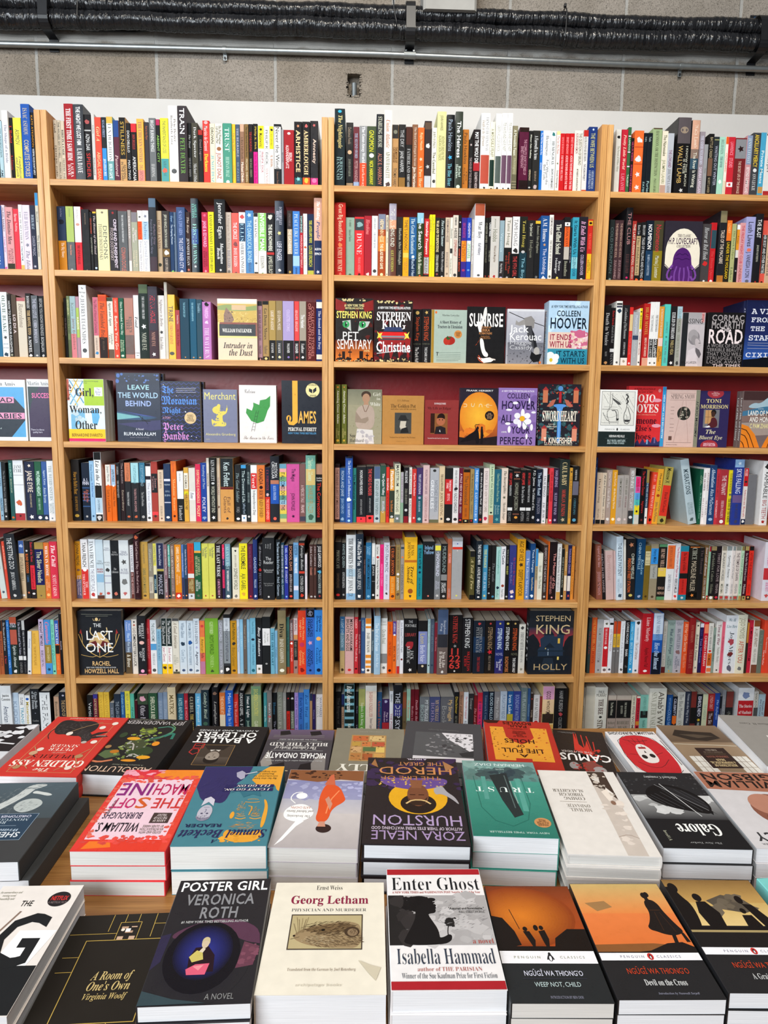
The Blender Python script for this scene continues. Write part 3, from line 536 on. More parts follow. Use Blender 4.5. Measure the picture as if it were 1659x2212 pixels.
COVERS = {}
key = None
for ln in r"""lovecraft;black boxed collection with a cream arch and a purple domed shape, face out;35303a
e 50 52 47 40 ebe2cf|r 3 52 97 78 ebe2cf|r 0 78 100 100 35303a|p 35303a 3 72 3 80 18 80|p 35303a 97 72 97 80 82 80|t 34 21 70 26 3a2438 R THE CLASSIC|t 10 27 90 37 3a1c40 b H.P. LOVECRAFT|t 33 38 70 43 3a2438 R COLLECTION|e 50 64 25 21 55286f|p 55286f 25 64 75 64 84 100 16 100|l 3a1a52 2 34 56 42 52 50 55 58 52 66 56|l 3a1a52 2 30 62 40 60 50 63 60 60 70 62|l 7a4a9a 5 24 72 14 80 10 90 18 96 24 90|l 7a4a9a 5 76 72 86 80 90 90 82 96 76 90|l 7a4a9a 4 36 74 30 86 32 100|l 7a4a9a 4 46 76 44 88 46 100|l 7a4a9a 4 56 76 58 88 56 100|l 7a4a9a 4 66 74 72 86 70 100|l 2a1838 1.5 3 70 20 80 28 78|l 2a1838 1.5 97 70 80 80 72 78
intruder;cream paperback Intruder in the Dust with a golden field photograph, face out;e8cdb0
g 0 0 100 8 f0ece4 d8d4b8|r 0 8 100 40 c8a850|p 8a9a5a 0 12 30 8 60 14 100 10 100 18 60 20 0 18|r 36 10 72 18 d0b088|n 0 22 100 40 e0c070 60 2 3|n 0 30 100 40 9a7830 50 1.6 4|p 8a6a58 16 26 22 14 36 24 42 34 34 40 16 38|n 18 18 38 36 5a4038 20 2 5|r 0 38 100 42 8a4838|r 0 38 5 62 e8d080|r 95 40 100 62 8a4838|r 4 41 96 61 2a2c30|r 0 60 100 63 e8d888|t 12 48 86 54 f0ece4 R WILLIAM FAULKNER|t 14 70 88 80 2a2420 i Intruder in|t 28 81 88 92 2a2420 i the Dust
petsematary;mass market paperback Pet Sematary with green cat eyes, face out;2a2422
n 0 0 100 100 5a201a 30 6 1|p 8a2422 0 0 30 8 22 22 0 18|p 8a2422 100 2 70 8 78 22 100 18|n 20 0 80 4 d8c890 20 3 2|t 24 9 76 13 e8d898 b #1 NEW YORK TIMES|t 26 14 74 17 e8d898 b BESTSELLING AUTHOR|t 3 20 97 31 f0e070 b STEPHEN KING|p b8c0b8 18 36 40 34 42 52 24 44|p b8c0b8 92 36 64 36 60 52 86 44|c 28 41 9 3a9a5a|c 72 41 9 3a9a5a|e 28 41 2 4 111|e 72 41 2 4 111|c 30 39 1.5 fff|c 74 39 1.5 fff|g 0 66 100 100 6a2a18 e88030|t 18 52 62 66 f4f0ea s PET|t 4 64 96 80 f4f0ea s SEMATARY|t 76 81 92 84 f0d090 b A NOVEL|r 18 84 26 96 2a1812|r 64 83 74 96 2a1812|r 11 86 13 98 2a1812|r 8 89 16 91 2a1812|r 38 80 40 96 2a1812|r 34 84 44 86 2a1812|r 84 86 86 98 2a1812|r 81 89 89 91 2a1812|n 0 95 100 100 2a1812 40 5 6|n 0 97 100 100 e0c890 26 2 8
christine;mass market paperback Christine with a red car and headlights, face out;2e2524
n 0 0 100 100 6a1c20 26 8 3|p 9a2a2a 10 60 24 96 36 70 44 98 58 68 66 96 80 66 90 98 96 60|n 10 0 100 4 d8c890 24 3 2|t 10 10 94 14 eee b #1 NEW YORK TIMES BESTSELLING AUTHOR|t 6 18 96 32 f6f2f0 R STEPHEN|t 20 31 82 46 f6f2f0 R KING|p 3a4468 30 43 70 43 76 50 24 50|p d82a28 14 51 84 51 88 58 84 62 14 62 10 57|r 18 57 80 60 8a8a90|r 16 61 82 64 4a4a50|p f0d858 8 50 14 54 22 52 18 58 22 63 14 60 8 62 11 56|p f0d858 92 50 86 54 78 52 82 58 78 63 86 60 92 62 89 56|t 6 66 96 83 f4f4f4 b Christine|l e8e8e8 1.6 8 86 60 82 94 78|t 76 81 94 84 eee b A NOVEL|n 0 94 100 100 e0c890 30 3 9
tractors;pale teal paperback A Short History of Tractors with a tomato, face out;a9b9ae
r 0 0 8 100 b8923a|l 6a5020 1 2 0 2 100|l 6a5020 1 6 0 6 100|e 13 5 3 2.4 d8743a|t 30 8 78 13 444 r Marina Lewycka|t 24 20 84 27 223 R A Short History of|t 18 28 88 34 223 R Tractors in Ukrainian|c 76 45 11 c8884a|t 69 41 83 49 553018 b WINNER/BOOK/PRIZE|e 52 57 16 8 a83028|e 44 58 9 7 b83a2c|p 3a5a30 46 48 52 52 58 48 54 54 48 56 42 53|l 6a7a74 .8 16 80 84 79|l 6a7a74 .8 24 84 84 83|l 6a7a74 .8 16 88 84 87|l 6a7a74 .8 16 92 84 91|l 6a7a74 .8 16 95 78 94|t 15 78 22 85 333 R T
sunrise;black paperback Sunrise with warped white lettering and a hand, face out;232223
p e8e2de 44 2 50 0 52 14 46 20 36 44 32 36 40 20|t 5 11 95 34 f0ece8 b SUNRISE|p f0ece8 24 26 34 26 38 44 32 44|t 36 34 64 37 c88a58 b STORIES BY|t 38 38 60 43 c88a58 b ERIKA|t 32 44 66 48 c88a58 b KOBAYASHI|t 34 50 62 56 b07848 s TRANSLATED BY/BRIAN BERGSTROM|p f0ece8 34 54 44 56 48 76 58 82 56 88 44 86 36 70|p d8582a 34 56 26 66 22 68 30 62|p f0ece8 30 88 44 90 62 88 74 92 66 96 46 98|l c8583a 2 30 88 34 94 44 97|l c8583a 2 32 85 40 92|l e0d8d0 3 62 90 76 92
cassidy;black and white paperback Maggie Cassidy with an acrobat photograph, face out;b4b4bc
r 0 0 100 6 d8d8dc|g 3 4 100 60 c2c2ca a0a0aa|g 3 60 100 100 707078 8e8e96|n 3 62 100 96 5a5a60 60 2.4 4|l 2a2a2c 1.8 5 6 40 16 72 24 100 30|p 8e8a88 46 16 64 12 74 20 72 34 60 36 48 30|p 9a9694 46 18 30 24 24 20 22 28 34 30 48 28|p 4a4a4e 50 30 66 30 78 62 74 72 58 54|p 2a2a2e 66 34 74 44 84 70 76 74|e 82 76 8 8 b0aca8|p 222224 68 76 80 82 96 80 90 94 74 96 64 88|l 222 2 72 92 62 100|l 222 2 86 92 90 100|t 9 28 58 42 fafafa s Jack|t 7 42 94 56 fafafa s Kerouac|t 8 56 68 66 c8c8cc s Maggie|t 8 65 70 75 c8c8cc s Cassidy|e 92 96 3 2.4 d8743a
hoover;thick blue white and teal paperback It Ends With Us and It Starts With Us, face out;b4d0e6
n 0 0 100 46 c2daee 20 10 3|t 6 7 96 11 345 b #1 NEW YORK TIMES BESTSELLING AUTHOR|t 20 15 80 24 1c2836 b COLLEEN|t 4 26 96 43 1c2836 b HOOVER|r 0 49 100 75 e4c8b8|n 55 46 100 76 d0708e 46 6 5|n 60 48 98 74 f0d0d8 20 4 7|p c8688a 66 48 78 44 92 48 94 56 78 58 66 54|t 5 52 58 61 9a2c48 b IT ENDS|t 5 63 60 73 9a2c48 b WITH US|g 0 75 100 100 3c94aa 2a7e98|t 22 78 94 87 16384a b IT STARTS|t 34 89 94 98 16384a b WITH US|e 8 86 10 6 e8ecea|e 16 94 12 6 e8ecea|e 4 96 8 6 dfe6e4|e 22 88 8 5 f0f2f0|e 10 93 4 3 d8c040
passing;grey paperback with a photograph of a person in a cloche style profile, face out;c8bfc2
r 0 0 26 100 2b2d30|g 26 0 100 22 a8a4a6 b4aeb2|r 84 0 97 18 d8a0a0|t 86 2 95 16 a83a3a b N/O/V|t 2 11 92 20 333 s PASSING|e 56 46 25 13 8a8488|e 52 42 22 11 a8a2a4|p 9a9496 40 50 52 40 72 44 84 50 86 58 78 62 60 60|p c2b8ba 62 46 80 50 84 56 90 60 82 64 70 66 62 58|l 4a4446 2 78 56 86 56|p 6a6468 66 64 82 68 92 76 84 84 74 78 66 72|p d8ced2 34 70 60 64 74 80 80 100 26 100|t 6 89 74 94 222 s NELLA LARSEN
road;black paperback The Road covered in stacked block lettering, face out;1f1d1e
t 10 4 98 15 a8a0a0 b CORMAC|t 10 15 98 29 b0a8a8 b McCARTHY|t 38 28 60 35 f4e8e8 b THE|t 3 30 98 56 f4e4e4 b ROAD|t 3 57 97 64 8a8484 b A WORK OF SUCH|t 3 65 97 71 8a8484 b TERRIBLE BEAUTY|t 3 72 97 79 8a8484 b THAT YOU WILL|t 3 80 97 86 8a8484 b STRUGGLE TO|t 3 87 97 93 8a8484 b LOOK AWAY|t 20 94 96 100 d8c8c8 b THE TIMES|n 4 32 96 56 2a2526 40 1.6 9
stars;dark blue paperback A View From the Stars with sky lines, face out;1f264c
g 0 0 100 50 20264a 262f62|g 0 50 100 88 262f62 3a62b0|p 14161e 0 88 40 86 70 82 100 88 100 100 0 100|l 3a4478 .6 60 2 92 14 100 20|l 3a4478 .6 40 6 80 30 100 40|l 3a4478 .6 50 26 100 20|t 14 11 96 20 e8eaf4 m A VIEW|t 14 24 72 32 e8eaf4 m FROM|t 14 37 54 45 e8eaf4 m THE|t 10 50 84 59 e8eaf4 m STARS|l aab 1 10 63 72 63|l aab 1 10 66 70 67|l aab 1 10 71 66 71|t 6 76 84 84 e8eaf4 m CIXIN
deadbabies;white bordered paperback with blue and grey angles and pink tile letters, face out;eef0f2
r 0 12 96 94 5fa8d8|p 3a424c 0 30 72 30 96 48 96 66 60 94 0 94|p 5fa8d8 0 46 22 60 0 60|t 4 3 76 10 333 r Martin Amis|r 4 28 70 38 f0a0c0|t 6 29 68 37 333a48 b DEAD|r 4 54 95 64 f0a0c0|t 5 55 94 63 333a48 b BABIES|t 2 78 36 86 bcc s Comic and/savage
success;white bordered paperback with purple panel and pink lettering, face out;e8eaee
r 4 12 96 94 4a4058|p 3c4c50 4 12 50 12 30 24 14 40 4 60|t 4 3 86 10 333 r Martin Amis|t 18 22 92 30 f07ab0 b SUCCESS|t 8 80 60 88 dde s There is a fierce/quality here
girlwoman;colourful paperback Girl, Woman, Other, face out;d8dce0
r 45 0 100 42 a8c832|r 0 0 10 34 b04a2a|r 6 0 46 42 d8dcd8|l 5a9ac0 3 8 2 26 20 44 38|l d8b030 3 20 0 44 26|l 5a9ac0 3 44 4 8 40|l d8b030 3 30 0 8 24|l d8b030 3 44 20 20 42|l 8ac0d8 3 8 22 28 42|n 4 2 10 32 5a1c18 12 3 4|t 14 2 86 8 454 s A triumph of a wide-ranging novel, the language/of love|r 74 13 96 27 e8eaf0|t 77 14 92 26 446 s The/Booker/Prize|r 0 42 100 78 dde8ea|r 8 50 46 84 7ab4d4|n 8 52 46 80 c8dce4 18 8 6|p 6ab0d8 64 50 82 48 86 60 78 74 66 70|t 22 14 72 27 1c1c1c R Girl,|t 5 42 92 54 1c1c1c R Woman,|t 18 66 78 80 1c1c1c R Other|r 0 80 100 95 e8c828|t 8 87 92 92 7a3a1c b BERNARDINE EVARISTO|r 0 95 100 100 d8286a
leaveworld;dark blue paperback Leave the World Behind with a lounge chair and light beams, face out;343c4e
e 6 4 4 3 5a80c8|e 14 2 3 2 5a80c8|e 4 12 4 3 5a80c8|n 20 1 98 14 6a8ad0 18 3 5|t 26 17 76 24 a8d4dc b LEAVE|t 4 28 96 36 a8c8e0 b THE WORLD|t 20 40 80 48 a4b8f0 b BEHIND|p 3a5a7a 0 56 60 62 92 65 60 68 0 68|p 4a5aa0 0 54 92 64 60 62|p 7ab4b8 0 58 58 64 0 68|p 45456a 0 74 100 68 100 82 76 84 30 78|l 1c2028 1.6 50 62 66 70 76 70|l 1c2028 1.4 58 64 56 69 66 70 70 74|t 42 80 60 83 dde s A Novel|t 14 86 88 91 d8e0e8 b RUMAAN ALAM|t 28 93 72 95 99a s Author of Rich and Pretty
moravian;navy paperback The Moravian Night with wavy lines and blackletter, face out;272a3a
W 44509a|t 4 8 34 20 5a90e0 f The|l ccd .8 40 12 90 11|l ccd .8 40 15 88 14|l ccd .8 40 18 90 18|t 2 25 92 38 5a94e8 f Moravian|t 4 43 50 55 5a94e8 f Night|t 4 58 24 62 d8a0c8 s A STORY|c 74 60 15 dcc090|t 64 54 84 66 6a5030 R NOBEL/PRIZE/WINNER|t 4 68 56 80 d090d0 f Peter|t 2 83 70 96 d090d0 f Handke|c 62 50 1.5 eee|c 40 24 1 eee|c 8 6 1 eee|c 88 92 1 eee|c 76 90 1.2 eee
merchant;slate lavender paperback Merchant with a yellow creature drawing, face out;7b7f99
t 3 5 96 19 e8dc80 s Merchant|p e0d060 30 34 36 32 44 30 50 32 52 42 60 40 66 42 68 34 72 34 70 44 60 48 56 50 58 62 66 60 68 68 58 70 44 69 28 70 24 62 24 54 32 60 38 54 40 46 30 44 26 38|e 46 31 5 3.6 e0d060|n 30 36 66 68 7b7f99 24 3 3|l e0d060 1 70 30 72 38|t 6 82 94 88 e0d890 s Alexandra Grunberg|t 6 93 18 95 bb9 s NOVEL
calvino;white paperback with a green tree shape and ladder, face out;eae4e2
t 14 6 44 14 333 k Calvino|p 44984c 84 18 83 36 76 44 72 52 66 62 48 66 32 62 18 48 20 40 34 44 38 36 38 30 46 32 54 34 56 26 72 24|l 333 .8 46 44 32 80|l 333 .8 52 44 40 80|l 333 .8 45 48 50 48|l 333 .8 43 54 49 54|l 333 .8 40 60 46 60|l 333 .8 37 66 44 66|l 333 .8 35 72 42 72|l 333 .8 33 77 40 77|t 10 87 92 94 333 k The Baron in the Trees
james;dark hardback James with tall orange lettering and a round award seal, face out;2a2d36
r 27 0 40 64 efb044|p efb044 40 60 40 66 30 71 18 70 14 64 18 60 24 66 28 62|e 18 60 6 5 efb044|p 2a2d36 16 58 20 56 19 64 15 64|t 33 10 35 34 6a4a20 s N|c 77 15 17 e8dca0|p 2a2d36 68 12 76 14 76 20 68 17|p 2a2d36 78 14 86 10 86 16 78 20|t 66 5 90 8 443 b NATIONAL BOOK|t 70 22 86 25 443 b WINNER|t 42 44 86 71 f0b85a b AMES|t 16 74 86 80 f0ece4 R PERCIVAL EVERETT|t 16 82 86 85 5a9ac8 b NEW YORK TIMES BESTSELLER
girlwhite;paperback Girl in White with a painted figure in a pale dress, face out;a09a80
n 0 28 100 100 8a8460 60 1.8 4|g 0 0 100 28 7a7a68 98947c|e 54 10 14 7 4a3a30|e 54 16 11 8.5 b08a70|p b08a70 48 22 60 22 62 30 46 30|p b5a294 44 28 64 28 78 35 80 60 70 74 34 74 22 64 24 36|p 9a8878 24 40 22 60 52 62 62 56 60 50 40 54|l 6a4a38 1.4 44 29 52 44 62 29|p d8d4d0 28 72 74 74 78 100 22 100|n 26 76 76 98 c0bcc0 20 6 6|t 74 5 96 12 e0dccc r Girl|t 84 14 96 19 e0dccc r in|t 66 23 96 30 e8e4d8 r White|t 6 81 24 88 2a2a24 r Sue|t 6 90 48 97 2a2a24 r Hubbard
goldenpot;square tan paperback The Golden Pot with a hatted figure picture, face out;b9874b
t 36 8 64 12 6a4a28 r E.T.A. Hoffmann|t 20 17 80 25 3a2a1a r The Golden Pot|t 20 26 82 30 5a4020 r and other tales of the uncanny|r 30 35 70 78 4a4a48|p 303030 38 50 44 40 56 40 60 48 66 50 54 52|p c8c0b0 44 52 58 52 56 62 60 66 46 72 42 64|p 2a2a2a 46 68 60 64 64 76 44 77|t 18 84 80 88 6a4a28 r Translated from the German by Peter Wortsman|t 34 93 58 95 8a6838 r archipelago books
edgarlife;small red brick coloured paperback My Life as Edgar with a portrait, face out;903a38
t 28 6 62 10 dcc b DOMINIQUE FABRE|t 8 15 78 23 3a1414 r My Life as Edgar|r 18 30 68 76 8a5a34|r 18 30 30 74 3a2018|e 48 46 13 11 b06a4c|p 2a1a16 36 42 40 32 52 29 60 34 60 44 54 40 42 40|e 44 44 1.4 1.6 222|e 53 44 1.4 1.6 222|p 2a2428 34 60 48 58 62 62 64 76 30 76|p ddd 44 70 46 66 48 72|t 10 84 72 88 dcc r Translated from the French by Anna Lehmann
dune;orange paperback with a large sun and two cloaked silhouettes, face out;312b36
g 0 46 100 100 d87830 7a3a2a|q 50 48 50 41 f0b840 e08a30|n 0 70 100 84 d87a30 8 20 3|p 2a2226 0 86 40 90 100 84 100 100 0 100|p 1f1a1e 24 82 40 76 44 70 48 70 52 80 54 98 44 98 44 90 20 94 0 96|e 48 70 3 3 1f1a1e|l 1f1a1e 1.6 44 72 40 64 52 64|p 1f1a1e 56 72 62 72 64 84 62 98 56 98|e 59 70 2.6 3 1f1a1e|l 1f1a1e .8 64 82 70 92|t 8 3 94 6 ddd b FRANK HERBERT|l e8d8b0 1.4 10 28 17 28 18 30 17 33 10 33|l e8d8b0 1.4 30 27 30 32 36 33 38 27|l e8d8b0 1.4 50 33 51 28 57 28 58 33|l e8d8b0 1.4 76 28 70 28 69 31 70 33 76 33|l e8d8b0 .8 64 30 84 30|c 78 48 12 241a1c|t 70 43 86 54 a86 b DUNE/PART TWO/MOTION/PICTURE
perfects;purple paperback All Your Perfects with a white daisy, face out;9277b4
n 0 0 100 100 8468a8 14 14 5|t 8 4 92 7 e8e0f0 b #1 NEW YORK TIMES BESTSELLING AUTHOR|t 22 9 82 18 3a2c50 b COLLEEN|t 8 22 96 37 32284a b HOOVER|t 8 46 40 60 32284a b ALL|t 36 66 84 79 32284a b YOUR|t 6 85 92 98 32284a b PERFECTS|e 64 44 5 8 f2f0f4|e 50 48 8 5 eeecf2|e 76 48 8 5 f2f0f4|e 48 58 8 5 e8e6ee|e 78 58 9 5 f2f0f4|e 56 62 5 7 eeecf2|e 70 64 6 8 f2f0f4|c 63 53 7 e8b030|e 28 38 8 2 e8e6ee|e 44 26 7 2.4 eeecf2|e 26 62 7 2.4 eeecf2|e 30 72 4 6 eeecf2|e 88 68 4 6 eeecf2|e 76 84 3 5 eeecf2|e 92 42 6 2 e8e6ee|e 80 22 2 5 e8e6ee|l 7a9a8a 1.4 66 58 76 66 80 70|t 10 75 24 78 eee b A NOVEL
swordheart;ornate dark hardback Swordheart with birds and a sword, face out;2c2a32
n 0 0 100 100 3a5a60 60 7 3|n 0 0 100 100 a83a3a 40 2.6 7|n 6 4 94 96 5a8080 40 4 9|p c87a5a 8 10 20 10 20 30 8 30|p a83a3a 6 10 14 4 22 10|p c87a5a 82 10 94 10 94 30 82 30|p a83a3a 80 10 88 4 96 10|p d89078 8 72 20 72 20 92 8 92|p a83a3a 6 72 14 66 22 72|p d89078 82 72 94 72 94 92 82 92|p a83a3a 80 72 88 66 96 72|c 50 7 6 5a90c8|r 47 12 53 30 b83038|p 5a94d8 36 32 64 32 66 36 54 38 55 96 45 96 46 38 34 36|l 8ac0f0 1.4 50 40 50 94|p b86a58 18 36 30 26 40 24 34 34 26 37|p b86a58 82 36 70 26 60 24 66 34 74 37|p d8683a 34 10 40 14 46 12 42 16|p d8683a 66 10 60 14 54 12 58 16|t 8 42 92 60 f4ecdc R SWORDHEART|t 20 63 44 74 dcb i Love is a/double-edged/sword|t 14 86 84 96 f4ecdc b T. KINGFISHER|t 16 97 84 99 ccb b NEW YORK TIMES BESTSELLING AUTHOR
melville;black and white paperback with an engraved noose and ship drawing, face out;f0efec
r 6 3 94 62 e4e2da|L 444 .8 6 3 94 3 94 62 6 62 6 3|l 555 1 34 6 34 30 24 34|l 666 .7 12 30 48 30|l 666 .7 12 44 30 50 50 44|l 666 .7 22 34 22 54|l 666 .7 44 20 60 34|l 666 .7 10 58 50 58|l 666 .7 70 6 92 30|n 8 5 44 28 888 20 .8 6|l 555 1 28 4 28 34 20 40 30 60|l 555 1 8 34 48 34 52 40 52 60|l 555 2 34 36 44 36 48 44 48 54|l 555 1.6 74 6 74 30 66 44 68 58 80 60 86 48 76 30|l 444 3 70 8 78 12 70 16 78 20 72 24|l 555 1 10 40 24 56 50 56|l 666 .8 10 8 24 24|l 666 .8 30 8 60 24|l 666 .8 60 10 92 40|p 555 34 14 54 22 58 26 50 26 36 18|p 444 68 52 84 52 80 56 70 56|l 555 .8 74 52 74 44|l 555 .8 78 52 78 46|n 8 5 92 60 777 70 .9 3|p 333 46 50 54 50 52 54 48 53|t 18 68 44 70 666 b P E N G U I N|t 60 68 84 70 666 b C L A S S I C S|e 51 69 2 2.4 222|r 0 73 100 100 26302f|t 30 79 72 83 e8e8e4 b HERMAN MELVILLE|l 566 .5 20 85 80 85|t 26 87 76 91 bcc b BILLY BUDD, BARTLEBY,|t 26 92 72 95 bcc b AND OTHER STORIES
shoes;red paperback Someone Else's Shoes with a city skyline and blue side strip, face out;d8383c
r 90 0 100 100 3a9ad0|t 93 6 97 94 e0f0f8 V NEW YORK TIMES BESTSELLER|t 14 3 70 6 7a1a20 b #1 BESTSELLING AUTHOR OF|t 22 7 64 11 4a1418 s The Giver of Stars|t 14 13 72 26 f4e8e4 R JOJO|t 2 29 82 43 f4e8e4 R MOYES|t 16 46 78 48 eca s A writer with deep humanity|t 4 50 78 62 4a1828 R Someone|t 20 64 66 74 4a1828 R Else's|t 12 77 66 88 4a1828 R Shoes|e 76 23 12 3 e8a0b0|e 78 65 12 3 e8a0b0|p 3a3a68 0 96 6 90 10 96 16 88 22 96 26 92 30 88 36 96 44 86 50 94 58 88 66 94 70 84 78 86 84 92 90 90 90 100 0 100|r 74 84 78 94 6a6a98|r 54 88 58 96 7ab0d0|e 82 7 4 3 d88|r 0 97 88 100 232848
springsnow;pale pink paperback Spring Snow with a round flower emblem, face out;d6bab2
r 88 0 100 100 8a8a78|t 90 10 97 92 444 V YUKIO MISHIMA|l 9a807a .8 10 6 86 6|l 9a807a .8 10 18 86 18|t 12 7 84 16 7a6a66 r SPRING SNOW|c 54 41 20 3a3a34|n 42 32 68 50 b0a898 24 3.4 3|n 42 32 68 50 222 16 3 5|l b09088 .8 50 19 28 92|l b09088 .8 58 19 72 92|l 8a706a .8 14 30 24 30|l 8a706a .8 14 36 24 36|l 8a706a .8 14 42 24 42|l 8a706a .8 14 50 24 50|l 8a706a .8 14 60 26 60|l 8a706a .8 14 66 26 66|l 8a706a .8 14 72 26 72|r 12 81 22 88 6a5048|l 9a807a 1 6 92 82 92|t 6 95 40 97 8a706a s INTERNATIONAL
bluesteye;purple blue paperback The Bluest Eye with a figure at a window, face out;38305c
e 50 4 28 9 a83a44|t 36 1 64 9 e8c8c8 s Winner of/THE NOBEL PRIZE/in Literature|t 20 14 72 21 d8c890 R TONI|t 2 24 96 31 d8c890 R MORRISON|r 14 33 68 65 7a7a80|r 20 34 52 58 c89a68|l 6a5040 1 30 34 30 58|l 6a5040 1 42 34 42 58|l 6a5040 1 20 46 52 46|e 48 38 9 5 222|e 47 41 7 5 4a342c|p 5a2a30 40 48 52 46 62 52 64 65 30 65 28 60 40 56|p e8e8ec 18 64 36 61 40 64 30 65|t 24 68 60 76 d8d0b0 i The|t 4 79 84 88 d8d0b0 i Bluest Eye|e 40 98 30 11 a83a44|t 20 92 62 98 ecd b NATIONAL/BESTSELLER
landmilk;striped orange and blue paperback Land of Milk and Honey, face out;7a6a68
r 0 0 100 16 4a3434|p a8c0cc 10 30 30 20 50 22 70 10 100 6 100 30 60 30|p 4a7a9a 0 36 40 30 70 26 100 28 100 38 50 40 0 44|p 8a7068 0 44 50 40 100 42 100 52 0 54|p a89890 0 56 100 52 100 76 0 80|p e8882c 0 58 20 62 40 76 56 100 0 100|l 4a2a18 2.4 0 66 20 70 40 100|l 4a2a18 2.4 0 76 16 80 26 100|l 4a2a18 2.4 0 88 8 92 12 100|p e8882c 100 64 84 72 70 88 62 100 100 100|l 4a2a18 2.4 100 74 84 84 78 100|t 16 34 92 43 f4f0e8 b LAND OF MILK|t 22 45 90 54 f4f0e8 b AND HONEY|t 24 57 88 65 e8dca0 b C PAM ZHANG|t 44 30 60 32 ddd s A NOVEL
lastone;black hardback The Last One with gold branches and a moth, face out;26282d
l 998 .6 10 5 80 6|l 998 .6 20 8 70 8|e 44 13 3.4 2.6 e8c890|l e8c890 .8 36 12 37 15 40 15|l e8c890 .8 52 12 51 15 48 15|t 36 19 54 25 eee s THE|l d8b068 1.4 48 72 30 66 14 56 6 44 2 36|l d8b068 1.4 48 72 66 66 82 56 90 44 94 36|l d8b068 1 10 50 10 38 6 32|l d8b068 1 86 50 86 38 90 32|l d8b068 1 30 66 20 60|l d8b068 1 40 70 30 72 6 68|l d8b068 1 56 70 66 72 90 68|l d8b068 1 48 72 48 62|p a83a38 4 34 8 28 10 36|p a83a38 92 34 88 28 86 36|p a83a38 46 64 50 64 48 58|p c8a878 28 44 48 34 68 44 76 56 60 54 48 58 36 54 20 56|p 6a2a2c 24 50 40 46 48 56 34 54|p 6a2a2c 72 50 56 46 48 56 62 54|e 48 40 8 7 d8b880|l e8c890 2 30 26 28 34 38 40|l e8c890 2 66 26 68 34 58 40|t 18 30 80 45 f4f2ee s LAST|t 16 49 80 64 f4f2ee s ONE|t 30 78 72 85 e0b880 b RACHEL|t 16 87 84 89 ccc b NEW YORK TIMES BESTSELLING AUTHOR|t 12 90 90 97 e0b880 b HOWZELL HALL
holly;dark hardback Holly with a red sky and a shadowy house, face out;262a30
g 0 26 100 56 2c3444 b83a3a|p 23262c 0 40 10 36 20 44 26 52 22 70 0 74|p 23262c 100 38 90 40 82 48 78 60 84 72 100 74|p 2c3a4c 26 44 34 40 38 34 46 28 54 34 58 40 64 40 64 32 72 30 80 38 78 60 80 78 22 78 22 60 28 56|p 1f2832 32 38 46 27 58 38|p 1f2832 60 36 72 29 84 38|p 222c38 36 58 48 50 60 58|r 66 43 71 51 d8b050|r 38 58 40 60 d8c070|r 44 60 46 70 8a9aa8|r 20 62 82 64 24303c|p 20262e 0 72 100 70 100 100 0 100|p 2a3440 36 74 56 74 62 96 28 96|r 66 72 70 77 e0c870|t 14 7 94 16 c8b088 s STEPHEN|t 14 21 94 36 c8b088 s KING|t 12 83 90 93 b8a078 s HOLLY
dream;black and white paperback with scrawled lettering and a yellow stripe;d4d6da
r 0 46 100 100 2c2a2c|n 0 48 100 98 d8d8dc 26 9 3|l e0e0e4 3 5 60 60 66|l e0e0e4 3 10 80 80 90|l e0e0e4 2.4 40 54 90 58|l e0e0e4 3 50 90 56 72|l e0e0e4 3 62 94 66 74|r 10 26 90 32 d8c840|t 16 14 90 24 333 b JG|t 20 4 80 10 455 s DREAM
golden;red hardback The Golden Ass with a black donkey;cc4038
L c89868 .6 12 5 88 5 88 88 12 88 12 5|t 40 6 60 11 e8d8c8 i The|t 6 13 94 23 f0e4d8 R GOLDEN ASS|t 22 26 78 32 4a2220 r APULEIUS|t 40 34 58 37 d8a090 i edited by|t 34 38 66 43 f0dcd0 r PETER|t 32 44 68 49 f0dcd0 r SINGER|p 332e2e 30 76 36 68 44 64 56 64 66 67 76 66 84 72 88 82 87 92 78 94 66 91 52 93 40 91 32 86|p 3a3535 40 74 30 68 24 60 28 53.5 33 52 36 56 40 62 50 66 52 72|e 30.6 53.4 3.4 2.2 b8b0a8|p 332e2e 29 62 20 66 10 66 6 64 16 62 24 60|p 332e2e 33 64 24 71 14 73 11 72 20 67 28 63|l d8d0c8 .8 22 64.6 10 65|h 60 78 24 11 6a625e 120 5 10 4|h 34 62 6 7 7a7270 40 3 60 6|l 3a3434 1 80 82 88 74 86 64 80 58|e 18 54 4 3 e8dcd0|e 60 68 4 3.4 e8dcd0|e 24 80 4 3 e8dcd0|e 12 88 4 3 e8dcd0|l b8946a 1 30 90 50 80 60 72|l b8946a 1 84 20 76 34 86 44|l b8946a 1 14 18 24 30 14 42|l b8946a 1 10 10 26 14 34 8|l b8946a 1 90 10 76 16 68 10|e 80 34 5 3.4 c8a080|e 76 40 4 3 e8d4c8|e 20 30 5 3 b08a64|e 20 12 4 3 e8d4c8|e 82 12 4 3 b08a64|t 22 95 80 98 e8c8b8 i translated by Ellen Finkelpearl
absolution;black jacketed hardback Absolution with a green and yellow creature collage;2b2929
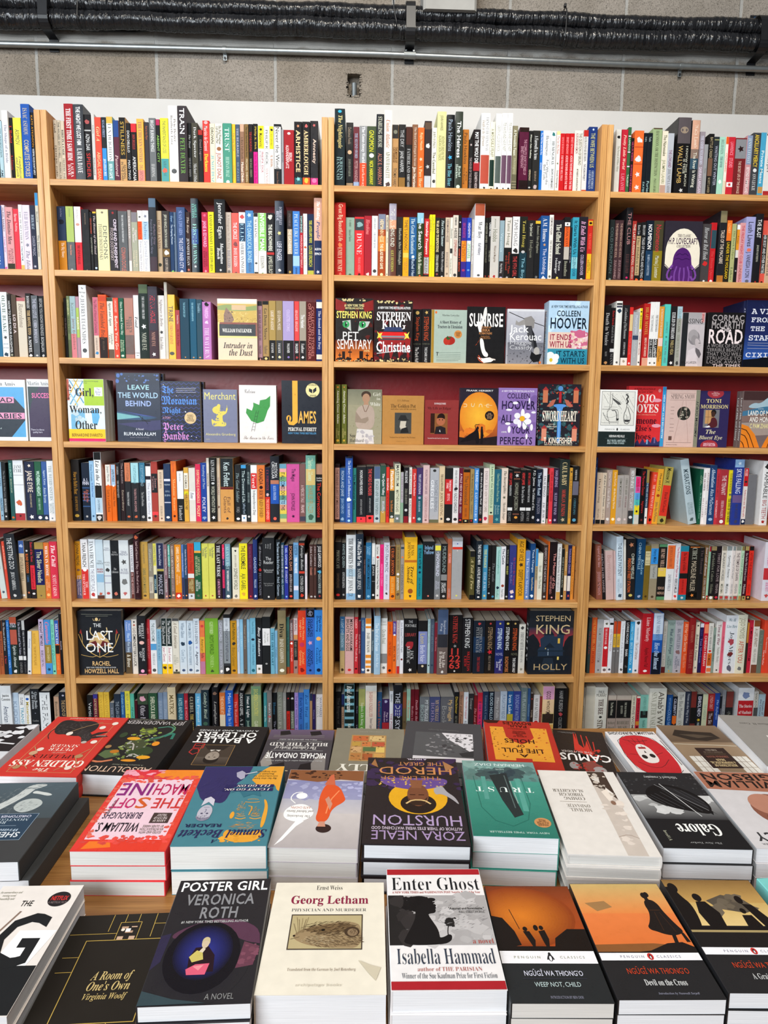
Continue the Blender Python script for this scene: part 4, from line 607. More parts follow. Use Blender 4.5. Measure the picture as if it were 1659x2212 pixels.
t 6 3 96 12 d8b8a0 s ABSOLUTION|t 20 14 60 16 998 s A Southern Reach Novel|e 40 38 18 9 3c4a30|e 52 50 16 10 4a5038|p 5a6a48 60 30 76 24 90 30 86 38 70 40|l c87a58 4 66 22 80 18 92 20|l 4a7a6a 3 40 60 24 66 14 78 24 86 40 82|l 6a9a6a 1.4 44 56 30 60 18 70 14 82 26 90|l 3a7a6a 4 22 66 12 74 10 62|l b8b0a8 2 50 40 56 52 64 50|l b8b0a8 2 36 30 46 34 50 28|n 30 24 70 74 8a9a50 40 3 4|n 34 26 70 70 a8a8a0 26 2.4 6|e 62 60 9 3 e0a030|e 28 28 9 3 e0a030|e 26 52 5 4 e09030|e 44 22 10 2 d89030|e 72 36 6 3 b8742a|e 50 74 12 6 5a6040|n 40 66 66 82 8a9a40 18 4 8|e 80 66 5 5 3c4a34|e 86 44 4 3 a07a50|t 8 88 92 95 c8c0c0 s JEFF VANDERMEER|t 40 96 92 98 998 s Author of Annihilation
lepers;black hardback A Ballet of Lepers with an upside down portrait photograph;2a2727
r 34 26 76 62 4a4038|g 34 26 76 40 3a322c 5a5048|e 56 41 8.4 9 9a8e82|p 2a2420 47 40 46.6 34 50 30 56 28.6 62 30 65.4 34 65 40 62 36 56 34.4 50 36|e 52.6 40 1.5 .6 3a3028|e 59.4 40 1.5 .6 3a3028|l 5a4c40 .5 56 41 55 44.6 57 44.6|l 5a4038 .5 53.6 47 58.6 47|p d0c8c0 51 50 56 53 61 50 64 55 48 55|p 332c28 40 62 46 53 66 53 74 62|L b08a58 .5 34 26 76 26 76 62 34 62 34 26|L b83a38 1.4 74 56 86 56 86 64 74 64 74 56|l b83a38 1.4 76 60 84 60|L b83a38 1.4 82 44 88 48 86 54 78 54 76 48 82 44|t 12 66 92 76 f4f2f0 b A BALLET|t 12 77 92 87 f4f2f0 b OF LEPERS|t 12 89 92 92 ccc b A NOVEL AND STORIES|t 12 6 88 14 ddd b LEONARD/COHEN
billy;grey and purple paperback The Collected Works of Billy the Kid;5a545a
r 0 0 100 100 4a464a|g 0 78 100 100 5a5058 6a5a72|p 8a8480 4 16 20 10 26 30 18 50 6 44|p 2a2628 20 4 44 10 40 30 26 34|p 2a2628 56 6 78 4 84 26 64 34|p 9a948e 80 30 92 20 98 34 92 56|p 2a2628 18 90 34 86 38 96 22 98|p 2a2628 66 90 82 86 84 96 70 98|l d8c8a0 2 56 18 76 20|t 6 40 94 52 f4f2f0 b MICHAEL ONDAATJE|l bbb .6 12 56 88 56|t 22 58 84 64 d8d4d0 i The Collected Works of|t 6 65 94 72 d8d4d0 R BILLY THE KID|l bbb .6 16 75 84 75|t 24 77 82 80 ccc i With a New Afterword by the Author|l 998 .6 14 84 92 84|l 998 .6 14 87 92 87|t 10 35 90 38 bbb i Booker Prize-winning author of The English Patient
polly;olive grey paperback with a patchwork painting panel;868070
r 26 36 76 86 b08a58|r 28 38 42 50 c89a58|r 44 38 58 50 a8603a|r 60 38 74 50 b07a48|r 28 52 40 62 d8b868|r 40 54 58 62 5a7048|r 60 52 74 62 c8a070|r 28 64 46 72 b85a40|r 48 64 60 72 c87848|r 62 64 74 72 b8944a|r 28 74 50 84 d0b078|r 52 74 74 84 c06a40|n 28 38 74 84 7a5a38 50 2 4|t 10 18 90 30 e8e4d8 R POLLY|t 30 92 66 94 b8b0a0 s archipelago books
shore;dark grey paperback with a black and white shoreline photograph;4c4b4e
r 12 24 86 78 5a5a5c|p d8d4d8 12 78 52 78 44 66 26 52 14 42 12 34|n 12 36 70 76 8a888a 60 2.6 4|p d8d4d8 12 24 86 24 86 32 12 32|p 3a3a3c 12 46 30 40 26 34 12 34|n 12 40 50 70 4a484a 20 3 7|l 333 1 26 60 30 61|l 333 1 24 66 28 67|l 333 1 30 70 34 71|t 30 82 70 85 777 s Translated from the Norwegian|t 30 4 80 12 b05038 r SHORE
outsider;black paperback The Outsider with red paint splashes;2a2422
p c83a30 60 96 56 70 46 60 38 78 36 56 28 52 44 46 58 52 66 58|l c83a30 2 56 92 56 64|l c83a30 2 46 90 46 60|l c83a30 2 36 88 34 56|l c83a30 2 26 76 28 56|n 20 20 70 60 c83a30 30 4 3|p 8a4a42 20 10 50 14 60 30 40 36 24 26|e 30 18 12 7 a8a0a0|e 74 24 9 7 9a9494|n 20 8 76 30 a83a34 24 4 6|t 2 34 98 48 f4f0ee b CAMUS|t 34 50 92 54 d8ccc8 s THE OUTSIDER|t 52 92 94 95 aaa s Albert Camus/One of the century's
skull;white and red paperback with a hand drawn skull;e6e2e2
p c82c34 10 20 30 8 70 10 90 24 94 50 88 80 70 90 40 92 16 84 6 60|L 3a1a1c 1 10 20 30 8 70 10 90 24 94 50 88 80 70 90 40 92 16 84 6 60|p e8e0dc 36 36 60 32 70 42 66 62 58 72 44 72 36 60|e 44 48 5 4 222|e 60 46 5 4 222|p 222 50 54 54 54 52 59|r 45 62 59 66 a83a3a|l 222 .8 50 64 50 70|l 222 .8 40 72 38 82|l 222 .8 48 74 47 84|l 222 .8 56 74 57 84|l 222 .8 62 70 68 80|l 222 .8 70 50 84 52|l 222 .8 34 50 20 54|l 222 .8 20 40 40 26 60 24 80 36|t 4 93 96 99 222 b WILLIAM S. BURROUGHS|t 2 2 96 12 222 b QUEER|l 333 1 30 80 44 78 60 78 76 82|l 222 1.2 4 30 4 80
reflections;brown paperback Reflections of a Nonpolitical Man with a shuttered attic window photograph;8f7a64
g 0 0 100 60 8a7660 9a846c|g 0 64 100 100 6a5848 84705c|p d8d4cc 4 6 28 6 28 36 4 36|l 8a7a6a 1 12 6 12 36|l 8a7a6a 1 20 6 20 36|l 8a7a6a 1 4 16 28 16|l 8a7a6a 1 4 26 28 26|p d8d4cc 66 4 92 4 92 36 66 36|l 8a7a6a 1 75 4 75 36|l 8a7a6a 1 84 4 84 36|l 8a7a6a 1 66 16 92 16|l 8a7a6a 1 66 26 92 26|p 3a322c 14 72 40 66 66 68 88 78 76 90 50 86 20 84|p 5a4e42 22 76 50 72 76 80 50 80|r 26 14 72 52 3a2c28|t 32 17 66 21 e0c898 R REFLECTIONS OF|t 30 22 68 26 e0c898 R A NONPOLITICAL|t 42 27 56 31 e0c898 R MAN|t 32 33 66 37 a86a58 r THOMAS MANN|l 986 .5 32 40 66 40|t 34 42 64 45 876 r INTRODUCTION BY|t 40 46 58 49 c8b8a8 r MARK LILLA|l c8bca8 2 2 56 98 60
tunnel;thick grey paperback with a white label corner;98948f
t 30 80 80 84 5a5652 r William H. Gass|r 30 30 60 58 e6e2dc
sheppard;dark slate paperback with a pale drawing of limbs and a blue panel;454647
g 0 50 100 100 4a5358 55636b|p c2c6c4 30 97 36 92 42 90 44 82 52 72 64 58 72 52 84 50 92 53 84 60 70 66 60 76 54 86 52 94 44 98|p c8ccca 40 88 32 86 22 84 17 81 23 80 33 83 42 84|p b6bcba 46 74 36 77 26 75 20 69 24 62 34 57 44 60 50 66|h 58 72 16 20 8c9496 90 7 55 4|h 34 67 10 7 7c8486 40 5 30 6|h 30 93 20 5 66747c 60 9 4 8|r 16 24 94 56 33475a|L 9ab 0.5 16 24 94 24 94 56 16 56 16 24|t 20 27 90 33 d8dce0 b SHEPPARD LEE|t 24 34 86 38 bcd i Written by Himself|l 9ab .5 30 41 90 41|t 22 43 90 50 b8c4cc r ROBERT/MONTGOMERY BIRD|t 22 51 70 54 ccd b CHRISTOPHER LOOBY|p a8b0b4 60 20 80 14 90 4 76 8 56 16
soft;red orange and pink paperback The Soft Machine with brushed lettering;d8383e
r 4 8 96 90 e8c8d4|r 0 0 100 12 dc4030|r 0 86 100 100 d83a44|r 0 0 8 100 dc4838|r 93 0 100 100 dc4038|p e8882c 0 88 34 86 60 90 50 100 0 100|p e8782c 60 4 90 2 86 10 64 10|n 4 8 96 16 e05048 50 4 3|n 4 82 96 90 e05a48 50 4 4|n 2 10 12 90 e06050 40 3 5|n 88 10 98 90 e06a58 40 3 6|n 50 92 100 100 e8a0b0 12 6 7|t 8 63 50 80 b8285c n MACH|t 51 63 92 80 8a2a78 n INE|t 8 47 42 60 c83a3a n THE|t 46 47 62 61 d0602a n S|t 62 47 90 60 c02a6a n OFT|t 46 33 90 44 3a3048 n BURROUGHS|t 42 19 90 31 2a2430 n WILLIAM S.|r 13 30 34 42 4a3a38|t 16 31 31 41 d8c8c8 b A BOOK OF/THE CUT-UP/TRILOGY|t 14 18 40 28 554 s EDITED AND WITH/AN INTRODUCTION/BY OLIVER HARRIS|t 85 42 88 58 544 V THE RESTORED TEXT
beckett;teal and gold paperback A Samuel Beckett Reader with two portraits;4c808c
p 3a3562 60 48 74 50 88 52 97 66 100 70 100 100 40 100 42 88 50 78 57 66|p e0a03c 7 74 22 70 38 74 35 84 26 94 18 100 0 100 0 64 4 66|p e0a03c 10 8 16 4.5 28 3.4 40 4.5 48 8 50 14 46 18 42 15 30 14 18 15 12 18 8 14|n 8 4 50 14 e0a03c 26 3.4 4|p e0a03c 8 22 12 18 13 30 12 44 16 54 12 52 8 42|e 46.6 34 2.4 4.2 e0a03c|h 28 22 14 5 d89838 40 8 4 5|l e0a03c 1.4 14 30.6 20 29 26 30.6|l e0a03c 1.4 31 30.6 36 29 42 30.6|l e0a03c .9 16 33 20 32.4 25 33|l e0a03c .9 32 33 37 32.4 41 33|h 20 35 5 1.4 e0a03c 16 4 0 4|h 37 35 5 1.4 e0a03c 16 4 0 5|h 22 40 6 5 c8943c 40 5 60 6|l e0a03c 1.2 28 34 26 44 31 45|l e0a03c 1 20 50 28 49 36 50|l e0a03c .8 22 53 28 54 34 53|h 38 44 5 7 e0a03c 30 5 70 8|p 3c7080 20 57 30 60 40 56 48 66 40 70 26 70|p 4c808c 30 74 44 66 58 62 52 76 42 84|e 78 37 8 9.4 b8b4c0|p 8a8698 70 34 71 29 78 26.6 85 29 86.6 34 84 31.6 78 30.4 72 31.6|h 78 32 7 3 5a5468 40 3 80 8|e 75 36 1.4 .8 4a4660|e 81 36 1.4 .8 4a4660|l 6a6680 .7 78 37 77 41 79 41|l 6a6680 .7 75 43.4 81 43.4|p c8c4d0 71 45 78 50 85 45 84 54 78 57 72 53|h 70 72 22 16 4c4774 70 10 60 3|p a8a4b8 46 82 50 80 56 84 58 90 52 93 47 90|l c8c8d0 2 33 91 46 88|t 54 2.6 60 6.4 2a2a50 i A|t 4 8 46 17 2a2a58 i Samuel|t 51 8 97 17 33325c i Beckett|t 54 20 94 23.6 2a2a50 b READER|r 8 64 68 68 332f5c|r 8 69 66 73 332f5c|t 12 64.6 66 67.4 f0e8d8 i I CAN'T GO ON,|t 12 69.6 52 72.4 f0e8d8 i I'LL GO ON|t 6 80 36 93 6a5a30 s By far the best/introduction to/Beckett in/the language
awakening;pale paperback The Awakening with a woman in orange by the sea;c4bcc0
g 0 0 100 40 b0a8a8 c8c0be|g 0 40 100 58 c2bcbe b4b2be|g 0 58 100 84 9a9aba 8888ae|n 0 58 100 82 a8a8c8 40 5 3|p 8a5a3c 0 84 30 86 60 82 100 86 100 100 0 100|n 30 86 96 98 4a3024 26 4 5|p d85a30 22 62 30 76 44 80 50 76 54 60 52 44 54 32 46 28 38 32 36 46 20 56|l f09060 1.6 30 70 40 56 42 40|p c8907a 38 44 46 58 42 62 36 52|p c86a4c 36 78 50 78 44 92 40 94|e 42 22 9 5 3a2a28|p c8907a 40 24 50 24 48 30 42 30|p f4f2f0 56 40 60 34 72 28 90 32 94 40 88 48 74 52 62 48|c 76 62 7 f4f2f0|l f4f2f0 1.4 82 52 90 58 86 66 76 67|p f4f2f0 66 30 76 30 94 2 86 8 74 24|t 60 34 88 38 5a5048 r The Awakening|t 58 40 90 43 6a6058 i and Selected Stories|t 62 45 86 48 b86a50 s KATE CHOPIN
herod;black hardback The Life of Herod the Great with a gold halo portrait;2c282b
n 0 60 100 100 3a2c4c 40 9 4|t 4 4 92 13 a890b8 s ZORA NEALE|t 6 14 92 17 c8b8c8 b AUTHOR OF THEIR EYES WERE WATCHING GOD|t 4 18 92 29 b09ac0 s HURSTON|c 46 49 30 e0a828|p 6a5090 14 64 40 58 56 58 84 64 86 74 60 72 14 74|n 14 62 86 74 e0b858 60 1.4 6|e 46 42 18 11 2a2220|e 46 52 11 13 7a4e38|p 3a2a22 36 50 40 40 52 40 57 50 54 46 40 46|l d8b880 2 34 42 40 46 52 46 58 42|l 3a2018 1.4 40 52 45 52|l 3a2018 1.4 49 52 54 52|p 8a5a40 42 60 52 60 54 70 40 70|p a8a4a8 16 56 8 50 4 40 12 48 22 54 28 52 30 60 20 64|t 20 70 84 75 b87a4c s THE LIFE OF|t 6 77 88 87 c88a58 s HEROD|t 16 89 66 94 c88a58 s THE GREAT|t 34 97 56 99 d8ccd8 b A NOVEL|p a87850 4 88 14 82 16 96|p a07048 88 86 96 90 92 98
trust;teal paperback Trust with an upside down tower in cloud and a round prize seal;3f8a7c
g 0 0 100 30 2f7668 3a8676|g 0 30 100 70 3a8676 4a9686|g 0 70 100 100 5a8a84 7a9c98|n 2 74 98 98 86a8a2 30 12 9|n 6 72 94 90 5a7a76 40 9 4|n 24 72 78 88 44595a 40 8 7|n 34 74 64 84 34444a 24 7 3|t 10 4 80 6 c8dcd4 s NEW YORK TIMES BESTSELLER|L 2a6a5e .8 24 76 22 40 30 20 50 12 70 18 84 34 88 76|p 2a3434 42 82 40 50 34 26 46 22 56 44 66 78|l 5a6a68 1.4 46 78 42 34|l 8aa8a0 1.4 40 70 37 40|r 72 44 78 76 5a9c90|r 26 30 33 74 5aa092|c 14 17 10 c8905c|t 7 13 21 21 5a3820 b WINNER/PULITZER/PRIZE|t 12 54 88 61 e8f4f0 r T R U S T|t 14 92 84 96 e0ecea s HERNAN DIAZ|t 44 86 56 88 c8dcd8 s A NOVEL
slaughter;white hardback Coming Through Slaughter with a sepia photo strip;e0dad4
p c8bcb2 14 0 36 0 36 100 14 100|n 14 12 36 60 d8ccc2 16 6 3|p 4a3c34 14 62 22 72 36 80 36 100 14 100|p e8e0d8 16 70 22 78 26 66 20 64|p d8d0c8 26 84 34 88 32 94 24 92|n 15 66 35 98 c8bcb0 22 3.4 6|e 22 58 3 2.6 8a6a58|p e8dcd0 20 62 26 60 30 72 22 76|l a08a7c .6 14 18 24 22 36 19|t 52 46 78 50 7a7268 r MICHAEL|t 52 51 80 55 7a7268 r ONDAATJE|l 987 .5 54 58 86 58|t 54 60 80 64 6a6258 r COMING|t 54 65 84 69 6a6258 r THROUGH|t 52 70 90 74 6a6258 r SLAUGHTER
galore;black paperback Galore with an overturned rowing boat;343436
r 0 0 100 34 242426|g 0 34 100 66 3a3a3c a8a8a8|n 0 44 100 64 c8c8c8 20 12 3|r 0 66 100 100 2e2e30|n 0 66 100 96 4a4a4c 70 2 5|p 1c1c1d 13 44 9 52 12 62 20 71 34 79 52 82 68 79 79 71 81 62 72 54 52 47 30 43 18 41|p 2c2c2e 14 45 12 54 18 64 32 74 52 80 60 80 40 64|l 8a8a8c .9 13 44 26 54 44 68 61 81|l 505054 .7 24 45 50 72|l 505054 .7 34 46 60 70|l 505054 .7 44 48 68 68|l 505054 .7 54 50 74 66|l 505054 .7 64 53 79 65|l 505054 .7 14 50 40 74|l 505054 .7 14 56 32 73|l 48484a .7 30 43 56 74|p 1c1c1d 8 40 12 44 14 40 18 44 14 47|l d8d8d8 1 30 38 54 82|t 20 14 70 28 f0f0ee R Galore|t 30 5 66 7 999 i The New Yorker|t 24 90 68 95 c8c8c8 r Michael Crummey|t 84 8 88 20 998 V A Novel
agency;white and brown paperback Agency with a blurred face;d0ccce
p a8705a 0 70 100 74 100 100 0 100|e 36 46 30 22 8a5a4a|e 34 34 24 12 3a2e2c|e 44 54 20 14 b88470|t 4 76 96 86 2a2422 b WILLIAM|t 4 87 96 97 2a2422 b GIBSON|t 20 8 90 18 3a3a3c b AGENCY|t 60 4 90 6 666 s BESTSELLER|l e8e0e0 1.6 26 48 34 52 40 48
pattern;turquoise patterned paperback at the table corner;7ec8c4
n 0 0 100 100 d8e4e0 30 12 3|n 0 0 100 100 4aa8a4 20 8 5|t 20 40 80 50 345 R STORIES
dig;white and black paperback with a huge letter and a round black sticker;e4dcd6
r 0 67 100 100 26282a|t 38 14 52 19 222 b THE|c 80 13 13 2c2a2c|t 70 10 90 14 d83a38 b NETFLIX|t 69 15 91 17 877 s A NETFLIX FILM|l 8a7468 2.4 44 24 24 60|p f4f2f2 50 67 58 40 100 40 88 67|t 34 25 92 67 26282a b G|t 4 5 30 14 887 s An extraordinary and/moving novel/beautifully told|t 14 76 52 81 ccc b JOHN PRESTON
room;black paperback A Room of One's Own with gold line border;2b2723
L c8a858 .8 22 24 98 24 98 88 22 88 22 24|L c8a858 .6 50 8 72 8 72 24 50 24 50 8|l c8a858 .6 2 18 50 18|l c8a858 .6 40 0 40 16|l c8a858 .6 54 0 54 8|l c8a858 .6 68 0 68 8|l c8a858 .6 86 0 86 22|l c8a858 .6 86 10 100 10|l c8a858 .6 6 38 22 38|l c8a858 .6 6 50 22 50|l c8a858 .6 30 88 30 100|l c8a858 .6 52 88 52 100|l c8a858 .6 74 88 74 100|r 53 12 60 14 b89880|r 58 16 66 18 b89880|c 55 15 2 e8dccc|r 58 14 63 17 eee|r 52 21 58 24 c8a890|r 64 21 70 24 c8a890|r 63 12 69 13 c8a890|t 44 50 82 57 c8b078 i A Room of|t 43 58 84 65 c8b078 i One's Own|t 43 67 83 73 c0a870 i Virginia Woolf
poster;black paperback Poster Girl with a figure inside a dark eye shape;2c2b2f
q 46 66 48 36 1c1c2a 2c2b2f|p 5a3a4e 10 48 40 38 66 36 96 44 100 58 84 56 60 46 36 44 14 54|p 6a4050 84 56 100 60 96 74 80 76|p 34304a 0 50 10 48 8 70 0 76|n 84 58 98 72 7a4a5a 12 4 4|e 46 66 36 27 17171f|q 46 63 30 22 343a8c 17171f|p 2a1a24 38 60 50 59 58 66 60 78 36 79 34 68|p c8b868 34 67 40 62 46 64 48 69 38 71|e 46.5 56.5 3.6 4 d0bca0|p c8b890 42.6 57 43 53 46.6 51.4 50.4 53 50.6 58 49.4 55 45 54.4|p d8c8b0 42 63 45 60 48 61 46 64|p d8607a 34 76 42 72.5 55 72 53 80 36 80|p e89098 40 74 50 73 46 77|t 4 2 98 11 f4f4f4 b POSTER GIRL|t 14 14 86 24 8a8a8e b VERONICA|t 32 26 72 36 8a8a8e b ROTH|t 16 38 84 40 bbb b #1 NEW YORK TIMES BESTSELLING AUTHOR|t 58 93 84 97 888 s A NOVEL|p 3a4a50 0 90 30 96 60 99 0 100
georg;cream square paperback Georg Letham with a rat engraving;e3dbcb
t 38 3 62 8 333 r Ernst Weiss|t 16 14 86 25 8a2c48 R Georg Letham|t 18 27 84 30 555 r PHYSICIAN AND MURDERER|r 19 33 81 65 4a4038|r 20 34 80 64 b8a880|p 9a8464 23 53 25 50 31 46.5 40 43.5 52 41.5 64 39.5 74 40.5 80 44 80 63.6 62 63.6 48 63 36 61 28 58 24 55.5|p 7a6448 30 48 42 44 56 42 68 41 78 46 66 49 54 50 42 50|h 52 46 24 6 4a3a2a 260 5 8 4|h 56 56 24 7 6a5640 240 5 -14 5|h 42 57 14 4 b8a484 90 4 -10 6|e 72 49.5 6.4 4.6 4a3a2c|e 72.6 50 4.4 3.4 8a745a|h 73 50 4 3 5a4836 30 3 60 9|e 47.6 47.8 1.6 .9 1c1714|e 23.6 53 1 .8 2a201a|l 7a684c .3 27 51 24 36|l 7a684c .3 31 50 34 36|l 7a684c .3 29 50 29 37|l 7a684c .4 26 52 22 42|l 7a684c .4 28 50 26 38|l 7a684c .4 30 50 32 38|l 7a684c .4 28 54 21 56|t 22 80 76 83 887868 r Translated from the German by Joel Rotenberg|p c8bea8 78 74 88 78 96 80 92 90 86 84|t 30 92 66 94.5 c4bcac s archipelago books
ghost;white and red paperback Enter Ghost with a silhouette holding a flower;e6e2e2
r 0 0 100 6 a82830|t 4 8 97 21 222428 r Enter Ghost|t 5 22 96 24 a8443c R A NEW YORK TIMES and WASHINGTON POST Notable Book of the Year|r 0 26 100 68 a8a4a4|n 40 26 100 66 bcb8b8 40 9 3|p 2a2828 0 26 16 26 20 40 14 68 0 68|n 4 28 26 66 3a3636 16 9 6|e 32 34 14 7.4 1f1d1e|n 17 28 46 39 1f1d1e 90 3.6 5|p 1f1d1e 30 32 44 32 46 35 48.6 37.4 47 38.4 47.6 40 46 42 41 42.4 39 43.5|p 1f1d1e 27 36 40 36 39 43 43 49 47 55 48 60 48 62.5 53 61.4 57 59.4 60 60.6 58.5 65 50 67.8 12 68 17 60 23 52 27 45|l 1f1d1e .9 56 62 56.4 56 58.4 51|e 59.5 49.6 4.4 3.6 2a2828|n 55 46 65 53 2a2828 26 2 8|h 70 44 26 14 8c8888 90 5 20 3|t 60 37 96 39 333 b "Assured and formidable."|t 70 40 96 42 555 i WALL STREET JOURNAL|t 78 63 98 67 b04a40 r a novel|t 6 70 96 82 3a4250 r Isabella Hammad|t 24 84 82 87 a8605a r author of THE PARISIAN|t 10 88 94 92 5a6068 r Winner of the Sue Kaufman Prize for First Fiction|r 0 94 100 100 a82830
weep;orange sunset paperback Weep Not, Child with two distant silhouettes;2b2e30
g 0 0 100 20 7a3c22 9a4a24|g 0 20 100 58 9a4a24 a84c22|q 34 30 60 28 d47c2a 8f431e|p 1f1a18 0 30 12 32 22 44 26 56 0 60|p 1f1a18 64 50 80 42 100 42 100 60 60 60|r 0 57 100 61 1f1a18|l 1f1a18 .8 22 24 28 42|e 34 42 2.6 2 1f1a18|p 1f1a18 31 44 38 44 42 52 40 58 38 58 34 50|e 52 41 2.4 2 1f1a18|e 46 41 2.6 2.6 1f1a18|p 1f1a18 48 44 55 43 57 51 55 58 52 58 50 52|r 0 61 100 71 eceaee|t 14 65 42 67 998 b P E N G U I N|t 62 65 88 67 998 b C L A S S I C S|e 52 66.4 2.6 3 2a2a2e|e 52 63.6 1.5 1.5 2a2a2e|e 52 67 1.3 2 eceaee|p 2a2a2e 49.4 65 48 68 49.6 68|p 2a2a2e 54.6 65 56 68 54.4 68|t 20 76.5 80 80.5 dde s NGŨGĨ WA THIONG'O|l 445 .4 18 82.5 82 82.5|t 28 85 74 88.5 bcc s WEEP NOT, CHILD|t 40 95 72 97 889 s INTRODUCTION BY BEN OKRI
devil;orange paperback Devil on the Cross with a lone woman silhouette;2a2a2c
g 0 0 100 30 c8ac70 e08a4c|g 0 30 100 62 e08048 d8743c|p a07a50 8 20 30 18 36 24 18 28|p 8a5a34 0 58 60 57 100 60 100 64 0 64|p 241f1e 54 63 74 57 90 56 100 60 100 65 30 65|e 77.5 12.6 3.6 3.1 241f1e|e 80.5 11.6 2.6 2.6 241f1e|p 241f1e 76 15 80 15 81 18 76 18|p 241f1e 75 17 83 16.6 87.5 21 88.5 27 90 31 94 40 98.5 47 92 49.6 84 50.4 76 49 70 46.6 65 45.4 63.5 42.4 67 39.4 71 34 73.5 28 72.5 22|l 5a3a24 .5 75 27 86 27|l 4a3020 .5 79 29 78 46|l 4a3020 .5 84 29 90 47|p 241f1e 84 48 88 48 86 58 82 58|p 241f1e 94 48 97 48 99 56 95 56|r 0 65 100 71 f0eef2|t 20 67 44 69 889 b P E N G U I N|t 56 67 80 69 889 b C L A S S I C S|e 50 68 3 2.8 c83a38|e 50 68.2 1.3 1.9 2a2224|e 50 68.6 .6 1.2 f0eef2|t 20 77 80 81.5 c8482c s NGŨGĨ WA THIONG'O|t 32 85.5 72 90 ccc R Devil on the Cross|t 40 95 78 97 889 i Introduction by Namwali Serpell
wheat;dark sky paperback A Grain of Wheat with silhouettes at dusk;2a2a2c
g 0 0 100 24 8a6a40 c09a5c|g 0 24 100 46 c8a868 e0c488|p 5a5248 36 22 56 16 76 20 86 30 70 34 44 30|n 40 18 84 32 6a6052 16 8 3|p 1c1a1a 0 8 8 8 12 18 18 26 16 44 10 54 0 54|e 8 9 5 5 1c1a1a|e 28 19 4.6 4 1c1a1a|p 1c1a1a 24 23 34 23 42 34 40 48 24 50 20 34|e 68 32 3 2.6 1c1a1a|p 1c1a1a 64 36 74 36 78 46 62 48|e 72 21 4 4 1c1a1a|p 1c1a1a 72 25 82 26 92 42 90 48 80 46|r 0 47 100 50 1c1a1a|r 0 50 100 52 a89468|r 0 52 100 65 232122|r 0 65 100 71 f0eef2|t 20 67 44 69 889 b P E N G U I N|t 56 67 80 69 889 b C L A S S I C S|e 50 68 3 2.8 c83a38|e 50 68.2 1.3 1.9 2a2224|e 50 68.6 .6 1.2 f0eef2|t 20 77 80 81.5 c8482c s NGŨGĨ WA THIONG'O|t 32 85.5 72 90 bbb R A Grain of Wheat
holes;red and yellow paperback A Life Full of Holes with torn block shapes;b3382c
p e09c3c 10 22 90 22 92 86 72 86 70 66 62 58 50 52 38 58 30 66 32 86 8 86|n 10 24 30 86 b3382c 24 1.8 4|n 70 24 92 86 6a3a1c 30 1.4 6|r 40 12 62 26 b3382c|t 44 4 58 11 3a1c14 b TAHAR|t 44 28 56 34 3a1c14 b A|t 22 36 80 44 3a1c14 b LIFE FULL|t 46 46 58 51 3a1c14 b OF|t 30 54 74 62 3a1c14 b HOLES|t 40 66 60 79 5a2018 b A NOVEL BY/DRISS/BEN HAMED/CHARHADI|t 36 82 66 84 5a2018 b RECORDED/AND TRANSLATED BY|t 36 86 64 91 3a1c14 b PAUL|t 28 92 72 98 3a1c14 b BOWLES|p 3a2018 76 100 80 94 94 93 100 96 100 100""".strip().split('\n'):
    if ';' in ln.split(' ')[0] or (';' in ln and not '|' in ln):
        key, lab, base = ln.split(';'); COVERS[key] = [lab, base, []]
    else: COVERS[key][2] = [x for x in ln.split('|') if x]

PG = ['c4beb2', 'bdb4a4', 'ccc8c0', 'b9ae9c', 'c8c2ba']  # page tints for shelf books, darkened so the colour carries some shelf shade
def make_book(name, w, d, h, hard, col, segs, seed, T=IDT, pax=0, gloss=False, art=None, art_T=None, art_w=None, pg=None):
    """cover (top-level mesh) with page_block, spine_lettering and cover_print as its parts"""
    mat = COVER_G if gloss else COVER_M
    m = MB(); solid(m, w, d, h, hard, lin(col), T); o = m.build(name, [mat])
    m = MB(); pages(m, w, d, h, hard, lin(pg or rnd('pg', seed).choice(PG)), T); m.build('page_block', [PAPER[pax]], o)
    if segs:
        m = MB(); spine_print(m, w, h, hard, segs, seed, T)
        if m.f: m.build('spine_lettering', [mat], o)
    if art:
        m = MB(); cover_print(m, art_w or d, h, art, seed, art_T)
        if m.f: m.build('cover_print', [mat], o)
    return o

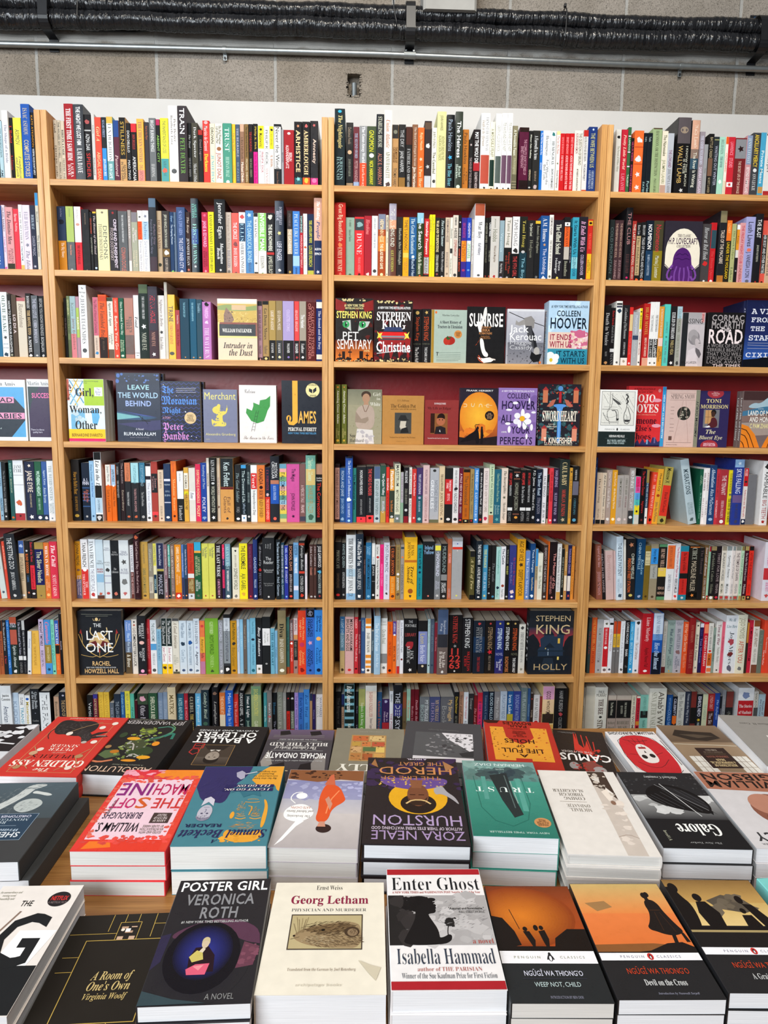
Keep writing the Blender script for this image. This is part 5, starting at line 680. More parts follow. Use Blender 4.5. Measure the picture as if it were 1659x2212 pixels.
# ------------------------------------------------------------------ spine-out books
SPINES = r"""@A 1 0 210
> -70
8 190 222|30-60 c43 Lucky
48 225 adc7cf|12-60 355 The Information|80-96 456 ~Amis
105 125 e3e0e0H|20-75 889 The Shape of a Bride
150 195 1a1718|12-40 c33 I, Robot|55-85 c33 ~Asimov
228 195 f2e02a|18-42 222 ~Asimov|60-95 222 Foundation/and Earth
312 65 2456a6H|5-40 cb9 ~Isaac Asimov|46-94 cb9 Complete Stories
350 145 1b1a1d|4-50 d92 ~Kate Atkinson|52-90 eee normal rules don't apply
@B 1 0 210
> 528
562 215 d6cbb8|3-24 322 Crush|32-98 543 ~Frederic Dard
595 218 cfc3ae|3-60 333 The Wicked Go to Hell|66-99 543 ~Frederic Dard
632 225 cbbfaa|14-55 333 Bird in a Cage|60-96 543 ~Frederic Dard
718 62 9c2229H|6-72 fee The First Time I Saw Him|75-93 fee ~Laura/Dave
812 68 282b31H|3-52 fff The Night We Lost Him|56-88 fff ~Laura Dave
882 165 1f1b1d|6-16 a55 *|22-24 /bbb|28-52 ddd ~Azma Dar|55-92 c33 Spider
915 160 c9c6c2|4-40 777 Johnny|60-90 777 ~Sutherland
975 190 ec4f3c|14-36 fc9 Girl A|52-94 fc9 ~Abigail Dean
1022 190 25282c|4-30 abd Sugar Street|46-100 /3a8cd0|62-88 fff ~Jonathan Dee
1085 185 559293|0-10 /d8a83a|10-66 /f2f2ee 222 ~Len Deighton|70-92 dee Berlin Game
1140 220 5b2a3c|0-26 /2a4a86|48-94 dbb Pastoral
1205 192 c69c68|0-62 /1d1a1a b94 Stillness|66-96 654 Reading/in the Dark
1248 245 1c1b1d|12-48 ddd ~Don DeLillo|60-92 ddd Mao Two
1305 250 1e1a1b|0-14 /d0303a|18-42 c44 ~Don DeLillo|54-94 eee Americana
1372 205 e5a838|0-100 e5a838|78-100 /d87a6a|4-66 965 The Chicken Sisters|70-98 744 ~Dell'Antonia
1420 237 3c373c|6-28 b64 Red to the Piper
1485 198 6d7072|3-50 eee Bright Burning Things|68-88 ccc ~Harding
1525 210 17181a|0-9 /b3305a|14-75 8b5 Absent City
1602 198 efe023|4-52 674 The Inheritance of Loss|60-100 /2f8f90|64-86 255 ~Kiran Desai|74-82 c53 *
# 360 210
> 32
118 80 e8e4deH|4-58 433 Pete Dexter/Brotherly Love|78-88 444 *
205 82 393235H|3-36 fff train|40-86 7a5 ~pete dexter
245 245 18181a|18-40 bbb The Tryst|55-86 999 ~Michael Dibdin
305 243 4a473c|3-58 eee Dark Specter|64-98 ccc ~Michael Dibdin
350 310 201d1e|0-9 /a9302a|12-60 988 Dead Lagoon
415 222 cf4038|0-6 eaa *|8-46 ecc ~Maurizio de Giovanni|50-78 fd4 Darkness
465 250 e2d8be|6-32 222 Drown|50-94 4ab ~Junot Diaz
537 250 e8e2d3|3-33 332 The Brief Wondrous/Life of Oscar Wao|35-45 964 *|47-88 a55 ~Junot Diaz
622 247 3d8d76|7-45 dfe Trust|53-85 bdc ~Hernan Diaz|90-96 dfe *
657 255 efc036|6-50 875 The Big Sleep|55-95 ba5 ~Buzzati
697 258 475870|6-52 aab The Bearable|60-90 89a ~Buzzati
740 255 94705a|0-12 /caa58c|20-55 543 A Rich Full Death|60-92 fed ~Michael Dibdin
778 255 85683f|4-52 332 The Last Sherlock Holmes Story|55-92 dca ~Michael Dibdin
820 255 221d1f|12-44 c33 Thanksgiving|54-84 997 ~Michael Dibdin
865 252 1d1c1d|4-40 db4 ~Philip K. Dick|44-100 /df1f8c|48-98 715 How We Built the Human
925 270 f4f2f0|0-37 /f0e22a|3-9 222 *|12-34 332 ~Masterworks|42-76 a45 ~Philip K. Dick|40-70 766 Dr Bloodmoney
972 275 f1efec|4-64 222 ~Philip K. Dick|68-94 a77 Four Novels
1015 275 f4f2ee|0-37 /f0e22a|3-9 222 *|12-32 332 ~Masterworks|42-72 a75 Ubik
1085 255 1f2126|4-70 /f3f1ed 444 Never the Wind|74-96 865 ~Francesco Dimitri
1108 305 9b9ba0|10-85 556 Beyond
1205 310 a01f28|3-9 ecc *|26-66 fdd Berlin/Alexanderplatz
1280 232 1c1a1d|4-9 c86 *|13-76 ec9 Armistice|84-100 /2f5a62|80-92 8cc *
1355 232 1c1a1d|4-9 c66 *|13-80 ec9 Amberlough|84-100 /d8552a|84-92 fb4 *
1430 225 1e1b20|4-9 c66 *|13-76 ecb Amnesty|84-100 /c0307a|84-92 e7a *
@C 1 690 210
> 140
240 108 17262bH|1-6 3ac *|8-50 dc8 The Nightingale|60-90 9bb ~Kristin/Hannah
> 250
318 240 1d1b1b|7-32 987 Delicious Foods|40-48 ca8 *|54-80 998 ~James Hannaham|90-100 /9c8468
375 280 6c3038|0-100 6c3038|10-50 a9b8d0 The Second Sword|54-88 b99 ~Peter Handke|88-100 /94a6c4
445 272 8f9092|1-58 eee The Gone-Away World|58-100 /ee4a24|60-96 fcb ~Harkaway
533 275 3c4b30|6-40 e8e22e Gnomon|42-50 eee *|54-92 e8e22e ~Nick Harkaway
605 160 23262cH|3-44 bba Starling House|52-94 b76 ~Alix E. Harrow
680 122 ebe3d3H|12-48 a65 Union Atlantic|52-86 554 ~Adam Haslett|91-97 544 *
742 260 b58a58|0-21 /1e1c1c|7-15 776 *|34-58 642 The Mayor of/Casterbridge|66-96 654 ~Thomas Hardy
808 258 232223|8-34 bbb The Dry|40-72 ccc ~Jane Harper|80-100 /8f6a34
868 280 1b1819|0-28 /4a2318|34-72 bbb Fatherland|74-96 bbb ~Robert Harris
922 258 855d44|4-62 dcb The Beast God Forgot to Invent|64-96 fed ~Jim Harrison
982 287 ee6828|8-36 fda ~Rajia Hassib|46-54 fca *|60-96 fda A Pure Heart
1050 225 33282a|2-12 /5b4638|30-40 ccc *|60-70 bbb *|78-100 /bfc3c8
1100 288 e4dfd5|6-32 333 ~John Hawkes|38-72 443 The Cannibal|78-90 444 *
1185 135 d6d198H|5-24 664 ~John Hawkes|30-62 885 Adventures in the/Alaskan Skin Trade
> 1188
1262 165 16181cH|6-48 9ab ~Paula Hawkins|52-60 4ad *|64-94 7bc The Blue Hour
> 1270
1340 135 3b4139H|12-58 fff The Heiress|66-84 ded ~Rachel/Hawkins|92-97 cdc *
1398 305 b57028|5-55 432 ~Paula Hawkins|58-90 432 A Slow/Fire Burning
1440 400 1b1a1b|5-15 baa *|34-96 988 The House of the Seven Dials
1505 305 211617|4-54 eee May the Wolf Die|52-66 /a8242c|68-96 dcc ~Elizabeth Heider
# 1000 210
> 155
240 150 f2f0edH|5-48 888 ~Ernest Hemingway|9-42 987 Death in the Afternoon|53-90 /b5503f|94-97 333 *
288 232 efe9ceH|10-50 776 A Moveable Feast|54-92 /17312a|94-98 333 *
> 292
350 155 f2f0ecH|15-48 998 Green Hills of Africa|54-89 /56605c|94-97 333 *
402 150 f2f0eeH|12-48 998 To Have and Have Not|53-89 /674a5e|94-97 333 *
450 150 f2f0eeH|12-48 998 To Have and Have Not|53-89 /674a5e|94-97 333 *
500 270 8a8368|6-44 ddc A Moveable Feast|48-72 bb9 ~Hemingway|72-82 /6a6650|84-86 /554|88-90 /554|92-94 /554
> 515
605 285 571a37|0-7 /2b1a16|18-72 c9a The Complete Short Stories of/Ernest Hemingway|80-100 /241516
640 317 1e1d1d|6-44 eed Winner Take Nothing|62-80 cb9 ~Hemingway|88-94 bbb *
710 315 2a2927|8-46 eee A Farewell to Arms|64-80 a98 ~Hemingway|86-92 baa *
738 317 1e6dbe|3-38 fff The Old Man and the Sea|50-62 cde ~Hemingway
808 315 eceef0|8-40 333 ~Hemingway|46-86 444 For Whom the/Bell Tolls
860 320 e6eaea|2-8 377 *|16-54 333 ~Hemingway|60-92 555 Snows of Kilimanjaro
900 320 efe9e2|0-6 /e8d89a|8-36 a44 The Sun Also Rises|48-54 776 *|62-90 444 ~Ernest Hemingway
945 342 c81f24|6-34 f99 ~Ernest Hemingway|36-78 fcc For Whom the Bell Tolls
987 342 c81f24|6-34 f99 ~Ernest Hemingway|36-92 fcc Across the River and into the Trees
1030 342 c81f24|6-34 f99 ~Ernest Hemingway|36-92 fcc Across the River and into the Trees
1110 315 e6e0d6|4-54 776 The Question of Bruno|4-36 a77 ~Aleksandar Hemon|60-94 654 My Parents: An Introduction
1160 310 dcdad8|0-10 /bb2f28|10-48 554 ~Aleksandar Hemon|52-78 334 The Lazarus Project|92-100 /c24428
1260 280 1f3876|2-6 cde *|9-60 cc8 The Wife Between Us|64-92 bcd ~Greer Hendricks/& Sarah Pekkanen
@D 1 1279 210
> 200
248 303 d6d2ca|8-16 111 *|25-64 998 The Pursuit of William Abbey
310 305 bd293a|8-60 fcb Pretty Little World|66-92 e9a ~LaPlante
340 283 3c6742|12-14 /dcd|35-37 /dcd|56-58 /dcd|16-34 cdc ~Lapidos|60-95 cdc Talent
372 385 211a1d|6-40 d58 Men in White|46-96 d58 Economics of Pleasure
458 315 ee6e35|10-20 ddd *|24-26 /c5522a|38-48 ddd *|50-52 /c5522a|62-72 ddd *|82-92 ddd *
495 337 1b2128|6-14 abb ~Nada|76-96 9bb Fates|97-100 /58b
540 337 1b2128|6-14 abb ~Nada|76-96 9bb Furies|97-100 /58b
628 290 9aad80|0-2 /543|4-70 554 Hausmann, or the Distinction|74-96 443 ~Paul LaFarge
685 318 e4dac6|6-38 553 The Namesake|44-80 997 ~Jhumpa Lahiri|82-100 /b98
742 340 b8bbc3|26-54 857 The Lowland|56-96 777 ~Jhumpa Lahiri
> 770
895 190 1d1b1cH|0-33 /5b5356|6-26 987 *|36-88 bba I Know This Much/Is True|36-84 ca6 ~Wally Lamb|90-96 ccc *
> 900
978 215 2f3236H|0-38 /d0a189|6-36 edc ~Wally Lamb|38-50 /8a7468|50-64 /3c5565|42-88 eed The River Is Waiting
1030 325 988d94|6-50 ccd The Good Neighbors|54-94 dcd ~Sarah Langan
1065 445 9a9a9c|20-80 777 Stay
1115 345 201d1c|5-38 ba8 Battle Creek|38-66 /7a5a48|68-92 ba8 ~Scott Lasser
1165 373 2e3337|4-6 /996|15-80 aab Waiting Out Winter
1222 375 a5d2bd|4-28 677 ~Delhaven|32-50 688 The River|54-94 e8f0ea *
1252 373 e8e0d4|0-12 /e2622a|14-70 e2622a Outlawed|72-100 /d8cbb0
1315 375 c62f3b|8-30 f9a ~Lawrence|34-50 f9a Studies|74-82 /eee c33 *
1420 385 78292b|2-34 /8a8a8e|6-30 322 *|38-92 dba The Secret Life of the Savage|94-99 eee *
1475 360 c58f92|0-46 /8b98b0|4-44 cdd ~Jenny Lecoat|50-92 f3e8e6 Beyond Summerland
1550 335 434448|3-52 e0c040 Ancillary Mercy|54-60 ddd *|62-88 ddd ~Ann Leckie
1600 333 4aa0c2|24-80 e8f2f0 Private Means|82-92 /c09050
1668 345 dcd8d4|0-3 /333|20-70 655 Harper|88-100 /a33
@A 2 0 410
> -70
44 150 35599a|50-90 cde Foggy
78 145 d8c8d4|4-40 545 ~Muriel Barbery|42-76 c6a A Single Rose|92-98 c5a *
150 165 d7979a|6-58 433 The Domino Men|64-88 744 ~Jonathan/Barnes|88-100 /332
203 182 d93a4a|8-20 fcc ~Barnes|22-36 fcc Nothing
240 142 efeef0|10-58 544 The Dead Father|62-84 456 ~Donald Barthelme|90-100 /d2b260
310 145 d5c4d6|10-52 667 ~Elif Batuman|56-64 667 *|68-98 667 The Idiot
362 148 2a3044|14-36 bcd ~Derek Beat|46-76 99a Darker Magic|88-96 bbc *
395 30 d8d2c0|0-16 /3d9bd8|22-38 665 ~Beaird|46-88 222 The Divorcees
@B 2 0 410
> 552
643 157 2a3854|3-16 99b ~John Dos Passos|18-28 112 *|52-98 /cb851f|55-78 fed The Big Money|98-100 /222
720 157 242526|0-54 /98ad34|3-16 564 ~John Dos Passos|58-74 d86 Nineteen Nineteen|94-98 999 *
788 160 cf2d38|0-54 /eceaea|3-18 766 ~John Dos Passos|24-30 c98 *|58-88 311 The 42nd Parallel
862 185 232325|6-24 876 The Heart of the Empire|95-98 877 *
892 210 1c1b1c|10-36 c53 Crime and Punishment|42-70 998 ~Dostoevsky
930 207 1d1d20|0-3 /d8b03a|6-70 baa The House of the Dead|88-96 bcd *
1042 185 ddd49a|3-7 653 *|23-80 443 Demons|23-80 543 ~Fyodor Dostoevsky
1128 192 322d30|2-7 a33 *|14-92 ede Crime and Punishment|28-80 baa ~Fyodor Dostoevsky
1220 203 242223|6-50 ccc The Lost World and the Poison Belt|58-96 c53 ~Conan Doyle
1252 193 a59a95|4-50 eae4e0 Enchanted|80-100 /d8d4d0
1312 213 93937a|0-16 /6a5f66|25-50 dcc ~Daphne/du Maurier|60-92 cb9 I'll Never Be/Young Again
1358 197 eeeae6|4-16 555 *|17-46 /e5571c c32 ~Dubus|48-96 a9a8b4 Dancing After Hours
1418 197 eeeef0|4-14 667 *|17-46 /9cb9d0 468 ~Dubus|48-96 889 Selected Stories
1488 80 32353cH|0-12 /5a7086|26-70 878 Perfect Gray|28-74 778 ~Francine du Plessix Gray|78-100 /4a3c44
1540 200 b59f83|14-60 754 Dead Lands|76-96 332 *
1612 200 3a3534|6-58 ccb Jeff in Venice, Death in Varanasi|60-73 /7a5f38 fff *|75-98 dcb ~Geoff Dyer
1650 212 233e63|6-16 9bd ~Dyer|20-52 cde The Ongoing Moment|94-98 7b6 *
# 360 410
> 45
105 212 2b4a68|6-18 9bc ~Eckhardt|20-50 cde German Fantasia|94-98 7a5 *
185 165 3e547eH|5-42 9ad ~Susan Edwards|46-92 dde The Lost Inner City|95-99 dde *
235 210 3d2926|6-36 cba The Keep|42-86 ddd ~Jennifer Egan|90-96 c76 *
> 240
310 82 22303aH|7-26 7cb ~Ashley/Elston|33-86 9dc First Lie Wins|40-60 /2a4a86|88-92 ccc *
> 340
400 213 b82d4c|2-8 e68 *|14-56 fac Jane & Edward|62-88 722 ~Melodie/Edwards|92-97 f9a *
456 210 e8df2c|4-52 332 Ramadan Ramsey|54-94 332 ~Louis Edwards
> 460
562 90 26282bH|5-52 eee ~Jennifer Egan|58-86 eee Manhattan/Beach|92-96 ddd *
620 213 b8a698|4-58 876 A Hologram for the King|60-88 446 ~Dave Eggers|92-97 654 *
688 220 e74a3a|15-42 fee The Circle|45-54 7a1c18 *|56-86 fee ~Dave Eggers|94-98 711 *
750 213 edecec|2-12 c55 *|17-46 /1d3a58 acd ~Ellis|48-98 333 American Psycho
825 197 2d76b0|2-12 bdf *|15-80 bde The Diabolical Bones|80-94 457 ~Bella Ellis
868 220 e9e7e3|0-6 /252525|10-40 444 ~Walking|46-70 bab Home|74-86 555 *|94-100 /333
945 220 e5e1d8|0-60 /7cc04e fff Invisible Man|68-88 443 ~Ellison|94-98 585 *
1020 220 252426|3-10 ddc *|18-60 eed The Big Nowhere|62-66 /b33|68-98 ccb ~James Ellroy
> 1025
1108 105 2c3443H|8-32 dde I Cheerfully/Refuse|40-46 dc8 *|54-80 dde ~Leif Enger|91-95 eee *
> 1138
1190 197 38302e|4-24 877 ~Anne Enright|28-66 /b8a48c fed The Gathering|90-97 ca5 *
1258 203 3a7cc8|4-66 cde Peace Like a River|68-84 /9cc4e4|86-96 124 ~Leif Enger
1288 245 b82a36|0-28 /1f5a58 dee ~Tom Enjoe|32-86 fcc Harlequin Butterfly
1328 227 efecec|12-46 a9a ~Nora Ephron|50-56 c64 *|58-82 cb9 Heartburn
1390 230 1d2c4c|10-46 d6d44a The Antelope Wife|50-84 cc4 ~Louise Erdrich|90-100 /b4b448
1465 78 d8aa98H|4-28 fff The Wedding|28-54 3a4a80 People|54-100 /1f2f55|62-74 fff ~Alison/Espach|92-97 ccd *
@C 2 690 410
> 140
246 120 c32f28H|2-52 fdb Great Big Beautiful Life|54-60 e85 *|60-93 fdb ~Emily Henry|94-98 e76 *
330 262 8fa896|4-16 565 ~O. Henry|20-40 565 Selected Stories|93-98 465 *
420 257 d63237|3-22 /3a4448|6-18 8aa *|26-62 fcc Dune|66-92 e88 ~Frank Herbert|93-98 411 *
490 247 a52432|6-30 e88 Hiroshima|92-97 ecc *
548 247 eceaea|4-22 677 ~John Hersey|26-52 678 A Bell for Adano|86-92 444 *
622 230 a54a22|0-24 /7c8398|8-44 fda ~Hermann Hesse|46-86 fec The Glass Bead Game|34-58 /d8843a|92-97 fda *
648 240 dfd5bd|2-26 655 ~Hermann Hesse|34-46 876 Knulp|90-98 655 *
> 650
722 130 6a4438H|0-22 /a8a2b0|7-58 eed The Vanishing Kind|62-92 cc6 ~Alice Henderson|22-34 /d8a080
782 257 2f2a29|18-78 bba Harlem After Midnight|94-98 987 *
840 260 e8a420|4-54 443 Time's Undoing|58-66 /e8c45a|68-92 b84 ~Cheryl A./Head
912 260 2f6294|2-60 dee The Great Reclamation|62-67 dee *|68-100 /1e3350 bcd ~Rachel Heng
978 218 2f4226H|0-16 /8fc0d8|8-56 eee The Search|60-94 f0f0d8 ~Michelle Huneven|95-98 e63 *
1030 273 c6232c|4-60 /cc3a3a fff Starship Troopers|64-92 /bbb 444 ~Heinlein|93-100 /333
1057 235 efe11f|4-26 665 ~Yuri Herrera|46-72 b82 Ten Planets|97-100 /333
1083 235 efe11f|4-26 665 ~Yuri Herrera|46-72 b82 Ten Planets|97-100 /333
1130 263 242122|5-56 eda War and Turpentine|60-88 ddc ~Stefan Hertmans|88-96 955 *
1178 268 222223|4-46 cdd First Comes Summer|54-88 ccc ~Maria Hesselager|94-98 eee *
1222 262 cbb8a2|3-40 766 ~Hermann Hesse|56-82 766 Rosshalde|88-95 876 *
1250 262 e2ddcf|14-38 333 Demian|50-58 /333|66-92 665 ~Hermann Hesse
1300 240 d5ccc0|3-16 555 ~Hermann|20-36 222 ~Hesse|38-64 a43 Steppenwolf|90-97 444 *
1328 240 1f1d20|6-16 ccc *|20-48 ddd Eddie Coyle|52-88 f64 ~George V. Higgins
1380 265 3b2c86|8-32 c3457a ~Highsmith|37-71 /f08c22 532 The Talented/Mr Ripley|76-94 a53a6a *
1422 265 1f45b0|8-32 dde ~Highsmith|37-71 /e0efd8 486 Mystery/Suspense|76-94 69c *
1450 280 b5aea4|10-85 eee The Death of the Author
1545 130 e3e2e4H|0-16 /a8563c|24-46 333 War Boy|52-68 667 ~Kief Hillsbery|93-97 555 *
1580 265 1f1e1f|8-40 998 ~Chester Himes|42-72 776 Cotton Comes to Harlem|90-98 a43 *
1615 262 201f1f|8-30 eee ~Chester Himes|52-70 998 The Heat's On|90-98 a43 *
# 1000 410
> 250
332 250 c6c2bc|4-18 887 ~Julie Laureson Jones|20-40 887 ~Hobbs|46-72 876 Wicked and Margaritas|92-97 a33 *
378 290 8ea4ae|8-66 b8ccd4 Veronica|68-100 /2f2a2c|72-88 ccc ~Mary Hocking|93-99 aac *
448 260 1e1c1c|0-48 /d5cfc8|4-44 776 ~Tami Hoag|52-92 b43 Deeper Than/the Dead|93-98 aaa *
520 253 1d1c1e|0-58 /e3e0e0|4-46 777 ~Tami Hoag|50-57 333 *|62-94 b44 The 9th Girl|95-99 aaa *
592 253 1d3a44|0-56 /22221e|6-48 cb5 ~Tami Hoag|52-58 bbb *|63-99 8bc The Boy
662 288 262526|5-26 ccb The Quiet Land|32-62 887 ~Hodgson
715 293 1e1e20|0-5 /d8b43a|8-54 998 Boatman's Tales of Happiness|90-98 777 *
795 245 255490|4-40 eee ~A.M. Homes|42-47 c96 *|50-90 dde The Unfolding|93-99 fff *
835 237 e6e2dc|4-30 544 ~Desmond Hogan|38-84 443 The House of Mourning|90-97 665 *
935 285 26232a|7-56 ddc The Gifted School|62-88 ccc ~Bruce/Holsinger|93-97 dc6 *
990 258 1f1d20|8-14 /eee|9-13 222 *|15-46 /e8642c 222 ~Honigmann|46-66 /bbb3aa|68-92 998 Boundless
1012 355 232126|5-95 99a All This Could Be
1072 260 3c9ab2|5-58 134 It Starts With Us|60-92 257 ~Colleen Hoover|62-80 /8cc8d0
1155 255 24222c|7-54 dac It Ends With Us|58-90 cbd ~Colleen Hoover|94-98 ccc *
1205 280 bb2c24|2-10 /caa02c|3-9 211 *|22-48 e65 ~Nick Hornby|55-96 /d8b02a 543 High/Fidelity
@D 2 1279 410
> 140
188 282 2a3030|6-92 677 Cold Mountain|93-98 899 *
229 287 4b3337|5-60 b98 The Fisherman and His Soul|64-94 b99 ~Zulfu Livaneli
270 287 4b3337|5-60 b98 The Fisherman and His Soul|64-94 b99 ~Zulfu Livaneli
> 292
352 168 232124H|4-52 b88 The Club|62-88 644 ~Ellery Lloyd|92-96 d37 *
392 295 a83832|5-72 dcb The Last Russian Doll|74-94 cba ~Kristen Loesch
438 310 22201f|4-20 ccc ~Ken Liu|22-88 /b89f78 443 The Hidden Girl|93-98 e63 *
485 305 1f1f20|5-22 ccc ~Ben Loory|25-92 bbb Tales of Falling and Flying|93-98 e63 *
553 290 1a2430|6-46 fff Noumenon|48-100 /24405c|54-88 bcd ~Marina J. Lostetter
645 292 4a4530|6-50 c34 Noumenon|48-100 /8c7c24|56-92 ccb ~Marina J. Lostetter
> 1008
1090 322 4a4546|6-60 bbb Horror at Red Hook|62-70 c33 *|93-98 eee *
1142 310 c0262c|12-42 /34505a|46-92 d55 The Dream Quest|93-98 edd *
> 1165
1230 198 29292d|0-16 /8a7f60|26-72 dcb Tales of the Macabre|88-100 /b87838
1282 288 2a2620|0-32 /e8762a|5-20 fc8 ~Lowry|34-92 d9b52a Under the Volcano
1325 320 aeb07a|10-60 674 The Dark Eclipse|70-94 564 ~Lukas
1360 330 232021|0-8 /eee|8-42 /d8942c 532 Lungs|42-55 /d8d8d0|62-92 aaa *
1410 312 d79c9e|4-66 c6475a The Friday Night Club|68-96 a55 ~Lundberg
1500 255 a4a4d2|7-44 445 Lush Lives|46-52 d76 *|52-90 445 ~J. Vanessa Lyon|92-98 667 *
1570 225 232225H|8-34 eee The Blast|44-68 ccb ~Joseph Matthews|95-98 c33 *
1620 290 d85a4c|22-82 /222 ddd Her Body and Other Parties|94-98 311 *
1662 330 c9a98c|10-85 544 The Slower Waiter
@A 3 0 595
> -70
-20 150 3a6a8a
32 190 2f6e92
97 158 dfe4e8|5-62 565 ~Olivie Blake|64-74 444 *|76-88 667 One for/My Enemy|92-98 345 *
135 180 2b2825|10-92 ddd How to Love Your Daughter|93-98 998 *
182 185 55463a|14-78 dcc Lo di a
268 210 c8bca8|0-6 /9e2430|10-50 876 Barcelona
320 170 221e1c|4-24 ddd ~Bodrozic|26-64 db8 The Hotel Tito|66-92 ddd A Novel|93-99 eee *
385 190 262c34|5-36 aab The Red Lotus|40-76 ccd ~Chris Bohjalian|94-98 bbb *
440 195 1e2024|4-64 bbb Before You Know Kindness|66-90 bbb ~Bohjalian|94-98 ccc *
@B 3 0 595
> 622
650 215 1c1a1a|6-90 766 Go Went Gone
680 195 76855f|6-30 dda ~Erpenbeck|32-60 333 The Book of Words|70-100 /5f6a4c
735 197 9cb5ba|10-32 788 Kairos|36-86 855 ~Jenny Erpenbeck|60-100 /d07f86
768 200 b08a98|18-66 /a8bf5e|26-60 fee Kairos
840 92 eae8e8H|2-18 222 The/Marriage/Plot|18-80 222 ~Jeffrey Eugenides|84-94 222 *
> 895
945 207 d9c3b2|0-62 /c96a80|4-58 845 The Office of Historical Corrections|66-86 544 ~Danielle Evans|88-94 48b *
1025 183 e25f30|2-10 /c94a2c|12-70 743 The Vanished Bride|66-100 /2c211f|72-86 765 ~Bella Ellis
1085 210 e3dfd2|0-6 /3a4a3a|8-46 444 Again and Again|58-76 555 ~Jonathan/Evison|84-100 /6a5848
1135 212 dd4c36|3-24 fcb ~Caroline Every|26-88 fdc Before You Go|92-98 fcb *
1185 215 1f5a44|6-60 cdc Once Persuaded, Twice Shy|66-90 bca ~Melodie/Edwards|92-97 cdc *
1275 215 a1604a|30-56 432 Emily's/Tree|60-92 /5a3a2c
1325 188 ebebec|3-80 1c1c1e Toad|88-96 333 ~Katherine/Dunn
1412 85 232f2bH|0-12 /5a6a50|16-46 ddd The Family Orchard|52-60 ddd *|64-88 ccb ~Nomi Eve
1500 105 4a3940H|0-60 /44404a|12-50 d54350 Henna House|62-82 c98 ~Nomi Eve|90-96 eee *
1565 190 e3dfda|6-48 877 Nightmare in Berlin|52-62 444 *|64-84 766 ~Hans Fallada
1595 47 cfc9bc
# 360 595
> 15
92 182 efb71c|17-42 2a2522 Trine|44-76 b04a1c ~Chris Faraday|86-94 332 *
135 328 a8484c|10-28 ecc ~Dominique Fabre|38-72 822 My Life as Edgar
222 220 28485a|6-30 8bc The Singapore Grip|94-97 c96 *
290 222 255a74|6-36 9cd The Siege of Krishnapur|94-97 c96 *
345 228 33505f|6-22 9bc Troubles|94-97 c96 *
428 250 bc7cba|1-8 222 *|10-28 fcf ~Farrish|32-38 fcf *|44-96 fdf The Way I Run
> 862
908 243 a27d86|0-8 /2a2628|14-66 433 The Sound and the Fury|74-88 655 ~Faulkner|94-100 /222|95-99 c88 *
968 243 a88a5a|0-6 /222|12-64 333 Go Down, Moses|74-88 765 ~Faulkner|92-100 /222|93-98 ec8 *
1033 240 ac9155|16-48 edc Light in August|65-100 /252425|70-86 eee ~Faulkner|91-95 eee *
1097 240 8b7545|16-48 edc Go Down, Moses|65-100 /252425|70-86 eee ~Faulkner|91-95 eda *
1203 243 ab9cc8|14-50 dce Collected Stories|65-100 /252425|70-86 eee ~Faulkner|91-95 87b *
1253 245 dc4c4c|14-50 fcc Absalom, Absalom!|65-100 /252425|70-86 eee ~Faulkner|91-95 a44 *
1318 245 a3988a|22-44 eee The Hamlet|65-100 /252425|70-86 eee ~Faulkner|91-95 eee *
1410 252 571c1b|2-96 c8807a Collected Stories/of ~William Faulkner
1470 228 1d2c66|0-4 /2a3a70|4-14 /ece7d8|18-80 ccd The Sound and the Fury|88-96 /ddd8c8
@C 3 690 595
> 875
960 320 1f1d1e|3-10 ca6 *|14-58 c9542f ~Stephen King|60-68 665 ~Number One|70-98 ddd The Dark Half
1045 317 1f1d1e|3-10 ca6 *|14-58 c9542f ~Stephen King|60-68 665 ~Number One|70-98 ddd The Dark Half
@D 3 1279 595
> 92
155 282 201f20|12-66 bbb Death in Venice|76-84 aaa ~Mann|92-97 c96 *
200 305 1c1a1c|5-30 b33 Doctor Faustus|30-60 888 Portrait of the Red|70-76 /ccc|78-98 888 ~Mann
258 242 e6e5e0H|3-6 /333|7-10 /445|12-18 345 *|92-97 555 *
328 280 282527|5-55 aaa A Constellation of Vital Phenomena|60-82 ccc ~Anthony Marra|86-100 /e5e0da|90-94 a98 *
362 300 d6332f|12-40 /d8c08e|42-80 d66 The Tsar of Love|92-98 ecc *
420 345 a9abae|6-40 dde Metamorphica|43-51 /3a4660|54-84 ccc ~Zachary Mason
448 310 e9e3dc|0-36 /efd828|2-10 222 *|12-34 543 ~Masterworks|40-80 a55 ~Richard Matheson|90-96 333 *
> 460
520 265 b72a28|6-50 da5 ~Hilary Mantel|54-84 ecb Bring Up the Bodies|86-100 /d8a088
562 250 e9e8e6|20-46 777 The Testimonies|57-86 /1d1d1e eee ~Vigil Lament|92-97 555 *
605 250 e9e8e6|20-46 777 The Testimonies|57-86 /1d1d1e eee ~Vigil Lament|92-97 555 *
652 293 d9983c|4-50 edc In the Shadow of the Greenbrier|70-92 543 ~Emily/Matchar|52-66 /ecc9c0
710 272 5cc9bd|28-46 588 ~John Marcus|50-54 377 *|58-94 6a7d8a What the Wind Carries
770 290 262426|10-54 ddd Exiled in Dreams|56-80 ba7 ~Pablo Vega|90-97 eee *
820 293 a3a49c|0-20 /a6c4d0|4-42 776 ~Colum McCann|46-84 887 Thirteen Ways|90-97 444 *
> 1385
1412 240 22284a|4-30 ccd A View
@C 4 690 775
> 148
198 243 666a2c|3-6 d8883a *|10-66 e4dfc8 Amazing Grace Adams|74-90 c8b878 ~Fran/Littlewood|92-97 d8b040 *
> 206
258 243 666a2c|3-6 d8883a *|10-66 e4dfc8 Amazing Grace Adams|74-90 c8b878 ~Fran/Littlewood|92-97 d8b040 *
@A 5 0 945
> -90
-40 230 8a9aa8
10 235 d8c8a0|85-100 /c0342c
42 232 8fb0c8|5-60 456 ~Ladies|62-84 345 Haunting|88-96 345 *
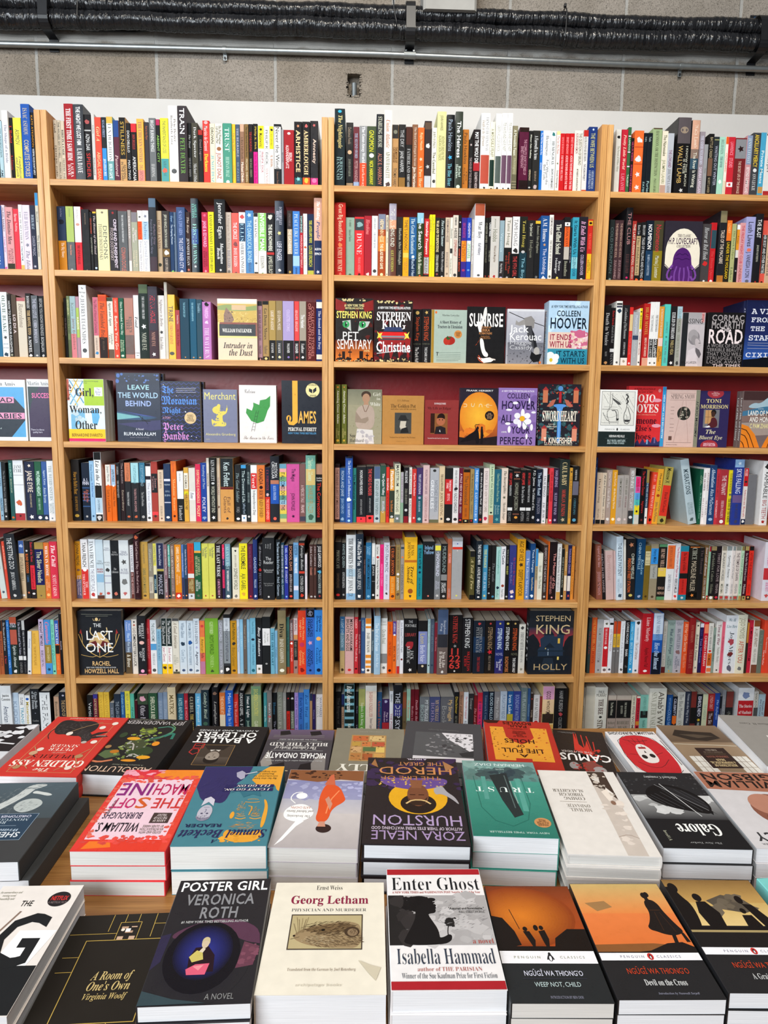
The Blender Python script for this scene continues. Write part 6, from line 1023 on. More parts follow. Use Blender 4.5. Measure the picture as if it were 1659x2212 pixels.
82 238 26282a|14-60 888 The Gap in the After Lives|62-86 ccc ~Kevin Brockmeier|90-96 ddd *
> 108
148 218 2d5a58|4-28 9cb ~Alice Brophy|30-54 cdb What Belle's Last Love|92-98 c63 *
246 218 e4e6ea|0-100 e4e6ea|7-20 444 Jane/Eyre|24-25 /999|40-41 /999|60-82 c64 *|88-100 /a33a40|90-95 422 *
> 258
350 228 2a3048|16-52 edc Jane Eyre|54-78 cb9 ~Charlotte Bronte|4-10 edc *|90-98 fff *
415 228 2f6048|16-58 dfe Wuthering Heights|62-82 bdc ~Emily Bronte|90-100 /26304a|92-98 fff *
465 228 40609a|14-40 def Agnes Grey|44-70 bcd ~Anne Bronte|90-100 /26304a|92-98 fff *
528 222 e6e8ea|8-66 899 The Weird Sisters|70-88 9aa ~Eleanor/Brown|94-98 678 *
@B 5 0 945
> 692
770 210 231f1e|20-56 b83 How to Build a Boat|60-84 b83 ~Elaine Feeney|88-95 b94 *
> 788
862 240 1c2738|26-38 dde ~A. J./Finn|46-68 b65 End of the/Window|42-44 /3a5a8a|52-54 /3a5a8a|58-60 /3a5a8a|64-66 /3a5a8a|74-76 /3a5a8a|90-95 bbb *
907 222 98bfde|6-34 357 ~Elena Ferrante|36-60 46a My Brilliant Friend|88-96 357 *
975 140 e8eaecH|0-11 /1c1c1c|12-60 222 Lie in the Dark|48-66 /222|66-88 /b8d0e0|68-86 678 ~Dan Fesperman|90-100 /1c1c1c|92-98 ccc *
> 1010
1062 258 de6a1e|0-37 /e2ded6|3-30 333 ~Jasper Fforde|34-40 e63 *|44-84 742 Lost in a Good Book
1108 258 de6a1e|0-37 /a8c4de|8-30 333 ~Jasper Fforde|34-40 eee *|44-74 742 Thursday Next
1145 243 23262a|6-20 bbb ~Ferris|30-60 bbb The Dinner Party
1190 215 2c1d20|3-40 988 The Exquisite|42-90 a98 Extraordinary
1248 238 2b2c30|0-32 /d4805c|4-34 543 ~F. Scott Fitzgerald|50-74 bbb Tender Is the Night|90-95 c64 *
1325 240 2b2c30|0-34 /a6d4dc|5-36 478 ~F. Scott Fitzgerald|44-84 c99 The Beautiful and Damned|90-95 c64 *
1385 238 26292e|0-34 /3a7896|5-40 9bc ~F. Scott Fitzgerald|50-74 aaa This Side of Paradise|90-95 aaa *
1438 245 e3e5ea|0-28 /2a2430|5-22 /eee|32-90 99a The Great Gatsby|92-97 444 *
1500 228 a8443c|20-52 /26292c|24-48 b88 Sweet/Torment|84-90 /f04a50|88-95 433 *
1555 308 ddc6ae|4-36 765 Beyond the Rock|70-90 765 ~Fitzgerald|92-97 644 *
1620 250 25395a|26-30 /dde|34-38 bcd Milkman|44-58 bcd ~Anna/Burns|66-68 /ccd|90-96 eee *
# 360 945
> 50
105 225 e8742a|3-18 c54 ~Gustave Flaubert|26-86 fc8 Madame Bovary|88-95 311 *
170 320 242526|0-55 /eeeeee|4-20 444 All for the Boat|68-98 ccc ~Flaubert
215 285 d8a848|10-40 /eee8d8|14-38 654 Bohemian|44-50 /e8dc30|46-78 643 Travels of a Thief
280 288 dcd8d0|44-60 /f2f2f2|46-58 446 Home
330 252 d8345a|10-68 fda Everything Is Wondrous|72-92 fda ~Foley
385 240 26489a|4-44 bcd Everything's Still There|58-84 dde ~Foley|90-97 8ac *
412 195 ddd4c8|18-50 765 Whisper
478 195 20211f|3-36 ddd ~Ken Follett|37-42 ccc *|44-86 bba World Without End|90-97 eee *
512 195 cbb8a0|70-84 754 *|30-58 a88 The Pillars
638 198 d59c58|0-45 /22292b|6-44 cdd ~Ken Follett|45-49 /6a2420|56-90 754 Fall of/Giants|93-97 333 *
> 648
705 258 222426|14-66 899 The Good Soldier|74-84 999 ~Ford|92-98 eee *
758 260 1f2a30|0-6 /48a0d8|10-66 bcc The Drowned Life|68-86 9ab ~Jeffrey Ford|88-100 /e8eaf0|91-96 48b *
797 262 2a3236|12-34 9aa Out of Sight|48-66 9aa ~Jeffrey Ford|86-96 ccc *
858 262 e9e9e7|0-12 /eee|14-42 /d6302c fff ~Ford|44-88 444 Independence Day
932 262 dc7a3c|6-34 5a2a1c Canada|36-42 311 *|44-92 5a2a1c ~Richard Ford|60-100 /e0a040
980 282 20283c|5-42 a45 ~C.S. Forester|46-54 dbb *|54-100 /d8382e|58-96 fba The Good Shepherd
1065 178 2a2c33H|8-34 eee Motion/Circular|36-42 /b87860|42-72 /2858b0|44-66 cde ~Alex Foster|92-97 e65 *
1135 250 d8c480|0-8 /6aa0b8|8-14 /e8a8a0|14-22 /e8cc50|22-30 /7aa87a|30-38 /88b8d8|38-46 /e8b0a8|46-54 /f0d060|54-62 /6aa090|62-70 /98c0d8|70-78 /e8a888|78-86 /e0c858|86-94 /7aa880|14-80 334 It All Comes Down to This
1255 252 cf5a9c|8-30 5a2a50 The Magus|50-80 4a2040 ~John Fowles|87-93 402040 *
1312 252 7e5a58|36-66 dbb A Mercies Tale|70-84 ecc ~Frame|90-98 /445
1405 170 6fa596H|0-20 /78b0a0|20-44 /d0b878|4-38 cdb Thirteen Moons|44-86 ac8a50 ~Charles Frazier|70-100 /88b0a0|88-96 465 *
1478 250 1e1b1b|0-18 /b08870|22-30 eee ~Jonathan/Franzen|32-92 d0382e The Corrections
@C 5 690 945
> 145
192 258 3a2426|5-95 /c89a90|8-92 754 The Dinner Guest of Mrs Hoover
243 288 2f5a94|5-52 b8cce0 Fiona and Jane|56-84 9bd ~Jean Chen Ho|91-97 9bd *
312 185 345aa6H|0-2 /222|5-62 def The Library of Lost Dollhouses|62-68 efe *|70-92 def ~Elise Hooper|95-99 adf *
347 290 2f7a72|8-80 124 The Miniaturist Game
438 278 25262a|6-50 ddd Moonflower Murders|58-86 aaa ~Anthony Horowitz|90-100 /e8414a|92-96 311 *
512 275 25262a|4-52 d55 The Word Is Murder|56-82 aaa ~Anthony Horowitz|87-100 /e8484a|89-95 311 *
570 275 b8c4c8|0-22 /55688a|25-86 677 Stages and the Empires|90-96 345 *
625 265 35594c|14-52 eee The Quiet Valley|54-80 /8a9080|62-84 dde ~Ridley|80-100 /c09848
657 280 d83a30|20-42 fff Da Kapha|46-90 611 And the Two of the Way to Wet
705 300 3a4238|0-40 /e0a050 fff Flatlands|58-80 d84 ~Sue Hubbard|86-92 ccc *|92-100 /e0c080
760 250 d9d9bf|2-38 555 Majestrum|44-82 776 ~Matthew Hughes|86-100 /6f7a74|89-97 dde *
790 330 8aa890|0-60 /b0a8b0|6-56 877 Lament Hare
838 283 232024|6-28 ddd Mule Bone|38-66 998 ~Zora Hurston|70-84 ccc *|88-100 /8a2430
868 283 e4e2dc|4-46 333 Hotel and Not a Human|48-56 /444|58-92 333 ~Hurstovic
910 298 c83a36|8-50 fcc Mystic Turtle Shadow|86-96 fcc *
970 285 4c3c60|0-50 /4a3a66|50-100 /2f5a66|12-48 ccd The Lost Catastrophe|52-57 aac *|60-80 cde ~Allegra Hyde|90-96 9cc *
1032 262 d4b6b6|8-50 867 Rolling Toward Clear Skies|54-92 a77 ~Catherine Ryan Hyde|93-97 866 *
1122 288 aeb0b6|2-8 333 *|22-80 8a8c94 Natchez Burning|20-76 e8e8ec ~Greg Iles|94-100 /6a6a50
1175 270 d8c2a0|14-44 654 The Illuminated|46-88 7a5a40 ~John Irving|90-96 444 *
1250 290 232324|20-66 /c62f30|22-42 fdd The Sensation/Stories|46-60 fcc ~Irving|90-97 ddd *
1308 288 dedcdc|4-44 555 When We Were Orphans|34-42 333 *|46-82 555 ~Kazuo Ishiguro|90-97 333 *
1345 288 6a1f38|10-66 ecc A Pale View of Hills|70-82 baa ~Ishiguro|91-100 /222|92-97 d44 *
1410 300 b8641c|0-6 /2a2018|12-66 543 The Unconsoled|72-88 743 ~Ishiguro|93-100 /222|94-98 dda *
1450 300 a08858|8-60 433 The Remains of the Day|66-84 655 ~Ishiguro|93-100 /222|94-98 c34 *
1495 292 4488cc|3-40 def The Buried Giant|44-90 def ~Kazuo Ishiguro|91-97 fff *
1535 290 25262a|8-66 ddd An Artist of the Floating World|70-84 bbb ~Ishiguro|90-97 c44 *
1590 290 e2d4d0|5-40 988 ~Ishiguro|42-80 987 How to Dry Chimes|88-95 b35 *
# 1000 945
> 237
285 255 c0d0b0|4-40 465 Laws Iyer Co|42-74 465 ~Wittgenstein Jr|86-100 /c07858|80-84 333 *
350 302 2a6478|8-60 aca Ghost Passages in a Private Town|66-84 9bb ~Robert/Jackson|88-98 6aa *
412 290 dfcec0|5-46 443 The Incorrigibles|50-56 665 *|62-94 443 ~Meredith Jaeger
462 310 1c1c1d|5-28 d44 ~Henry James|28-48 bbb Washington|70-76 /ddd|78-96 888 ~Square
528 292 221e1e|6-8 /854|8-18 ccc *|18-20 /854|26-76 998 ~Howard Jacobson|82-84 /854|86-92 d94 *
585 308 1c1c1d|5-28 d44 ~Henry James|30-62 bbb The Turn of the Screw|70-76 /ddd|78-96 888 ~Aspern
635 308 1c1c1d|5-28 d44 ~Henry James|28-60 bbb The Wings of the Dove|70-76 /ddd|78-96 888 ~Henry
678 290 1c1c1f|4-32 ddd ~P.D. James|36-76 ddd The Children of Men|86-92 bbb *
735 300 1b2334|6-48 bcd The Silver Road|52-82 889 ~Stina Jackson|90-97 ccd *
778 290 e2dfe4|14-52 222 False Bingo|62-92 222 ~Jac Jemc|94-98 587 *
800 350 262424|8-50 999 The Cradle|54-90 777 In the Heart|90-100 /a89880
838 290 d8404a|6-60 922 The Devil and Mrs Crooked|92-96 fcc *
890 290 33263c|4-34 a9b ~Han Jenkins|44-84 bac Sleep the Wind|90-97 bac *
> 892
985 210 2f3836H|4-40 f0d8a0 Caul Baby|46-88 d84a40 ~Morgan Jenkins|90-97 ba8 *
1015 287 c8963c|4-10 543 *|14-56 743 The Summoner|60-90 865 ~Denis Jenkins
1075 272 1e2022|6-24 ccc ~North Wind|26-50 /667|56-84 589 ~Catherine Jones|90-97 59b *
@D 5 1279 945
> -8
25 190 2a4482|4-30 8ac The Comac|88-96 8ac *
75 333 cdb9a4|4-66 543 The Crossing|70-90 876 ~McCarthy|92-100 /222
118 335 d0bea9|4-66 555 All the Pretty Horses|70-90 876 ~McCarthy|92-100 /222
168 308 a8968c|4-30 dcc ~Cormac McCarthy|34-70 e8ddd8 Cities of the Plain|86-97 ddd *
218 308 d79a2a|4-30 fdb ~Cormac McCarthy|34-72 fec All the Pretty Horses|86-97 fec *
280 358 a9a29e|6-40 665 ~Cormac McCarthy|42-66 976 The Crossing|84-97 dcc *
328 358 a9a19c|6-40 665 ~Cormac McCarthy|42-66 866 Cities of the Plain|84-97 dcc *
385 290 9f9490|4-36 eee Men in Space|42-72 ddd ~Tom McCarthy|76-100 /3a3a3c|84-92 ddd *
437 370 78c0d0|0-22 /e03a78|22-34 /d85aa0|34-48 /60a0d8|48-60 /58c0b0|60-80 /e6d22a|4-30 a24 Satin Island|36-64 46a ~Tom McCarthy|68-78 333 *|80-100 /c8c8c0
485 298 1d1a1b|4-48 c33 The Macmanic Dossier|58-80 c33 Nightmare|88-97 733 *
515 305 28405e|0-24 /98844c|24-68 bcc The Third and the Fogs|70-100 /e8e4dc|84-92 555 *
560 330 d9452e^-4|4-18 faa ~McLain|24-70 fdc The Tide Went Out|72-84 fba ~McLean|88-96 311 *
612 300 e3a437^-4|8-40 443 Hue and Cry|44-52 a42 *|60-96 765 ~James Alan McPherson
690 282 b0a050^-5|2-28 332 Moscow X|32-86 /d83a2c|44-80 322 ~David McCloskey|90-97 332 *
> 905
985 215 b4c4cbH^11|15-54 3a4a52 Migrations|66-86 788 ~Charlotte/McConaghy|90-96 566 *
1018 300 1f5a44|4-36 aca ~Carson/McCullers|42-90 8ba The Heart Is a Lonely Hunter
1047 290 e9e4e4|8-40 644 The Member|50-90 977 ~McCullers
1077 290 e9e4e4|8-40 855 Atonement|50-90 977 ~McEwan
1143 262 2a4876|6-38 cde Absolution|40-84 cde ~Alice McDermott|88-95 9bd *
1175 300 c23c48|8-50 722 Charming Billy|56-88 fcc ~Alice McDermott
1253 305 a83840|10-46 edd The Tenant|56-88 ecc ~Freida Walden|91-98 eee *
1303 308 e6d428|6-40 332 ~Elizabeth McKenzie|42-48 665 *|52-96 332 The Dog of the North
1395 208 2f3f90H|0-12 /90b4dc|3-9 def *|14-52 d8dcf4 Skye Falling|54-66 /705a8a|68-90 446 ~Mia McKenzie|92-97 446 *
1440 290 e6dcd8|0-32 /c8242c|2-14 fdd ~McGee|18-30 333 *|36-88 c0392f American Royals|90-100 /1c2a48|92-97 eee *
1520 350 77767a
> 1570
1645 225 e8e6e6H|4-12 333 *|16-20 333 *|20-58 222 Amiable|60-90 a22 Big Teeth|92-97 a33 *
@A 6 0 1115
> -60
15 300 c84a30
72 225 c8d0cc^5|30-50 88a098 Scorpio|86-92 456 *
100 240 d8503c^3|6-50 f8b8a0 Rum Punch Son
200 170 2f3236H^3|6-54 ddd The Petting Zoo|58-86 ddd ~Jim Carroll|92-97 ccc *
255 232 c9b090|0-22 /42609a|4-14 abd *|28-70 332 ~Jonathan Carroll|92-97 eee *
300 235 242222|12-22 ddd *|22-56 d86a2a Blind Goddess|60-72 4a7ab0 ~Carroll|86-94 c75 *
348 235 2a2426|2-36 e03a48 Bones of the Moon|42-84 /d83040|46-82 411 ~Jonathan Carroll|88-95 ddd *
435 248 a58a4a|12-76 /1e2258|16-72 cca The Silver Needle|93-97 654 *
488 250 d87438|6-60 fff When in Rome|66-86 fc9 ~Liam/Callanan|90-97 fb7 *
562 240 d63a50|6-44 fee The Chill|58-96 fdd ~Scott Carson
@B 6 0 1115
> 720
780 237 dc9a28|4-42 443 ~Donna Freitas|46-54 865 *|56-97 ede The Nine Lives of/Rose Napolitano|66-100 /6a6a90
848 220 e8e6e8|50-100 /d43a36|5-46 555 ~Tana French|48-54 fff *|58-94 fdd The/Trespasser
920 218 e6eaee|3-48 333 ~Tana French|50-88 889 The Secret Place|91-97 b44 *
992 222 c4d4de|34-42 555 ~Tana/French|48-56 a55 Broken/Harbor|58-72 /90b8d4|89-94 b65 *|94-100 /5a3a30
1060 228 d3dade|12-18 889 ~Tana/French|36-44 888 Faithful/Place|48-54 444 *|60-62 /aab|72-74 /aab|88-94 b55 *
1135 230 232629|18-26 bbb ~Tana/French|46-56 bbb The/Likeness|88-94 c76 *
1230 228 d7dbdd|18-26 889 ~Tana/French|48-58 889 In the/Woods|30-44 555 *|62-80 777 *|88-94 b66 *
> 1240
1275 275 d8d4d8|2-46 667 ~Tana French|50-100 /6a3a34|52-92 caa In the Woods
1332 172 35191fH|2-7 c64 *|10-90 caa And God Knows If They Are Dead or Living
1410 242 c0994e|4-38 875 The General in His Labyrinth|46-90 775 ~Gabriel Garcia Marquez|92-97 543 *
1455 258 8e8678|10-50 bba Of Love and Other|60-90 /c0b8a8|70-86 877 Demons
1487 258 e0d8b0|0-40 /d8d050|4-38 777 Living to Tell|56-90 /203a52|64-84 acc ~Marquez
1557 255 d8dcde|0-46 /2a3050|4-40 ccd One Hundred Years of Solitude|46-52 /b0a050|50-100 /1c1c20|56-92 aab ~Marquez
1590 270 8a6a72|2-62 dcc ~Gabriel Garcia Marquez|64-88 ccc Chronicle|92-98 eb9 *
# 360 1115
> 18
45 270 4fa898|2-62 dee ~Gabriel Garcia Marquez|40-100 /2a2428|92-98 e97 *
85 270 7d675f|3-62 edc ~Gabriel Garcia Marquez|64-86 a99 Leaf Storm|90-97 eca *
148 270 de8c24|4-50 fec ~Gabriel Garcia Marquez|54-74 fda Love in the/Time of Cholera|88-100 /c83a28|91-97 fff *
172 270 5878b0|2-62 dde ~Gabriel Garcia Marquez|60-100 /3a3a58|90-97 fa7 *
205 270 31506e|2-62 dde ~Gabriel Garcia Marquez|62-100 /2a3040|90-97 fa7 *
268 258 c2412c|2-50 a83020 El Amor en los Tiempos|54-62 /e0e0dc|63-90 /8a6a3c|64-86 cb8 ~Gabriel Garcia/Marquez|90-100 /ccd4da|92-97 555 *
335 245 225a3a|0-18 /3aa4cc|15-19 /e8a848|24-60 dda Last Summer at/the Golden Hotel|66-86 eee ~Elyssa/Friedland|91-97 665 *
403 258 d6d464|6-26 776 The Sin Eaters/Chronicle|93-96 a54 *
465 258 d6d464|6-26 776 The Sin Eaters/Chronicle|93-96 a54 *
528 262 2b2025|3-60 fff The Last Verse|64-94 eac ~Caroline Frost|95-98 ddd *
555 268 2a2648|0-26 /e0385a|4-40 f8b Boy With the Dice|46-80 /e03a68 834 ~Kristen Fulton
610 262 4a6270|0-40 /7aa0b0|4-46 bdd ~Alan Furst|48-86 fff The Foreign Correspondent|92-98 eee *
> 622
690 298 e0dbc8|4-8 222 *|14-38 765 ~Jostein Gaarder|40-82 554 Sophie's World|92-97 777 *
768 258 efe02a|4-46 443 The Ensemble|54-84 443 ~Aja Gabel|88-94 da4 *
818 262 5c2040|4-46 8a5070 The Song Rise to No Reply|94-97 e44 *
860 222 2a3a72H|24-60 cde Gaddis|66-80 cde ~William|92-96 dde *
907 265 222024|3-40 a9a9b0 All Dressed Up|44-50 c33 *|52-94 99a ~Jilly Gagnon
1020 205 27282bH|9-18 bbb Fifteen stories/of the heart/and novels|30-42 ccc The/Reader|50-56 bbb Selected/Fiction|72-78 999 ~Introduced/by James|93-97 eee *
> 1034
1078 222 1e2428H|4-58 bcd The Ocean at the End of the Lane|62-94 bcd ~Neil Gaiman
1112 250 2a4a5c|4-62 ccd The Ocean at the End of the Lane|64-92 bcd ~Neil Gaiman
1150 278 303a98|4-36 bcf ~Neil Gaiman|38-44 eee *|46-70 d0d4f8 Stardust|92-98 8cf *
1197 265 262024|3-48 e8a080 School Days|54-86 dcc ~Jonathan Galassi|92-97 e54 *
1247 250 74a4d0|4-22 112 ~Damon/Galgut|26-54 fff The Promise|76-84 /dde
1305 232 242326|4-8 /a43|8-50 bbb Foreign Bodies|52-56 /c43|60-88 bbb ~Cynthia Ozick|91-97 c43 *
1328 362 dcd4dc|10-60 999 Cat Amber
> 1345
1385 268 4a332f|3-40 cbb ~John Gardner|42-56 c87 Grendel|93-98 bbb *
1415 268 4a332f|3-40 cbb ~John Gardner|42-56 c87 Grendel|93-98 bbb *
1475 265 262427|4-42 eee ~Julie Garwood|46-54 5ac *|54-90 bcc Grace Under Fire|92-97 a44 *
@C 6 690 1115
> 145
205 245 1f1c1c|14-46 998 Phoenix Cafe|54-80 654 ~Gwyneth Jones|88-96 c33 *
250 250 222324|2-44 9aa White Queen|52-80 ccc ~Gwyneth Jones|88-96 aaa *
340 178 dfe2e4H|5-44 333 The Prophets|46-96 333 ~Robert Jones, Jr.|52-64 /b8d0e0|90-100 /88b4d8
412 170 2d3a48H|8-48 eee I Would Die for You|52-84 ddd ~Sandie Jones|92-97 eee *
435 285 3c3436|8-70 977 The Memory
488 250 2f6f9a|6-22 8bd ~Tayari/Jones|28-82 134 An American Marriage|92-97 8bd *
525 255 242526|0-38 /e8e6e2|24-38 58a ~Thom|40-58 ddd ~Jones|66-70 bbb Cold Snap|88-97 eee *
568 268 dddad6|4-18 333 ~Gail Jones|20-26 b33 *|28-82 444 Sonntag in the Great Deep War|90-96 555 *
603 268 e8307e|6-34 934 ~Gert Jonke|36-76 f9c Homage to Czerny
660 250 d5d4e2|4-52 445 Post-Traumatic|56-84 667 ~Chantal V. Johnson|88-92 444 *
715 285 e28424|0-56 /2a2220|4-54 e8743a ~Craig Johnson|58-88 eb6 Hell and Back|91-97 632 *
760 270 998254|4-46 443 The Longing Mentions|50-58 eee *|60-84 fff ~Johnston|88-94 654 *
795 270 9a938c|10-36 e8803a *|4-8 /3a4a5a|36-84 444 ~Denis Johnson|84-92 777 *
915 200 edb52cH|7-34 5a4020 ~Denis/Johnson|42-78 4a3420 Tree of/Smoke|36-40 /c07028|82-90 a05828 *|92-96 543 *
968 272 278a94|6-44 123 Be Frank With Me|46-54 124 *|60-94 134 ~Julia Claiborne Johnson
1080 240 242629|6-22 8ac Inland/Yellow|92-96 e87 *
1138 262 7d8084|3-12 /e8dc50|14-16 eee *|17-58 dde Snowblind|66-82 ccd ~Ragnar/Jonasson|88-98 ccc *
1200 262 2b2b2c|4-52 8a9a98 Mudbound|55-66 /8a8a8a|70-88 ddd ~Hillary/Jordan|92-97 bbb *
1240 215 b8694a|24-40 faa Ulysses|82-97 caa ~James Joyce
1340 203 a5a5a6|6-15 /d8d8e0|9-11 25a *|15-19 /d83a2c|20-22 dcc *|92-96 dd6 *
# 1000 1115
> 55
105 330 5a5430|0-12 /222|90-100 /1c1c1c|12-84 cb8 A Tail of Two
> 112
175 235 1f2831H|6-40 ddd The First Bad Man|44-90 ddd A Novel by ~Miranda July|93-97 eee *
225 272 4892b8|8-42 dd8 The Passage|50-84 cde ~Elise Juska|90-97 dc8 *
258 275 1c1c1e|40-78 998 ~Franz Kafka|84-92 bbb *
300 275 262626|22-78 767678 The Castle|92-97 48a *
346 290 a7cfca|6-52 598 Metamorphosis|74-82 234 *|82-96 698 ~Kafka
392 287 e2e1e6|4-34 445 The Castle|70-78 943 *|80-96 999 ~Franz Kafka
425 275 201f20|8-34 998 ~Wim Kayzer|38-54 bb6 Mood Beast|92-97 bbb *
490 275 3b4080|20-76 a0405a By Love Be Wayne|28-74 88b ~Pamela Ryder|80-92 e8d0d0 *|92-97 eee *
> 498
575 218 dd9f28|3-36 2a2420 Age of Vice|38-46 432 *|50-94 2a2420 ~Deepti Kapoor
622 330 6a88c0|14-88 d8e0f0 The Ghost Sisters|92-97 eee *
668 260 1f4a7c|6-56 cde Track Changes|60-84 eda ~Sayed Kashua|90-97 def *
695 310 a89878|0-34 /3a8cc8|36-60 444 Rush Apart|62-100 /c8a890
742 352 dcdacb|26-40 998 Shroud|48-76 998 The Pillow Book
785 275 3f332f|4-66 baa Seabirds of the North|70-86 bbb ~Kawabata|92-97 ccc *
800 240 d86a2a
870 245 241a1c|6-94 d8908a The Master of Go|58-90 c88 ~Yasunari Kawabata|94-98 eaa *
914 262 d8d8d6|6-52 777 Palm-of-the-Hand Stories|54-84 888 ~Kawabata|86-100 /c89a50
942 310 222524|16-76 998 House of the Sleeping Beauties|90-96 eee *
972 270 b88a50|10-50 eda Beauty and Sadness|56-84 /e8d8c0|84-86 a33 *
1007 275 22244c|6-52 98b Thousand Cranes|56-84 /e0d8d0|90-96 c54 *
1038 285 d08a3c|4-90 a86a2a The Sound of the Mountain
@D 6 1279 1115
> 40
98 265 8a5444^4|4-42 c99 Legend of the Slave|50-92 b88 ~Jennifer McMahon
132 310 1d1c1f^6|6-90 988 Death in Her Hands
205 330 c9aca8^4|8-60 b9908c Burntcoat
228 330 c9aaa6^4|6-60 a88 The Song Paradise
292 195 c9d8e4H^3|10-62 4a5a68 The Silent Patient|66-88 8898a8 ~Alex/Michaelides|90-96 456 *
318 225 dcd8d0^3|30-60 ba9 Goodbye Now
400 215 262425^2|2-18 c86 *|24-66 ddc ~China Mieville|32-88 d86a3a Perdido Street Station|90-96 cb6 *
475 215 1b4468|4-88 8ab4cc Kraken|6-50 a8c8d8 ~China Mieville|92-97 9ac *
527 280 7a6428|10-36 /d0c498|12-22 654 ~Henry/Miller|26-34 654 Tropic of/Capricorn|90-97 432 *
600 262 988c74|8-36 /3a90d8|10-34 246 ~Henry Miller|38-62 /a8a8a0|40-60 666 Tropic of Cancer|92-97 543 *
680 265 252320|0-5 /5a9068|5-94 /252320|8-48 e0b8a0 ~Henry Miller|42-58 /e8c858|74-92 e0b8a0 Sexus/Nexus|94-100 /5a9068
755 265 e2e2e4|2-44 /e0703a|5-40 843 ~Rebecca Miller|54-84 556 Jacob's Folly
805 258 e0dce0|6-60 c04a68 The Private Lives of Pippa Lee|62-88 444 ~Rebecca Miller|91-96 d44 *
883 283 2a8298|10-90 /c8322c|12-46 4a1c1c The Song of Achilles|50-60 /222|62-86 511 ~Madeline Miller|93-98 ccc *
> 890
985 278 262320|2-4 /c8743a|4-26 bba Circe|28-84 c8b8a0 ~Madeline Miller|86-96 /111|88-95 d84 *
1030 300 222021|4-50 655 The Haunted
1068 275 7a5c3c|4-56 dcc Sweet Lamb of Heaven|60-92 cbb ~Lydia Millet|93-97 ddd *
1090 285 9ec4aa|0-10 /a8303a|10-60 687 The Sound of Waves|92-100 /b8303a|93-99 ec8 *
1143 285 232222|0-8 /97855e|12-66 887 Forbidden Colors|70-88 887 ~Mishima|93-100 /97855e|93-99 eee *
1190 285 282024|12-66 988 Thirst for Love|70-88 988 ~Mishima|92-99 c34 *
1237 285 dfd6c8|0-8 /999080|12-64 666 Runaway Horses|70-88 887 ~Mishima|92-100 /999080|92-99 b44 *
1290 285 dedede|0-8 /889090|12-64 777 Spring Snow|70-88 888 ~Mishima|92-100 /999890|92-99 b44 *
1320 285 e2d8d4|0-8 /889090|12-64 666 The Decay of the Angel|70-88 888 ~Mishima|92-100 /999890|92-99 b44 *
1372 285 e0d4cc|0-8 /8a8a80|12-64 766 The Temple of Dawn|70-88 888 ~Mishima|92-100 /888070|92-99 b44 *
1405 285 b8d8b8|0-8 /8a7a50|12-64 676 The Sound of Waves|70-88 687 ~Mishima|92-100 /a89860|92-99 b85 *
1445 285 421c28|0-8 /a89860|12-64 cbb The Sailor Who Fell from Grace|70-88 cbb ~Mishima|92-100 /a89860|92-99 222 *
1490 285 e2372a|0-8 /222|12-64 922 After the Banquet|70-88 922 ~Mishima|92-100 /222|92-99 da6 *
> 1592
1680 245 dcd8e2H|4-40 d84a8a Gods of August|44-64 /c83a40|68-84 d84a8a ~Hikmet|88-94 c55 *
@A 7 0 1285
> -90
-40 240 a05a3a
12 240 a8603c|0-22 /2a2624|26-80 743 Dream
47 242 a25a38|0-20 /2c2826|24-84 633 The Bringer of Fish
84 240 26272c|4-56 ccc The Museum of Failed Love|62-84 c44 ~Chee
115 240 2a6cb4|3-66 8ec0ec The Candid Life of Shes|74-88 bdf ~Chen
185 210 26332f|0-12 /b0543c|10-18 dde ~Zen/Cho|22-48 /b05848|50-88 c8d0cc Spirits Abroad|92-98 ddd *
228 242 24262a|3-64 bbc The Drowned and New Voices|66-74 /ddd|78-98 777 ~Chevalier
260 242 24262c|0-18 /b8b8b8|20-64 ccc The Dancing Bears|66-74 /ddd|78-98 666 ~Chiang
298 345 d8dadc^-3|6-50 99a Waiting|90-96 345 *
388 340 e0b050|6-30 b88a30 Revelations|36-80 a87a30 The Imp of the Village
435 232 c4b0cc|4-48 334 Midnight Timetable|56-86 445 ~Bora Chung
500 235 4a90cc|4-44 f0788a Caramelo|46-80 /98803c|50-76 dcc890 ~Sandra Cisneros|88-95 245 *
535 235 7ccab4|4-88 4a8a80 Inside the House of Quartets|92-97 255 *
578 240 d86a30|0-44 /3060b0|6-44 dde Silenced|46-62 /222|64-92 fa6 ~Ann Claycomb
602 182 231f22|24-80 dcd Deceptively
@B 7 0 1285
> 1190
1256 240 6a7488|0-40 /7090c8|4-20 dde ~Hazel/Gaynor|24-60 cde When We Were Young|64-88 e8e0d0 & Brave|60-100 /5a4a34
1308 232 dfd6cc|3-6 333 *|8-13 a54 *|15-25 655 ~Gass|26-86 222 Omensetter's Luck
1388 200 25262aH|12-38 eee Difficult/Women|40-50 eab8b0 *|54-76 ddd ~Roxane/Gay|90-96 eac *|98-100 /e090a0
1428 230 c03a42|14-28 f99 Ayiti|36-72 e88 ~Roxane Gay|90-97 e77 *
1488 238 e2e2e4|0-40 /d5dbe0|6-40 677 The Long Home|44-56 /5a9ccc|62-84 777 ~William Gay|90-97 555 *
1532 325 8ab4cc|4-70 3a6a8a Memories of My Melancholy
1583 222 f0eeea|0-50 /24302e|4-46 ccc The Thief's Journal|52-78 b33060 ~Jean Genet|82-100 /efc420|86-92 432 *
1634 222 f0eeea|0-50 /24302e|4-46 ccc The Thief's Journal|52-78 b33060 ~Jean Genet|82-100 /efc420|86-92 432 *
# 360 1285
> 63
128 222 dcd6c8|0-5 /555|8-54 876 A Good American|66-84 998 ~Alex/George|92-96 333 *|96-100 /554
198 245 ccd8e2|4-32 789 ~William Gibson|38-48 345 *|54-78 89a Count Zero|90-96 457 *
262 245 ccd8e2|4-32 789 ~William Gibson|36-46 2a5a9a *|48-84 89a Mona Lisa Overdrive|90-96 457 *
